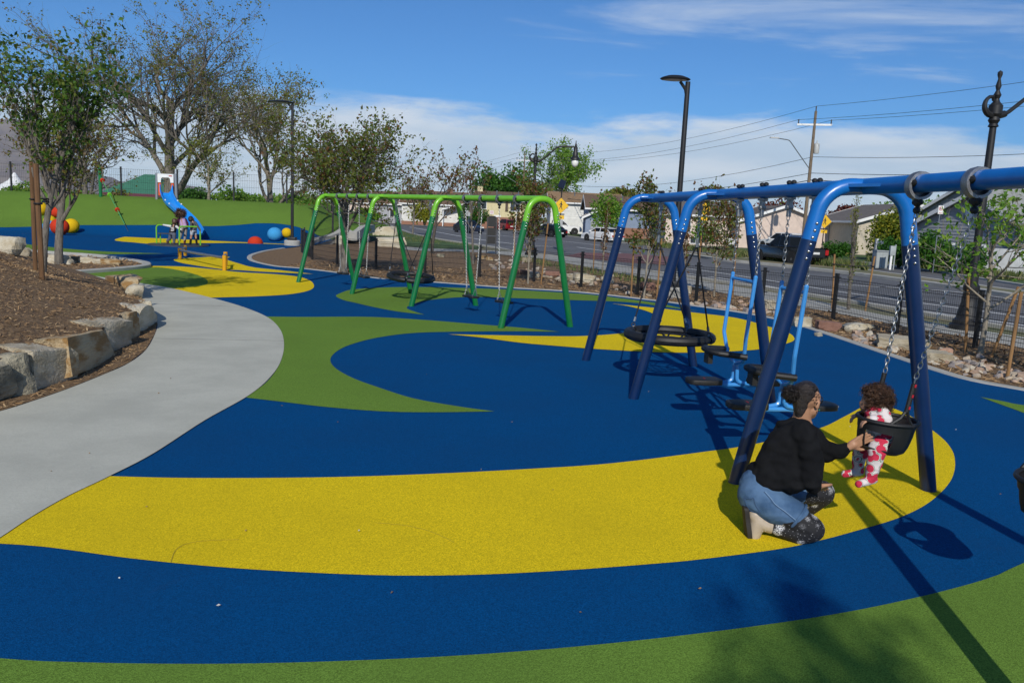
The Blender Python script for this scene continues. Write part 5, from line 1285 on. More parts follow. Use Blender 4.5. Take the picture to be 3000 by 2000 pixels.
far_bush(1190, 580, 150, 90, 120, 2200, .4, LB, 208, 'bright green tree far left of the carport house', z0=.5)
far_bush(1215, 540, 170, 80, 90, 1600, .5, LD, 209, 'dark green tree top over the far left house', z0=1)
far_bush(1395, 615, 112, 90, 90, 2600, .26, LD, 210, 'dark conifer clump in front of the yellow house', z0=.2, lumps=14)
far_bush(2265, 615, 105, 150, 150, 3400, .36, LP, 212, 'dark red leaved plum tree behind the black pickup', z0=.5, lumps=14)
far_bush(2285, 640, 96, 60, 130, 700, .3, LB, 213, 'pale green sapling in front of the plum tree', z0=.5)
far_bush(2480, 590, 130, 90, 50, 1500, .4, LP, 214, 'reddish tree top above the tan house roof', z0=4.0)
far_bush(2390, 605, 140, 100, 90, 1600, .45, LB, 215, 'green tree behind the wooden pole', z0=1.0)
far_bush(2610, 655, 62, 150, 200, 5200, .21, LY, 216, 'golden green cypress shrub beside the tan house', z0=.1, lumps=18, probs=[.45, .4, .15])
far_bush(2800, 545, 85, 420, 180, 6500, .34, LB, 217, 'wide yellow green tree behind the grey houses', z0=1.0, lumps=22, probs=[.4, .2, .4])
far_bush(2640, 720, 50, 120, 110, 3600, .17, LD, 218, 'dark ivy mass spilling over the white wall', z0=.0, lumps=16, probs=[.35, .45, .2])
far_bush(2740, 690, 47, 120, 150, 4200, .16, LD, 219, 'tall ivy against the grey siding', z0=.0, lumps=16, probs=[.35, .45, .2])
far_bush(2830, 720, 45, 110, 110, 3200, .16, LD, 220, 'ivy hedge left of the near street lamp', z0=.0, lumps=14, probs=[.35, .45, .2])
far_bush(2450, 735, 60, 100, 62, 2600, .16, LD, 221, 'clipped dark hedge behind the black pickup', z0=.0, lumps=12, probs=[.3, .5, .2])
far_bush(2075, 640, 75, 75, 100, 1300, .24, LB, 222, 'light green bush behind the second crossing sign', z0=.2)
far_bush(1900, 560, 160, 60, 30, 500, .5, LG, 223, 'tree tops between the two brown roofs', z0=6)
far_bush(2100, 560, 150, 90, 45, 700, .5, LO, 224, 'thin tree top behind the pink house', z0=7)
# woods behind the hill
far_bush(770, 560, 95, 170, 90, 3600, .36, LB, 230, 'bright hedge of trees behind the right end of the hill', z0=.5, lumps=18)
far_bush(560, 560, 82, 130, 95, 3600, .28, LD, 231, 'green shrubs right of the slide behind the fence', z0=.8, lumps=16, probs=[.2, .45, .35])
far_bush(680, 560, 84, 140, 95, 3400, .30, LB, 232, 'light green shrubs behind the hill fence', z0=.8, lumps=16)
far_bush(80, 540, 84, 150, 80, 3000, .28, LB, 241, 'leafy shrubs at the far left edge behind the hill', z0=1.0, lumps=14)
far_bush(325, 550, 78, 110, 70, 1800, .26, LO, 242, 'olive shrubs left of the pavilion roof', z0=1.0, probs=[.5, .1, .4])
far_bush(210, 565, 80, 110, 70, 2000, .28, LB, 233, 'light shrubs at the left behind the hill', z0=1.0)
far_bush(420, 540, 120, 160, 90, 1800, .45, LB, 234, 'pale trees between the pavilion and the slide', z0=1.0)
far_bush(900, 560, 110, 160, 100, 3000, .4, LB, 236, 'bright green trees behind the rusty tree', z0=.5, lumps=16)
far_bush(1080, 600, 120, 90, 60, 1500, .4, LB, 237, 'green shrubs at the far bend of the street', z0=.2)

# grass on the median and verges, weeds
def grass(name, polypx, n, h, mats, seed, z=0.0, parent=None):
    rng = np.random.default_rng(seed); poly = [tuple(G(*q).xy) for q in polypx]
    xs = [q[0] for q in poly]; ys = [q[1] for q in poly]; pts = []
    while len(pts) < n:
        x = rng.uniform(min(xs), max(xs)); y = rng.uniform(min(ys), max(ys))
        if inside(x, y, poly) and noise.noise(Vector((x * .7, y * .7, seed))) > -.15: pts.append((x, y, z))
    pts = np.array(pts); k = len(pts); a = rng.uniform(0, 2 * pi, k); hh = h * rng.uniform(.4, 1.2, k); w_ = hh * .10
    s_ = np.stack([np.cos(a), np.sin(a), np.zeros(k)], 1) * w_[:, None]; ln = rng.normal(0, .35, (k, 3)) * hh[:, None]; ln[:, 2] = hh
    V = np.stack([pts - s_, pts + s_, pts + ln], 1).reshape(-1, 3); F = np.arange(3 * k).reshape(-1, 3)
    me = bpy.data.meshes.new(name); me.from_pydata(V.tolist(), [], F.tolist())
    for m in mats: me.materials.append(m)
    me.polygons.foreach_set('material_index', rng.choice(len(mats), k))
    return link(name, me, parent, kind='stuff')
GM = [mat('grass_a', (.09, .12, .025), .8), mat('grass_b', (.15, .145, .05), .8), mat('grass_c', (.05, .085, .015), .8)]
def gtag(o, lab): o['label'] = lab; o['category'] = 'grass'
gtag(grass('grass', [(2100, 752), (2240, 766), (2400, 781), (2540, 797), (2540, 790), (2400, 772), (2240, 757), (2115, 747)], 9000, .42, GM, 5, .07), 'tall weeds growing on the road median')
gtag(grass('grass', [(1860, 716), (2000, 733), (2110, 744), (2100, 736), (1990, 722), (1900, 712)], 2500, .4, GM, 6), 'weedy grass at the tip of the median')
gtag(grass('grass', [(1210, 640), (1310, 650), (1420, 661), (1530, 673), (1530, 664), (1420, 651), (1310, 641), (1210, 632)], 6000, .7, GM, 7), 'long grass along the far kerb before the houses')
gtag(grass('grass', [(2540, 765), (2700, 786), (2850, 806), (3000, 828), (3000, 812), (2850, 792), (2700, 772), (2540, 752)], 8000, .4, GM, 8), 'weeds at the foot of the white wall')
gtag(grass('grass', [(1480, 752), (1560, 760), (1700, 785), (1860, 815), (2000, 845), (2060, 860), (2000, 850), (1860, 830), (1700, 800), (1560, 775)], 700, .22, GM, 9), 'scattered weeds in the mulch behind the fence')
gtag(grass('grass', [(1060, 668), (1130, 662), (1200, 686), (1300, 707), (1400, 721), (1300, 716), (1150, 704), (1080, 690)], 5000, .14, GM, 10), 'lawn grass strip beside the far road')
gtag(grass('grass', [(118, 822), (150, 822), (150, 806), (118, 806)], 1, .1, GM, 11), 'weed tuft')
bpy.data.objects.remove(bpy.data.objects[[o.name for o in bpy.data.objects if o.get('label') == 'weed tuft'][0]])

# ================================================================== houses
def hmat(n, c, **k): return mat('house_' + n, c, .8, var=.12, vscale=2.5, **k)
GLASS = mat('window_glass', (.035, .045, .055), .08, spec=.5)
TRIM = mat('white_trim', (.70, .70, .68), .6)
def window(root, M, x, z, w_, h_, panes=2):
    fr = MB(); fr.M = M
    for a in ((x, 0, z - h_ / 2, w_ + .16, .08), (x, 0, z + h_ / 2, w_ + .16, .08)): fr.box((a[0], -.03, a[2]), (a[3], .08, a[4]))
    for k in range(panes + 1): fr.box((x - w_ / 2 + k * w_ / panes, -.03, z), (.07, .075, h_ - .08))
    o = fr.build('window', TRIM, root)
    for k in range(panes):
        g = MB(); g.M = M; g.box((x - w_ / 2 + (k + .5) * w_ / panes, .0, z), (w_ / panes - .06, .03, h_ - .08)); g.build('pane', GLASS, o)
def house(label, c, rz, W, D, H, rh, wall, roof, wins=(), doors=(), siding=0.0, over=.45, chimney=None, base=None, wins_l=(), name='house', gable_front=False, vent=False):
    """gabled house; ridge along its width W; front is local -y"""
    root = thing(name, label, 'house', c, rz); M = Matrix.Translation(c) @ Matrix.Rotation(rz, 4, 'Z')
    Mr = M @ Matrix.Rotation(pi / 2, 4, 'Z') if gable_front else M
    w2, d2 = (D, W) if gable_front else (W, D)
    mb = MB(); mb.M = Mr; x, y = w2 / 2, d2 / 2
    mb.add([(-x, -y, 0), (x, -y, 0), (x, y, 0), (-x, y, 0), (-x, -y, H), (x, -y, H), (x, y, H), (-x, y, H), (-x, 0, H + rh), (x, 0, H + rh)], [(0, 1, 5, 4), (1, 2, 6, 9, 5), (2, 3, 7, 6), (3, 0, 4, 8, 7), (4, 5, 9, 8), (6, 7, 8, 9)])
    mb.build('wall', wall, root, smooth=False)
    mb = MB(); mb.M = Mr; th = .14; sl = rh / y
    for sg in (-1, 1):
        e = [(-x - over, sg * (y + over), H - over * sl), (x + over, sg * (y + over), H - over * sl), (x + over, 0, H + rh), (-x - over, 0, H + rh)]
        mb.add([(a, b_, c_ + .03) for a, b_, c_ in e] + [(a, b_, c_ + .03 + th) for a, b_, c_ in e], [(0, 1, 2, 3), (4, 7, 6, 5), (0, 4, 5, 1), (1, 5, 6, 2), (2, 6, 7, 3), (3, 7, 4, 0)])
    rf = mb.build('roof', roof, root, smooth=False)
    for sx in (-1, 1):
        for sg in (-1, 1):
            mb = MB(); mb.M = Mr; xx = sx * (x + over + .02)
            a = Vector((xx, sg * (y + over), H - over * sl)); b_ = Vector((xx, 0, H + rh)); 
            mb.add([a + Vector((-.02, 0, -.08)), a + Vector((.02, 0, -.08)), a + Vector((.02, 0, .2)), a + Vector((-.02, 0, .2)), b_ + Vector((-.02, 0, -.08)), b_ + Vector((.02, 0, -.08)), b_ + Vector((.02, 0, .2)), b_ + Vector((-.02, 0, .2))], [(0, 1, 2, 3), (4, 7, 6, 5), (0, 4, 5, 1), (1, 5, 6, 2), (2, 6, 7, 3), (3, 7, 4, 0)])
            mb.build('fascia', TRIM, rf, smooth=False)
    for sg in (-1, 1):
        mb = MB(); mb.M = Mr; mb.box((0, sg * (y + over + .03), H - over * sl + .06), (w2 + 2 * over, .06, .2)); mb.build('gutter', TRIM, rf, smooth=False)
    Mf = M @ Matrix.Translation((0, -D / 2, 0)); Ml = M @ Matrix.Rotation(-pi / 2, 4, 'Z') @ Matrix.Translation((0, -W / 2, 0))
    for q in wins: window(root, Mf, *q)
    for q in wins_l: window(root, Ml, *q)
    for (x_, w_, h_, m) in doors:
        mb = MB(); mb.M = Mf; mb.box((x_, -.02, h_ / 2), (w_, .08, h_)); dr = mb.build('door', m, root)
        if w_ > 2:
            for k in range(1, 4): mb = MB(); mb.M = Mf; mb.box((x_, -.065, h_ * k / 4), (w_, .02, .03)); mb.build('panel_joint', JOINT, dr)
    if base:
        mb = MB(); mb.M = Mf; mb.box((0, -.04, base[0] / 2), (W + .06, .08, base[0])); mb.build('brick_base', base[1], root)
    if siding:
        for Mx, wd, gable in ((Mf, W, gable_front), (Ml, D, not gable_front)):
            z = .1
            while z < H + (rh if gable else 0) - .15:
                ww = wd if z <= H else wd * (1 - (z - H) / rh)
                mb = MB(); mb.M = Mx; zt_ = z + siding
                w3 = wd if zt_ <= H else max(.05, wd * (1 - (zt_ - H) / rh)) 
                mb.add([(-ww / 2, -.035, z), (ww / 2, -.035, z), (w3 / 2, -.006, zt_ + .01), (-w3 / 2, -.006, zt_ + .01), (-ww / 2, .0, z), (ww / 2, .0, z)], [(0, 1, 2, 3), (0, 4, 5, 1)])
                mb.build('siding_board', wall, root, smooth=False); z = zt_
    if vent:
        mb = MB(); mb.M = Ml; mb.box((0, -.06, H + rh * .45), (.7, .08, .95)); mb.build('gable_vent', TRIM, root)
    if chimney:
        mb = MB(); mb.M = M; mb.box((chimney[0], chimney[1], H + rh * .7 + .4), (.9, .9, 1.7)); mb.build('chimney', chimney[2], rf)
    for k in range(2):
        mb = MB(); mb.M = Mr; xq = x * (.45 if k else -.3); mb.tube([(xq, -y * .4, H + rh * .5), (xq, -y * .4, H + rh * .6 + .8)], .09, 8); mb.build('vent_pipe', STEEL, rf)
    return root
RB = mat('roof_brown', (.15, .095, .06), .95, col2=(.105, .065, .042), vscale=3, bump=1, bscale=30)
RG = mat('roof_grey', (.30, .31, .285), .95, col2=(.24, .245, .23), vscale=3, bump=1, bscale=30)
RT = mat('roof_tan', (.26, .165, .085), .95, col2=(.20, .125, .065), vscale=3, bump=1, bscale=30)
RDk = mat('roof_taupe', (.145, .125, .11), .95, col2=(.105, .09, .08), vscale=3, bump=1, bscale=30)
W_GREY = hmat('grey_siding', (.34, .35, .37)); W_CREAM = hmat('cream', (.58, .52, .40)); W_TAN = hmat('tan_stucco', (.50, .44, .34)); W_PINK = hmat('pink_stucco', (.62, .50, .42)); W_BLUE = hmat('blue_siding', (.20, .25, .34)); W_WHITE = hmat('white_siding', (.66, .65, .60)); W_YEL = hmat('yellow_siding', (.60, .52, .30)); BRICK = hmat('brick', (.27, .13, .08))
house('grey sided house with pale roof and white trim behind the ivy', (35.4, 53.0, 0), .26, 14, 9.0, 2.75, 1.9, W_GREY, RG, wins=[(-2.2, 1.75, 1.3, 1.2, 2)], siding=.21, vent=True, name='house')
house('taller grey house whose gable rises behind the first grey one', (42.5, 66, 0), .30, 15, 9, 4.0, 2.2, W_GREY, RG, siding=.3, vent=True)
house('tan stucco house with low brown roof behind the near blue frame', (36.8, 80.5, 0), .04, 10.4, 10.0, 3.1, 1.7, W_TAN, RDk, wins=[(-2.0, 1.9, 1.5, 1.6, 2)], gable_front=True)
house('pink stucco house with taupe roof behind the basket swing', (19.6, 88.0, 0), 0, 8.5, 9.0, 3.1, 1.4, W_PINK, RDk, wins=[(-2.6, 2.0, 1.9, 1.5, 2), (-1.0, .5, 1.2, .7, 2)])
house('pale pink gabled wing beside the taupe roofed house', (27.0, 86.0, 0), 0, 9.0, 9.0, 2.7, 1.6, W_PINK, RDk, gable_front=True, wins=[(2.6, 1.8, 1.2, 1.2, 2)])
house('brown roofed blue grey house with garage right of the crossing sign', (15.6, 108, 0), -.02, 13.0, 10, 3.6, 1.6, W_BLUE, RB, wins=[(-3.0, 3.0, 1.5, 1.0, 2)], doors=[(4.0, 2.6, 2.2, WHITE)], base=(1.3, BRICK), chimney=(3.4, 0, WHITE))
house('small blue garage wing in front of the brown roofed house', (10.0, 101, 0), -.02, 3.2, 4, 2.5, .8, W_BLUE, RB, doors=[(.2, 2.3, 2.1, mat('garage_grey', (.30, .31, .33), .6))], gable_front=True)
house('white two storey house with tan roof above the green frame', (10.0, 124, 0), .02, 10.5, 9, 4.5, 1.5, W_WHITE, RT, wins=[(4.2, 4.0, 1.4, 1.1, 2), (-3.5, 4.0, 1.8, 1.2, 2), (-3.5, 1.4, 1.8, 1.2, 2)], base=(2.2, W_WHITE), siding=.3)
house('yellow two storey house with shutters and brick base', (-2.2, 134, 0), .03, 9.4, 9, 4.6, 1.3, W_YEL, RB, wins=[(1.6, 3.8, 1.6, 1.8, 2), (-3.8, 3.8, 1.6, 1.4, 2), (4.4, 3.8, 1.5, 1.6, 2)], base=(1.9, BRICK), chimney=(-4.2, 0, W_YEL), doors=[(-1.2, 1.1, 2.2, WHITE)])
house('white house with a carport roof on posts', (-14.2, 138, 0), .05, 10.5, 8, 3.6, 2.0, W_WHITE, RB, wins=[(-2.8, 1.7, 1.4, 1.3, 2)], chimney=(2.5, 0, BRICK), base=(.6, BRICK))
house('small grey bungalow with dark brown roof at the far bend', (-22.0, 146, 0), .06, 8.0, 8, 3.4, 2.0, W_GREY, RB, wins=[(0, 1.7, 1.5, 1.3, 2)])
house('peach house glimpsed left of the yellow blossom shrub', (-32.0, 168, 0), .06, 10.0, 8, 3.6, 2.2, W_PINK, RB, wins=[(1.5, 1.8, 1.5, 1.3, 2)])
# carport of the white house
cp = thing('carport', 'white carport roof sloping over posts beside the white house', 'carport', (-9.6, 134.5, 0))
mb = MB(); mb.add([(-12.6, 132.5, 2.6), (-6.2, 132.5, 4.5), (-6.2, 137.5, 4.5), (-12.6, 137.5, 2.6), (-12.6, 132.5, 2.75), (-6.2, 132.5, 4.65), (-6.2, 137.5, 4.65), (-12.6, 137.5, 2.75)], [(0, 1, 2, 3), (4, 7, 6, 5), (0, 4, 5, 1), (1, 5, 6, 2), (2, 6, 7, 3), (3, 7, 4, 0)]); mb.build('roof', WHITE, cp, smooth=False)
for x in (-12.3, -9.6, -6.5):
    mb = MB(); mb.box((x, 132.8, 1.3 + (x + 12.6) * .15), (.16, .16, 2.6 + (x + 12.6) * .29)); mb.build('post', WHITE, cp)
# shutters of the yellow house are parts of it
yh = [o for o in bpy.data.objects if o.get('label', '').startswith('yellow two storey')][0]
for x in (-2.9, .35):
    mb = MB(); mb.box((x - 2.2 + 3.27, 129.42, 3.8), (.42, .08, 1.9)); mb.build('shutter', mat('shutter_brown', (.07, .045, .03), .7), yh)
# pavilion and tent behind the hill
pv = thing('pavilion', 'park pavilion with green hip roof and maroon eaves behind the hill', 'pavilion', (-40, 92, 0))
xc = Y(440, 560, 92).x; mb = MB(); hw = 3.9
mb.add([(xc - hw, 88.5, 2.7), (xc + hw, 88.5, 2.7), (xc + hw, 96, 2.7), (xc - hw, 96, 2.7), (xc - .6, 92, 4.95), (xc + .6, 92, 4.95)], [(0, 1, 5, 4), (1, 2, 5), (2, 3, 4, 5), (3, 0, 4), (0, 3, 2, 1)]); mb.build('roof', mat('green_metal_roof', (.05, .17, .105), .5, var=.15), pv, smooth=False)
mb = MB(); mb.add([(xc - hw, 88.45, 2.72), (xc + hw, 88.45, 2.72), (xc + hw + .5, 87.8, 1.9), (xc - hw - .5, 87.8, 1.9), (xc - hw, 88.6, 2.6), (xc + hw, 88.6, 2.6)], [(0, 1, 2, 3), (4, 5, 2, 3)]); mb.build('eave_roof', mat('maroon_metal', (.10, .022, .035), .5), pv, smooth=False)
for sx in (-1, -.33, .33, 1):
    mb = MB(); mb.box((xc + sx * (hw - .3), 88.8, 1.3), (.3, .3, 2.6)); mb.build('post', W_CREAM, pv)
tn = Vector((Y(45, 560, 110).x, 110, 1)); tent = thing('tent', 'white peaked tent roof far left behind the hill', 'tent', tn)
mb = MB(); mb.lathe([(3.2, 1.4), (2.0, 2.1), (.8, 2.9), (.15, 3.9), (0, 4.0)], 8, tn); mb.build('canopy', WHITE, tent)
for k in range(4):
    mb = MB(); mb.tube([tn + Vector((2.6 * cos(k * pi / 2 + .7), 2.6 * sin(k * pi / 2 + .7), -1)), tn + Vector((2.6 * cos(k * pi / 2 + .7), 2.6 * sin(k * pi / 2 + .7), 1.6))], .06, 6); mb.build('pole', WHITE, tent)
# white wall, white fence, cabinets
def wall_line(a, b_, H, m, lab, nm='garden_wall', cat='wall', th=.2):
    a = Vector(a); b_ = Vector(b_); d = b_ - a; root = thing(nm, lab, cat, a)
    n_ = max(2, int(d.length / 2.4)); 
    for k in range(n_):
        c = a.lerp(b_, (k + .5) / n_); mb = MB(); mb.box((c.x, c.y, H / 2), (d.length / n_ - .015, th, H), atan2(d.y, d.x)); mb.build('panel', m, root)
    for k in range(n_ + 1):
        c = a.lerp(b_, k / n_); mb = MB(); mb.box((c.x, c.y, H / 2 + .06), (.2, th + .08, H + .12), atan2(d.y, d.x)); mb.build('pillar', m, root)
WW = mat('white_wall', (.50, .51, .52), .85, col2=(.36, .37, .37), vscale=.9)
wall_line((26.0, 58, 0), (27.2, 47.0, 0), 1.55, WW, 'weathered white wall under the ivy beside the road')
wall_line((27.2, 46.8, 0), (40, 40, 0), 1.5, WW, 'pale block wall right of the near street lamp')
wall_line((22.5, 98, 0), (33.5, 92, 0), 1.9, TRIM, 'white vinyl fence behind the black pickup', 'vinyl_fence', 'fence', .08)
CABG = mat('cabinet_grey', (.33, .36, .36), .5, var=.15, vscale=3)
cbp = Vector((Y(2577, 765, 48).x, 48, 0)); cb = thing('utility_cabinet', 'grey green metal utility cabinet before the white wall', 'cabinet', cbp)
mb = MB(); mb.box(cbp + Vector((0, 0, .5)), (.70, .6, 1.0)); bevel(mb.build('body', CABG, cb), .02)
mb = MB(); mb.box(cbp + Vector((0, -.02, 1.03)), (.76, .68, .06)); mb.build('lid', CABG, cb)
for sx in (-1, 1): mb = MB(); mb.box(cbp + Vector((sx * .17, -.31, .5)), (.32, .02, .88)); mb.build('door', CABG, cb)
mbp = Vector((Y(2608, 775, 46.5).x, 46.5, 0)); me_ = thing('meter_box', 'slim grey electric meter box on a post by the cabinet', 'meter box', mbp)
mb = MB(); mb.box(mbp + Vector((0, 0, .45)), (.12, .1, .9)); mb.build('post', WHITE, me_)
mb = MB(); mb.box(mbp + Vector((.03, 0, 1.1)), (.3, .2, .55)); bevel(mb.build('box', CABG, me_), .02)
mb = MB(); mb.tube([mbp + Vector((.2, 0, 0)), mbp + Vector((.2, 0, 1.45))], .04, 8); mb.build('conduit', CABG, me_)

# ================================================================== vehicles
TYRE = mat('tyre', (.012, .012, .012), .85); RIM = mat('rim', (.35, .35, .36), .35, .9); CGL = mat('car_glass', (.008, .010, .012), .3, spec=.12)
TAIL = mat('tail_lamp', (.38, .008, .01), .25); HEAD = mat('head_lamp', (.75, .74, .68), .15); PLATE = mat('number_plate', (.62, .62, .60), .5)
def carpaint(n, c, r=.22): return mat('car_' + n, c, r, .0, coat=.25, spec=.4)
SHAPES = {  # side outline (x from rear, z), cabin start index marks tumblehome
    'sedan': dict(L=4.7, W=1.82, lower=[(0, .45), (.02, .78), (.12, .93), (.95, .97), (2.75, .95), (3.95, .88), (4.55, .74), (4.7, .52), (4.68, .30), (4.3, .22), (.3, .22), (.05, .30)], cab=[(.42, .95), (1.12, 1.38), (1.75, 1.46), (2.55, 1.44), (3.55, .94)], wheels=(.85, 3.75), wr=.33),
    'suv': dict(L=4.8, W=1.92, lower=[(0, .50), (.02, .95), (.10, 1.08), (2.9, 1.06), (3.9, 1.02), (4.6, .90), (4.8, .62), (4.76, .36), (4.4, .28), (.3, .28), (.05, .36)], cab=[(.08, 1.06), (.38, 1.62), (.8, 1.72), (2.3, 1.70), (3.25, 1.05)], wheels=(.9, 3.85), wr=.37),
    'pickup': dict(L=5.9, W=2.02, lower=[(0, .62), (.02, 1.16), (.06, 1.22), (3.7, 1.20), (5.3, 1.16), (5.75, 1.02), (5.9, .72), (5.84, .46), (5.4, .40), (.3, .42), (.03, .48)], cab=[(1.72, 1.20), (1.86, 1.86), (2.2, 1.95), (3.1, 1.94), (4.15, 1.18)], wheels=(1.15, 4.85), wr=.42)}
def car(kind, label, pos, heading, paint, group='cars on the street', sc=1.0):
    S = SHAPES[kind]; L, W = S['L'], S['W']; root = thing('pickup_truck' if kind == 'pickup' else 'car', label, 'pickup truck' if kind == 'pickup' else 'car', pos, heading, group)
    M = Matrix.Translation(pos) @ Matrix.Rotation(heading, 4, 'Z') @ Matrix.Scale(sc, 4) @ Matrix.Translation((-L / 2, 0, 0))
    def loft(outline, secs):
        v = []; f = []; n_ = len(outline); cx = sum(p[0] for p in outline) / n_; cz = min(p[1] for p in outline)
        for yy, sx, sz in secs:
            for x, z in outline: v.append((cx + (x - cx) * sx, yy, cz + (z - cz) * sz))
        for i in range(len(secs) - 1):
            for j in range(n_): f.append((i * n_ + j, i * n_ + (j + 1) % n_, (i + 1) * n_ + (j + 1) % n_, (i + 1) * n_ + j))
        f += [tuple(range(n_)), tuple(range((len(secs) - 1) * n_, len(secs) * n_))[::-1]]
        return v, f
    lo = cr(S['lower'], 2); mb = MB(); mb.M = M; h = W / 2
    mb.add(*loft(lo, [(-h, .965, .94), (-h * .93, .99, .985), (-h * .6, 1, 1), (h * .6, 1, 1), (h * .93, .99, .985), (h, .965, .94)])); mb.build('body', paint, root, ang=.8)
    cab = S['cab']; b0, b1 = .90 * h, .74 * h; mb = MB(); mb.M = M; zt_ = max(z for _, z in cab); zb = cab[0][1]
    hw_ = lambda z: b0 + (b1 - b0) * (z - zb) / (zt_ - zb)
    v = [(x, s_ * hw_(z), z) for s_ in (-1, 1) for x, z in cab]; n_ = len(cab)
    mb.add(v, [tuple(range(n_)), tuple(range(n_, 2 * n_))[::-1]] + [(i, i + 1, n_ + i + 1, n_ + i) for i in range(n_ - 1)]); cb_ = mb.build('cabin', paint, root, ang=.5)
    # glass: side windows, windscreen and rear window stand just proud of the cabin
    def gl(pts):
        g = MB(); g.M = M; nrm = (Vector(pts[1]) - Vector(pts[0])).cross(Vector(pts[2]) - Vector(pts[0])).normalized()
        cen = sum((Vector(p) for p in pts), Vector()) / len(pts)
        if nrm.dot(cen - Vector((L * .5, 0, .9))) < 0: nrm = -nrm
        k_ = len(pts); a_ = [Vector(p) + nrm * .012 for p in pts]; b_ = [Vector(p) - nrm * .01 for p in pts]
        g.add(a_ + b_, [tuple(range(k_)), tuple(range(k_, 2 * k_))[::-1]] + [(i, (i + 1) % k_, k_ + (i + 1) % k_, k_ + i) for i in range(k_)]); g.build('window', CGL, cb_, smooth=False)
    def lerp3(a, b_, t): return tuple(a[i] + (b_[i] - a[i]) * t for i in range(3))
    for s_ in (-1, 1):
        q = [(x, s_ * hw_(z), z) for x, z in cab]; cx = sum(p[0] for p in q) / n_
        zlo, zhi = zb + .05, zt_ - .09
        xr = lambda z, i0, i1: cab[i0][0] + (cab[i1][0] - cab[i0][0]) * (z - cab[i0][1]) / (cab[i1][1] - cab[i0][1])
        r0_, r1_ = xr(zlo, 0, 1) + .10, xr(min(zhi, cab[1][1]), 0, 1) + .10; f0_, f1_ = xr(zlo, n_ - 1, n_ - 2) - .12, xr(zhi, n_ - 1, n_ - 2) - .10
        mid_ = (r0_ + f0_) / 2 - .05
        gl([(r0_, s_ * hw_(zlo), zlo), (mid_ - .05, s_ * hw_(zlo), zlo), (mid_ - .05, s_ * hw_(zhi), zhi), (r1_, s_ * hw_(zhi), zhi)])
        gl([(mid_ + .05, s_ * hw_(zlo), zlo), (f0_, s_ * hw_(zlo), zlo), (f1_, s_ * hw_(zhi), zhi), (mid_ + .05, s_ * hw_(zhi), zhi)])
    for i0, i1 in ((0, 1), (n_ - 1, n_ - 2)):
        a = [(cab[i0][0], sy * hw_(cab[i0][1]) * .90, cab[i0][1]) for sy in (-1, 1)]; b_ = [(cab[i1][0], sy * hw_(cab[i1][1]) * .90, cab[i1][1]) for sy in (1, -1)]
        gl([lerp3(a[0], b_[1], .1), lerp3(a[1], b_[0], .1), lerp3(a[1], b_[0], .9), lerp3(a[0], b_[1], .9)])
    for x in S['wheels']:
        for s_ in (-1, 1):
            R = Matrix.Rotation(pi / 2, 3, 'X'); r = S['wr']; mb = MB(); mb.M = M
            mb.lathe([(r * .6, -.12), (r * .95, -.12), (r, -.08), (r, .08), (r * .95, .12), (r * .6, .12)], 18, (x, s_ * (h - .10), r), R); wl_ = mb.build('wheel', TYRE, root)
            mb = MB(); mb.M = M; mb.lathe([(0, -.118), (r * .18, -.122), (r * .24, -.10), (r * .6, -.115), (r * .64, -.09), (r * .64, .09), (r * .6, .115), (r * .24, .10), (r * .18, .122), (0, .118)], 14, (x, s_ * (h - .10), r), R); mb.build('rim', RIM, wl_)
            mb = MB(); mb.M = M; mb.lathe([(0, -.02), (r * 1.22, -.02), (r * 1.22, .02), (0, .02)], 18, (x, s_ * (h - .015), r * 1.02), R); mb.build('wheel_arch', TYRE, root)
    zl = S['lower'][1][1]
    for s_ in (-1, 1):
        mb = MB(); mb.M = M; mb.box((.05, s_ * h * .80, zl - .16 if kind != 'pickup' else zl - .2), (.1, .24, .17 if kind == 'sedan' else .36)); mb.build('tail_light', TAIL, root)
        mb = MB(); mb.M = M; mb.box((L - .20, s_ * h * .74, S['lower'][6 if kind != 'suv' else 5][1] - .04), (.26, .36, .16)); mb.build('headlight', HEAD, root)
        mb = MB(); mb.M = M; mb.box((cab[-1][0] - .35, s_ * (h + .08), zb + .08), (.12, .2, .15)); mb.build('mirror', paint, root)
    mb = MB(); mb.M = M; mb.box((.02, 0, zl - .28), (.06, .5, .14)); mb.build('number_plate', PLATE, root)
    mb = MB(); mb.M = M; mb.box((L - .03, 0, .50), (.06, W * .55, .18)); mb.build('grille', TYRE, root)
    return root
def atpx(u, v): p = G(u, v); p.z = -.05; return p
car('pickup', 'black crew cab pickup truck seen from its rear corner behind the blue gliders', atpx(2306, 771), radians(107), carpaint('black', (.006, .006, .007)), sc=.90)
car('sedan', 'white sedan parked at the far kerb beyond the red crossing', atpx(1764, 706), atan2(.80, -.60), carpaint('white', (.70, .70, .70)))
car('sedan', 'dark blue sedan driving towards the camera with lit headlights', atpx(1372, 681), atan2(-.86, .50), carpaint('navy', (.012, .018, .035)))
car('suv', 'dark red suv driving away on the road', atpx(1480, 674), atan2(.90, -.42), carpaint('red', (.17, .008, .014)))
car('sedan', 'black sedan with red tail lights behind the young maple', atpx(1608, 692), atan2(.80, -.60), carpaint('black2', (.008, .009, .011)))
car('pickup', 'white pickup truck coming down the road at the far bend', atpx(1168, 653), atan2(-.92, .40), carpaint('white2', (.68, .68, .68)))
car('suv', 'white van half hidden behind the black pickup', Vector((25.6, 78, 0)), atan2(.9, -.4), carpaint('white3', (.68, .68, .68)), 'vehicles parked by the houses')
car('sedan', 'white car parked left of the black pickup by the pink house', Vector((22.5, 84, 0)), atan2(-.75, .65), carpaint('white4', (.66, .66, .65)), 'vehicles parked by the houses')
car('pickup', 'white work truck parked under the white house', Vector((6.0, 112, 0)), .05, carpaint('white5', (.66, .66, .65)), 'vehicles parked by the houses')

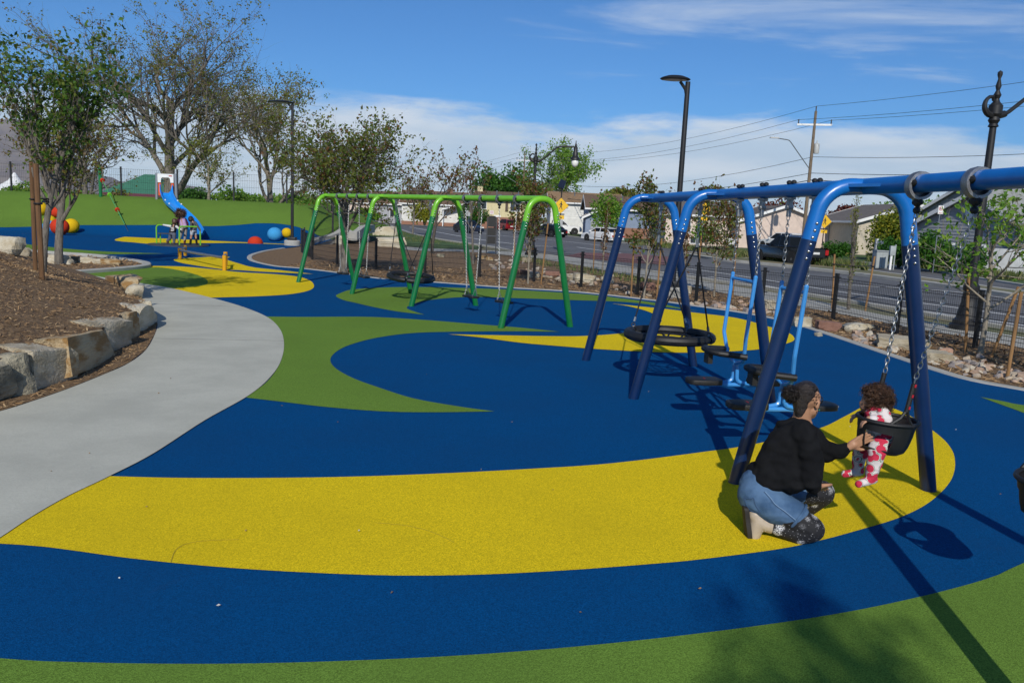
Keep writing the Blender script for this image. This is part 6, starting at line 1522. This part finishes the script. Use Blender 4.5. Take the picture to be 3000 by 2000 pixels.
# small dry leaves and bits blown onto the rubber and the path
DRY = [mat('dry_leaf_a', (.30, .20, .10), .8), mat('dry_leaf_b', (.16, .10, .05), .8), mat('petal_white', (.6, .58, .52), .8)]
rl = random.Random(77)
for i, (u, v) in enumerate([(150, 1385), (262, 1332), (500, 1112), (465, 1155), (826, 1192), (1148, 1742), (1410, 1380), (1052, 1560), (2455, 1195), (2490, 1253), (2190, 1318), (2800, 1262), (2930, 1452), (430, 1490), (1700, 1800), (640, 1780), (1900, 1150), (1250, 1100), (1500, 1240), (990, 1240), (350, 1700), (2050, 1730), (1620, 1440), (720, 1560)]):
    p = G(u, v); a = rl.uniform(0, 6); s_ = rl.uniform(.006, .012); mb = MB()
    mb.M = Matrix.Translation(p + Vector((0, 0, .014))) @ Matrix.Rotation(a, 4, 'Z') @ Matrix.Rotation(rl.uniform(-.3, .3), 4, 'X')
    mb.add([(-s_, 0, 0), (0, -s_ * .5, .005), (s_, 0, .004), (0, s_ * .5, .006), (0, 0, -.002), (0, 0, .009)], [(0, 1, 5), (1, 2, 5), (2, 3, 5), (3, 0, 5), (1, 0, 4), (2, 1, 4), (3, 2, 4), (0, 3, 4)])
    on_ = 'pale concrete path' if i < 4 or i == 13 else ('yellow rubber' if i in (7, 10, 22, 23, 9) else ('green rubber' if v > 1790 else 'blue rubber'))
    tag(mb.build('fallen_leaf', rl.choice(DRY), smooth=False), 'tiny dry leaf bit lying on the ' + on_, 'leaf', 'dry leaves scattered on the ground')

# ================================================================== people
def organic(name, caps, vox, m, parent, smooth=6, wr=0.0, wscale=9.0, kind=None):
    """one continuous skin over tapered limbs: rounded cones fused by voxel remeshing, then relaxed"""
    mb = MB()
    for c in caps:
        a, r0, b, r1 = Vector(c[0]), c[1], Vector(c[2]), c[3]; fl = c[4] if len(c) > 4 else None
        d = b - a
        if d.length < 1e-5: mb.ball(a, r0, 16); continue
        n_ = d.normalized(); pts = []; rs = []
        for k in range(5): t = k / 4 * pi / 2; pts.append(a - n_ * r0 * cos(t)); rs.append(max(1e-4, r0 * sin(t)))
        for k in range(1, 4): pts.append(a.lerp(b, k / 4)); rs.append(r0 + (r1 - r0) * k / 4)
        for k in range(5): t = k / 4 * pi / 2; pts.append(b + n_ * r1 * sin(t)); rs.append(max(1e-4, r1 * cos(t)))
        mb.tube(pts, rs, 14, cap=True, flat=fl)
    me = mb.mesh(name + '_src', m, smooth=False); o = bpy.data.objects.new(name + '_src', me); COL.objects.link(o)
    md = o.modifiers.new('r', 'REMESH'); md.mode = 'VOXEL'; md.voxel_size = vox
    ms = o.modifiers.new('s', 'SMOOTH'); ms.factor = .5; ms.iterations = smooth
    dg = bpy.context.evaluated_depsgraph_get(); dg.update()
    out = bpy.data.meshes.new_from_object(o.evaluated_get(dg)); out.name = name
    bpy.data.objects.remove(o); bpy.data.meshes.remove(me)
    if wr:
        out.update(); nv = len(out.vertices)
        co = [v.co.copy() for v in out.vertices]; nr = [v.normal.copy() for v in out.vertices]
        for i in range(nv):
            q = co[i] * wscale; w_ = noise.noise(Vector((q.x, q.y, q.z * 2.2))) + .5 * noise.noise(q * 2.3)
            out.vertices[i].co = co[i] + nr[i] * w_ * wr
    out.materials.clear(); out.materials.append(m); out.shade_smooth()
    return link(name, out, parent, kind)
def pmat(name, col, rough=.8, sheen=.0, bump=.3, bscale=300): return mat(name, col, rough, var=.18, vscale=9, bump=bump, bscale=bscale, spec=.25)
SKIN = mat('skin', (.40, .21, .12), .5, var=.15, vscale=8, spec=.35)
SKIN2 = mat('skin_child', (.42, .225, .14), .5, var=.12, vscale=8, spec=.35)
HAIR = mat('hair_black', (.010, .007, .006), .45, col2=(.03, .02, .015), vscale=18, bump=1.0, bscale=90, stretch=(1, 1, 3))
HAIRB = mat('hair_brown', (.10, .048, .024), .5, col2=(.03, .014, .007), vscale=25)
SWEAT = mat('black_fleece', (.0065, .0068, .008), .95, col2=(.011, .0115, .013), vscale=6, bump=.5, bscale=220, spec=.12)
DENIM = mat('denim', (.085, .155, .265), .9, col2=(.042, .088, .17), vscale=7, bump=.4, bscale=260, spec=.15)
BOOTL = mat('boot_leather', (.46, .38, .29), .5, var=.2, vscale=8, bump=.2, bscale=60)
BOOTS = mat('boot_sole', (.015, .013, .012), .7)
def leggings():
    m = bpy.data.materials.new('star_leggings'); m.use_nodes = True; t = m.node_tree; b = t.nodes['Principled BSDF']; b.inputs['Roughness'].default_value = .8
    geo = N(t, 'ShaderNodeNewGeometry'); v = N(t, 'ShaderNodeTexVoronoi'); v.inputs['Scale'].default_value = 13; v.inputs['Randomness'].default_value = .9; t.links.new(geo.outputs['Position'], v.inputs['Vector'])
    nz = noise_tex(t, geo.outputs['Position'], 130, 2, .8)
    rad = mth(t, 'ADD', v.outputs['Distance'], mth(t, 'MULTIPLY', mth(t, 'SUBTRACT', nz.outputs[0], .5), .55))
    core = mapr(t, rad, .52, .30); ring = mapr(t, mth(t, 'ABSOLUTE', mth(t, 'SUBTRACT', v.outputs['Distance'], .22)), .03, .0)
    v2 = N(t, 'ShaderNodeTexVoronoi'); v2.inputs['Scale'].default_value = 60; t.links.new(geo.outputs['Position'], v2.inputs['Vector'])
    dots = mapr(t, v2.outputs['Distance'], .20, .10)
    sc_ = N(t, 'ShaderNodeSeparateColor'); t.links.new(v.outputs['Color'], sc_.inputs[0])
    on = mapr(t, sc_.outputs[0], .28, .36)
    spk = mapr(t, nz.outputs[0], .46, .54)
    fac = mth(t, 'MAXIMUM', mth(t, 'MULTIPLY', mth(t, 'MULTIPLY', core, spk), on), mth(t, 'MULTIPLY', dots, .45))
    fac = mth(t, 'MAXIMUM', fac, mth(t, 'MULTIPLY', mth(t, 'MULTIPLY', ring, on), .35))
    t.links.new(mixc(t, fac, (.007, .007, .009), (.62, .62, .64)), b.inputs['Base Color']); return m
LEGG = leggings()
def melon():
    m = bpy.data.materials.new('melon_print'); m.use_nodes = True; t = m.node_tree; b = t.nodes['Principled BSDF']; b.inputs['Roughness'].default_value = .85
    geo = N(t, 'ShaderNodeNewGeometry'); v = N(t, 'ShaderNodeTexVoronoi'); v.inputs['Scale'].default_value = 19; t.links.new(geo.outputs['Position'], v.inputs['Vector'])
    nz = noise_tex(t, geo.outputs['Position'], 9, 2, .5)
    d = mth(t, 'ADD', v.outputs['Distance'], mth(t, 'MULTIPLY', mth(t, 'SUBTRACT', nz.outputs[0], .5), .5))
    sc_ = N(t, 'ShaderNodeSeparateColor'); t.links.new(v.outputs['Color'], sc_.inputs[0]); on = mapr(t, sc_.outputs[1], .05, .07)
    red = mth(t, 'MULTIPLY', mapr(t, d, .52, .49), on); rind = mth(t, 'MULTIPLY', mapr(t, mth(t, 'ABSOLUTE', mth(t, 'SUBTRACT', d, .585)), .03, .015), on)
    v2 = N(t, 'ShaderNodeTexVoronoi'); v2.inputs['Scale'].default_value = 130; t.links.new(geo.outputs['Position'], v2.inputs['Vector'])
    seed = mapr(t, v2.outputs['Distance'], .22, .14)
    c = mixc(t, red, (.62, .56, .55), (.50, .018, .055)); c = mixc(t, mth(t, 'MULTIPLY', seed, mth(t, 'MULTIPLY', red, .8)), c, (.03, .005, .01)); c = mixc(t, rind, c, (.03, .16, .07))
    t.links.new(c, b.inputs['Base Color']); return m
MELON = melon()

def curls(name, c, r, n, m, parent, seed, length=.12, cr_=.012, tube=.0032, keep=None, drop=.5, wind=(0, 0, 0)):
    """separate springy curls rooted all over the scalp"""
    rng = random.Random(seed); c = Vector(c); lines = []
    while len(lines) < n:
        d = Vector((rng.gauss(0, 1), rng.gauss(0, 1), rng.gauss(0, 1))).normalized()
        if keep and not keep(d): continue
        p = c + d * r * .93; L = length * rng.uniform(.6, 1.25); k = 16; tw = rng.uniform(2.0, 3.6) * 2 * pi; ph = rng.uniform(0, 6)
        ax = (d + Vector((wind[0], wind[1], -drop + wind[2])) * .9 + Vector((rng.gauss(0, .25), rng.gauss(0, .25), rng.gauss(0, .2)))).normalized()
        e1 = ax.orthogonal().normalized(); e2 = ax.cross(e1); pts = []
        for i in range(k):
            t = i / (k - 1); dirv = d.lerp(ax, min(1, t * 1.8)).normalized()
            q = p + (d * min(t, .3) * .6 + ax * max(0, t - .12)) * L; rr = cr_ * min(1, t * 4)
            pts.append(tuple(q + (e1 * cos(ph + tw * t) + e2 * sin(ph + tw * t)) * rr))
        lines.append((pts, [tube * (1 - .5 * i / k) for i in range(k)], 3))
    return link(name, tubes_mesh(name, lines, m), parent, kind='stuff')

def hand(wr, fdir, pdir, s=1.0, spread=.16, curl=.25, thumb=1):
    """capsules of a palm and five fingers: wr wrist, fdir along the fingers, pdir palm normal"""
    f = Vector(fdir).normalized(); p = Vector(pdir).normalized(); p = (p - f * p.dot(f)).normalized(); q = f.cross(p) * thumb; wr = Vector(wr)
    caps = [(wr, .026 * s, wr + f * .03 * s, .028 * s)]
    for k, ln in enumerate((.070, .080, .074, .060)):
        off = (k - 1.5) * .019 * s; kn = wr + f * .085 * s - q * off; dr = (f - q * off / s * spread * 60 * .16).normalized()
        caps.append((wr + f * .02 * s - q * off * .7, .016 * s, kn, .012 * s))
        m1 = kn + (dr - p * curl * .4).normalized() * ln * .5 * s; m2 = m1 + (dr - p * curl * 1.2).normalized() * ln * .5 * s
        caps += [(kn, .0105 * s, m1, .0092 * s), (m1, .0092 * s, m2, .0075 * s)]
    t0 = wr + f * .025 * s + q * .025 * s; t1 = t0 + (f * .6 + q * .8).normalized() * .045 * s; t2 = t1 + (f * .9 + q * .35).normalized() * .035 * s
    caps += [(t0, .015 * s, t1, .012 * s), (t1, .0115 * s, t2, .009 * s)]
    return caps

# ---- kneeling woman
def W_(u, v, y): return Y(u, v, y)
wbase = G(2270, 1560)
woman = thing('person', 'woman in black sweater and denim shorts kneeling and reaching out to the toddler', 'person', wbase)
hd = W_(2362, 1172, 5.27); fdir = Vector((.76, .64, -.10)).normalized(); side_h = Vector((0, 0, 1)).cross(fdir).normalized(); uph = fdir.cross(side_h)
def H_(f, s, u): return hd + fdir * f + side_h * s + uph * (-u if uph.z < 0 else u)
handF = W_(2488, 1308, 5.27); handN = W_(2394, 1424, 5.10)
body = [(H_(-.015, 0, .025), .092, H_(.005, 0, .02), .088), (H_(.03, 0, -.03), .068, H_(.055, 0, -.085), .040), (H_(.02, .035, -.06), .045, H_(.05, .02, -.09), .036), (H_(.02, -.035, -.06), .045, H_(.05, -.02, -.09), .036),
        (H_(.085, 0, -.005), .012, H_(.112, 0, -.032), .015), (H_(.083, 0, -.066), .016, H_(.088, 0, -.072), .016), (H_(.07, 0, .045), .04, H_(.072, 0, .0), .03),
        (H_(-.005, -.088, .005), .016, H_(-.012, -.090, -.03), .012), (H_(-.005, .088, .005), .016, H_(-.012, .090, -.03), .012),
        (H_(-.03, 0, -.05), .056, W_(2348, 1236, 5.26), .062),
        (W_(2345, 1245, 5.26), .08, W_(2300, 1320, 5.26), .12), (W_(2300, 1320, 5.26), .12, W_(2245, 1420, 5.26), .13),
        (W_(2360, 1270, 5.12), .06, W_(2384, 1390, 5.03), .045), (W_(2384, 1390, 5.03), .045, handN, .03),
        (W_(2385, 1285, 5.42), .055, W_(2418, 1328, 5.38), .045), (W_(2418, 1328, 5.38), .045, handF, .027),
        (W_(2238, 1450, 5.15), .11, W_(2372, 1548, 5.04), .06), (W_(2374, 1556, 5.04), .055, W_(2256, 1536, 5.10), .040), (W_(2256, 1536, 5.10), .04, W_(2215, 1530, 5.10), .04),
        (W_(2275, 1440, 5.40), .10, W_(2408, 1444, 5.46), .06), (W_(2408, 1444, 5.46), .055, W_(2345, 1500, 5.52), .045)]
fd = (W_(2548, 1276, 5.24) - handF).normalized()
body += hand(handF, fd, Vector((.1, 1, .2)), 1.0, thumb=-1, spread=.35, curl=.12)
body += hand(handN, (W_(2412, 1412, 5.22) - handN).normalized() + Vector((.2, .3, -.25)), Vector((-.3, .2, 1)), 1.0, curl=.6)
organic('body', body, .0058, SKIN, woman, 4)
sw = [(W_(2252, 1405, 5.18), .138, W_(2298, 1310, 5.17), .132), (W_(2252, 1405, 5.36), .138, W_(2300, 1310, 5.38), .132), (W_(2298, 1310, 5.17), .132, W_(2345, 1266, 5.14), .092), (W_(2300, 1310, 5.38), .132, W_(2352, 1266, 5.40), .092),
      (W_(2318, 1272, 5.26), .12, W_(2346, 1245, 5.26), .080), (W_(2240, 1400, 5.22), .132, W_(2262, 1415, 5.22), .138), (W_(2300, 1345, 5.15), .12, W_(2320, 1400, 5.10), .108),
      (W_(2352, 1272, 5.10), .094, W_(2376, 1340, 5.05), .080), (W_(2376, 1340, 5.05), .080, W_(2374, 1400, 5.02), .074), (W_(2374, 1400, 5.02), .074, W_(2383, 1426, 5.06), .050),
      (W_(2372, 1282, 5.42), .090, W_(2414, 1326, 5.38), .074), (W_(2414, 1326, 5.38), .074, W_(2460, 1320, 5.31), .056), (W_(2460, 1320, 5.31), .054, W_(2480, 1311, 5.28), .042)]
organic('sweater', sw, .010, SWEAT, woman, 4, wr=.013, wscale=10)
sh = [(W_(2228, 1425, 5.20), .145, W_(2262, 1430, 5.34), .140), (W_(2222, 1450, 5.16), .140, W_(2262, 1478, 5.12), .130), (W_(2262, 1478, 5.12), .126, W_(2326, 1506, 5.07), .098), (W_(2270, 1440, 5.40), .12, W_(2338, 1440, 5.43), .095), (W_(2240, 1420, 5.28), .15, W_(2255, 1430, 5.28), .15)]
shorts = organic('shorts', sh, .010, DENIM, woman, 8, wr=.0025, wscale=18)
hem = W_(2336, 1512, 5.06); hd_ = (W_(2372, 1548, 5.04) - W_(2238, 1450, 5.15)).normalized()
mb = MB(); mb.torus(hem, .094, .010, hd_.to_track_quat('Z', 'Y').to_matrix(), n=26, m=6); mb.build('cuff', DENIM, shorts)
from mathutils.bvhtree import BVHTree
def seam(o, px, r, m, name, parent):
    """stitched line following the cloth surface"""
    me = o.data; bv = BVHTree.FromPolygons([wm(o) @ v.co for v in me.vertices], [tuple(p.vertices) for p in me.polygons]); pts = []
    for (u, v) in cr(px, 8, False):
        d = Vector(ray(u, v)).normalized(); h = bv.ray_cast(Vector((0, 0, CAMH)), d)
        if h[0] is not None: pts.append(h[0] + h[1] * r * .4)
    if len(pts) > 2:
        mb = MB(); mb.tube(pts, r, 5); mb.build(name, m, parent)
STI = mat('denim_seam', (.035, .075, .15), .9); STL = mat('denim_light', (.20, .30, .43), .9)
seam(shorts, [(2180, 1456), (2196, 1461), (2208, 1458)], .0028, STI, 'pocket_seam', shorts)
seam(shorts, [(2208, 1458), (2214, 1480), (2228, 1500)], .0028, STI, 'pocket_seam', shorts)
seam(shorts, [(2180, 1456), (2188, 1480), (2205, 1498), (2228, 1500)], .0028, STI, 'pocket_seam', shorts)
seam(shorts, [(2238, 1440), (2254, 1458), (2270, 1478), (2300, 1500), (2335, 1530)], .0030, STI, 'side_seam', shorts)
seam(shorts, [(2242, 1440), (2258, 1458), (2274, 1478), (2304, 1500), (2338, 1528)], .0022, STL, 'side_seam', shorts)
lg = [(W_(2285, 1492, 5.10), .098, W_(2374, 1546, 5.03), .086), (W_(2378, 1550, 5.03), .084, W_(2340, 1560, 5.05), .080), (W_(2340, 1558, 5.05), .080, W_(2264, 1540, 5.10), .054),
      (W_(2310, 1440, 5.42), .095, W_(2408, 1442, 5.46), .088), (W_(2408, 1446, 5.46), .086, W_(2360, 1490, 5.52), .065)]
organic('leggings', lg, .008, LEGG, woman, 4)
bt = [(W_(2258, 1540, 5.10), .052, W_(2222, 1526, 5.10), .058), (W_(2222, 1522, 5.10), .058, W_(2212, 1508, 5.10), .050), (W_(2218, 1530, 5.10), .055, W_(2206, 1572, 5.10), .046), (W_(2206, 1572, 5.10), .044, W_(2207, 1580, 5.10), .040)]
boot = organic('boot', bt, .007, BOOTL, woman, 3)
s0, s1 = W_(2187, 1496, 5.10), W_(2196, 1582, 5.10); d_ = (s1 - s0); q_ = d_.to_track_quat('X', 'Y').to_matrix().to_4x4()
mb = MB(); mb.prism(cr([(-.02, -.035), (.05, -.034), (.13, -.045), (.19, -.04), (.215, 0), (.19, .04), (.13, .045), (.05, .034), (-.02, .035), (-.035, 0)], 3), .034, Matrix.Translation(s0 + Vector((-.022, 0, 0))) @ Matrix(((d_.normalized().x, 0, 1, 0), (d_.normalized().y, 1, 0, 0), (d_.normalized().z, 0, 0, 0), (0, 0, 0, 1))))
bevel(mb.build('sole', BOOTS, boot), .006)
mb = MB()
for k in range(6):
    a = W_(2250 - k * 8, 1552 + k * 2.0, 5.055); mb.tube([a, a + Vector((-.004, .05, -.012))], .004, 5)
mb.build('laces', mat('lace', (.35, .30, .24), .8), boot, kind='stuff')
bt2 = [(W_(2345, 1500, 5.52), .055, W_(2320, 1520, 5.54), .05), (W_(2320, 1520, 5.54), .05, W_(2390, 1532, 5.50), .038)]
organic('boot', bt2, .009, BOOTL, woman, 3)
hr = [(H_(-.048, 0, .045), .083, H_(-.012, 0, .058), .078), (H_(-.066, 0, .0), .062, H_(-.062, 0, -.06), .044), (H_(-.062, 0, -.06), .042, H_(-.056, 0, -.09), .034), (H_(.010, -.030, .062), .045, H_(.010, .030, .062), .045)]
hair = organic('hair', hr, .006, HAIR, woman, 3, wr=.0015, wscale=60)
bun = organic('bun', [(W_(2318, 1152, 5.20), .046, W_(2311, 1154, 5.19), .042), (W_(2318, 1164, 5.20), .040, W_(2318, 1143, 5.21), .038), (W_(2335, 1160, 5.21), .03, W_(2318, 1154, 5.2), .04)], .006, HAIR, woman, 2, wr=.006, wscale=60)
curls('flyaway_hair', W_(2315, 1153, 5.195), .048, 220, HAIR, bun, 4, length=.018, cr_=.006, tube=.0016, drop=.1)
curls('flyaway_hair', H_(-.02, 0, .03), +.096, 110, HAIR, hair, 5, length=.014, cr_=.004, tube=.0013, drop=.0, keep=lambda d: d.dot(fdir) < .1 and d.z > -.3)
EYEB = mat('spectacle_black', (.01, .01, .01), .3)
gl_ = thing('spectacles', 'dark framed spectacles worn by the kneeling woman', 'spectacles', H_(.10, 0, .01))
mb = MB()
for s_ in (-1, 1): mb.torus(H_(.108, s_ * .034, .008), .025, .0038, fdir.to_track_quat('Z', 'Y').to_matrix(), n=18, m=5)
mb.tube([H_(.110, -.012, .012), H_(.110, .012, .012)], .0022, 5)
fr_ = mb.build('frame', EYEB, gl_)
for s_ in (-1, 1):
    mb = MB(); mb.tube([H_(.106, s_ * .058, .012), H_(.05, s_ * .082, .014), H_(-.01, s_ * .092, .012), H_(-.03, s_ * .092, -.01)], .0038, 5); mb.build('temple', EYEB, gl_)
    mb = MB(); mb.ball(H_(.078, s_ * .033, .006), (.013, .013, .011), 10); mb.build('eye', mat('eye_white', (.6, .58, .55), .2), woman)
mb = MB(); mb.ball(H_(-.008, -.106, -.045), .006, 8); tag(mb.build('earring', mat('teal_stone', (.01, .16, .12), .2)), 'tiny teal stud in the ear of the kneeling woman', 'earring')

# ---- toddler in the bucket
tod = thing('person', 'curly haired toddler in watermelon print pyjamas sitting in the bucket swing', 'person', W_(2575, 1290, 5.35))
th = W_(2559, 1172, 5.36); tf = Vector((-.93, .30, -.05)).normalized()
def T_(f, s, u): return th + tf * f + Vector((tf.y, -tf.x, 0)) * -s + Vector((0, 0, u))
hL, hR = W_(2546, 1226, 5.22), W_(2516, 1212, 5.46)
tb = [(T_(-.01, 0, .01), .078, T_(.0, 0, .0), .076), (T_(.035, 0, -.035), .052, T_(.04, 0, -.045), .045), (T_(.075, 0, -.02), .012, T_(.078, 0, -.022), .012), (T_(.0, 0, -.06), .038, W_(2566, 1205, 5.36), .045),
      (W_(2570, 1210, 5.36), .06, W_(2582, 1275, 5.36), .07), (W_(2588, 1212, 5.26), .035, W_(2592, 1232, 5.24), .03), (W_(2592, 1232, 5.24), .03, hL, .02), (W_(2548, 1206, 5.45), .035, W_(2532, 1218, 5.47), .03), (W_(2532, 1218, 5.47), .03, hR, .02),
      (W_(2588, 1290, 5.28), .05, W_(2568, 1322, 5.24), .04), (W_(2568, 1322, 5.24), .04, W_(2549, 1396, 5.22), .03), (W_(2560, 1285, 5.44), .05, W_(2524, 1305, 5.46), .04), (W_(2524, 1305, 5.46), .04, W_(2513, 1376, 5.46), .03)]
tb += hand(hL, (W_(2530, 1236, 5.22) - hL), Vector((0, 0, 1)), .55, curl=1.0) + hand(hR, (W_(2503, 1220, 5.46) - hR), Vector((0, 0, 1)), .55, curl=1.0)
organic('body', tb, .0052, SKIN2, tod, 3)
py = [(W_(2568, 1212, 5.32), .078, W_(2584, 1280, 5.32), .088), (W_(2566, 1212, 5.40), .078, W_(2580, 1280, 5.40), .088), (W_(2584, 1210, 5.27), .050, W_(2594, 1232, 5.235), .046), (W_(2594, 1232, 5.235), .045, W_(2556, 1229, 5.215), .031), (W_(2550, 1206, 5.45), .048, W_(2534, 1217, 5.47), .042), (W_(2534, 1217, 5.47), .042, W_(2524, 1214, 5.465), .030),
      (W_(2590, 1285, 5.28), .072, W_(2570, 1318, 5.23), .064), (W_(2570, 1320, 5.23), .062, W_(2560, 1360, 5.22), .050), (W_(2560, 1360, 5.22), .050, W_(2551, 1396, 5.22), .040), (W_(2556, 1402, 5.22), .034, W_(2516, 1417, 5.20), .026),
      (W_(2560, 1282, 5.44), .068, W_(2524, 1302, 5.46), .058), (W_(2524, 1304, 5.46), .056, W_(2516, 1345, 5.46), .046), (W_(2516, 1345, 5.46), .046, W_(2512, 1374, 5.46), .038), (W_(2518, 1381, 5.46), .032, W_(2474, 1388, 5.45), .024)]
organic('pyjamas', py, .0065, MELON, tod, 4, wr=.004, wscale=22)
hc = organic('hair', [(T_(-.018, 0, .02), .084, T_(-.012, 0, .005), .084), (T_(-.05, 0, -.03), .07, T_(-.05, 0, -.05), .06)], .007, HAIRB, tod, 2, wr=.008, wscale=45)
curls('curls', T_(-.02, 0, .005), +0.084, 750, HAIRB, hc, 9, length=.046, cr_=.010, tube=.0024, drop=.35, keep=lambda d: not (d.dot(tf) > .72 and d.z < .35), wind=(.10, 0, .12))

# ---- three children on the roundabout
def kid(label, yk, head, hr_, neck, hip, arms, legs, mats, hairf, face=(0, 1, 0)):
    """mats: top, sleeve, trousers, boots, hair; limbs given as image points at depth yk"""
    base = W_(hip[0], hip[1], yk); root = thing('person', label, 'person', Vector((base.x, base.y, .06)), group='children on the roundabout')
    q = lambda p, dy=0: W_(p[0], p[1], yk + dy)
    caps = [(q(head), hr_, q(head) + Vector((0, 0, -.03)), hr_ * .85), (q(head) - Vector((0, 0, hr_ * .8)), .045, q(neck), .055), (q(neck), .08, q(hip), .09)]
    for i, a in enumerate(arms): caps += [(q(a[0], a[3]), .042, q(a[1], a[3]), .034), (q(a[1], a[3]), .034, q(a[2], a[3]), .024), (q(a[2], a[3]), .026, q(a[2], a[3]) + (q(a[2], a[3]) - q(a[1], a[3])).normalized() * .07, .018)]
    for l in legs: caps += [(q(l[0], l[3]), .07, q(l[1], l[3]), .05), (q(l[1], l[3]), .05, q(l[2], l[3]), .035), (q(l[2], l[3]), .035, q(l[2], l[3]) + Vector((.02, -.08, -.02)), .03)]
    organic('body', caps, .016, SKIN2, root, 3)
    n_, h_ = q(neck), q(hip)
    organic('top', [(n_ + Vector((s_ * .07, 0, 0)), .085, h_ + Vector((s_ * .06, 0, .05)), .10) for s_ in (-1, 1)], .016, mats[0], root, 3)
    for a in arms: organic('sleeve', [(q(a[0], a[3]), .062, q(a[1], a[3]), .052), (q(a[1], a[3]), .052, q(a[2], a[3]), .040)], .016, mats[1], root, 2)
    cov = mats[5] if len(mats) > 5 else 1.0
    organic('trousers', [(h_ + Vector((-.05, 0, 0)), .105, h_ + Vector((.05, 0, 0)), .105)] + sum(([(q(l[0], l[3]), .098, q(l[0], l[3]).lerp(q(l[1], l[3]), min(1, cov * 1.0)), .072)] + ([(q(l[1], l[3]), .072, q(l[2], l[3]) + Vector((0, 0, .10)), .056)] if cov >= 1 else []) for l in legs), []), .016, mats[2], root, 3)
    for l in legs: organic('boot', [(q(l[1], l[3]).lerp(q(l[2], l[3]), .25 if cov < 1 else .62), .056, q(l[2], l[3]), .050), (q(l[2], l[3]) - Vector((0, 0, .02)), .05, q(l[2], l[3]) + Vector((.03, -.10, -.04)), .04)], .016, mats[3], root, 2)
    hairf(root, q(head))
    return root
yk = C0.y
def cap_hair(m, r): return lambda root, h: organic('hair', [(h + Vector((0, -.01, .03)), r, h + Vector((0, -.03, -.02)), r * .94)], .016, m, root, 2, wr=.01, wscale=30)
def big_hair(root, h):
    o = organic('hair', [(h + Vector((-.08, -.02, .03)), .14, h + Vector((.08, -.02, .03)), .14), (h + Vector((0, -.02, .08)), .13, h, .13)], .02, HAIRB, root, 2, wr=.02, wscale=25)
    curls('curls', h + Vector((0, -.02, .04)), .17, 260, HAIRB, o, 12, length=.13, cr_=.02, tube=.009, drop=.2)
def pony(root, h):
    o = cap_hair(HAIR, .115)(root, h)
    organic('pony_tail', [(h + Vector((.12, -.04, .02)), .05, h + Vector((.16, -.05, -.08)), .035)], .016, HAIR, root, 2)
VEST = mat('black_vest', (.01, .01, .012), .8); WSLV = mat('white_sleeve', (.55, .55, .53), .8); GJEAN = pmat('grey_jeans', (.10, .11, .14)); BRB = pmat('brown_boots', (.05, .03, .022))
k1 = kid('child in black vest with white sleeves leaning out over the roundabout rail', yk - .1, (512, 649), .115, (510, 661), (505, 684), [((500, 663), (489, 661), (479, 659), -.05), ((517, 664), (523, 669), (531, 673), -.15)], [((501, 686), (497, 700), (490, 711), .1), ((510, 687), (510, 702), (510, 718), -.1)], [VEST, WSLV, GJEAN, BRB, HAIR], cap_hair(HAIRB, .125))
qk = W_(505, 671, yk - .34); mb = MB(); mb.M = M_face(qk, 0)
mb.box((0, .06, 0), (.15, .035, .01)); mb.box((0, -.01, 0), (.12, .03, .01)); mb.box((0, -.07, 0), (.15, .035, .01)); mb.box((.06, .025, 0), (.035, .07, .01)); mb.box((.06, -.04, 0), (.035, .07, .01)); mb.build('back_number', WSLV, k1, kind='stuff')
LIL = pmat('lilac_shirt', (.46, .30, .50)); PLUM = pmat('plum_sleeve', (.07, .01, .04)); GREYP_ = mat('patterned_grey_trousers', (.27, .25, .23), .85, col2=(.42, .22, .10), vscale=22, thr=(.60, .66)); OX = pmat('oxblood_boots', (.07, .012, .012))
kid('child with big curly hair in lilac top and patterned grey trousers', yk + .15, (529, 628), .12, (533, 642), (538, 664), [((523, 643), (521, 655), (524, 664), -.1), ((543, 643), (550, 656), (548, 668), .1)], [((533, 668), (529, 690), (524, 711), -.1), ((543, 668), (543, 690), (541, 711), .1)], [LIL, PLUM, GREYP_, OX, HAIRB], big_hair)
GSW = pmat('grey_sweater', (.085, .085, .09)); WSH = pmat('white_shorts', (.50, .51, .55)); BKB = pmat('tall_black_boots', (.01, .01, .01))
kid('child in grey sweater, white shorts and tall black boots holding the green rail', yk + .05, (559, 642), .11, (566, 652), (567, 674), [((561, 653), (559, 664), (560, 674), -.2), ((573, 653), (580, 664), (586, 675), -.2)], [((563, 678), (560, 695), (557, 718), -.1), ((571, 678), (574, 695), (577, 718), .1)], [GSW, GSW, WSH, BKB, HAIR, .45], pony)
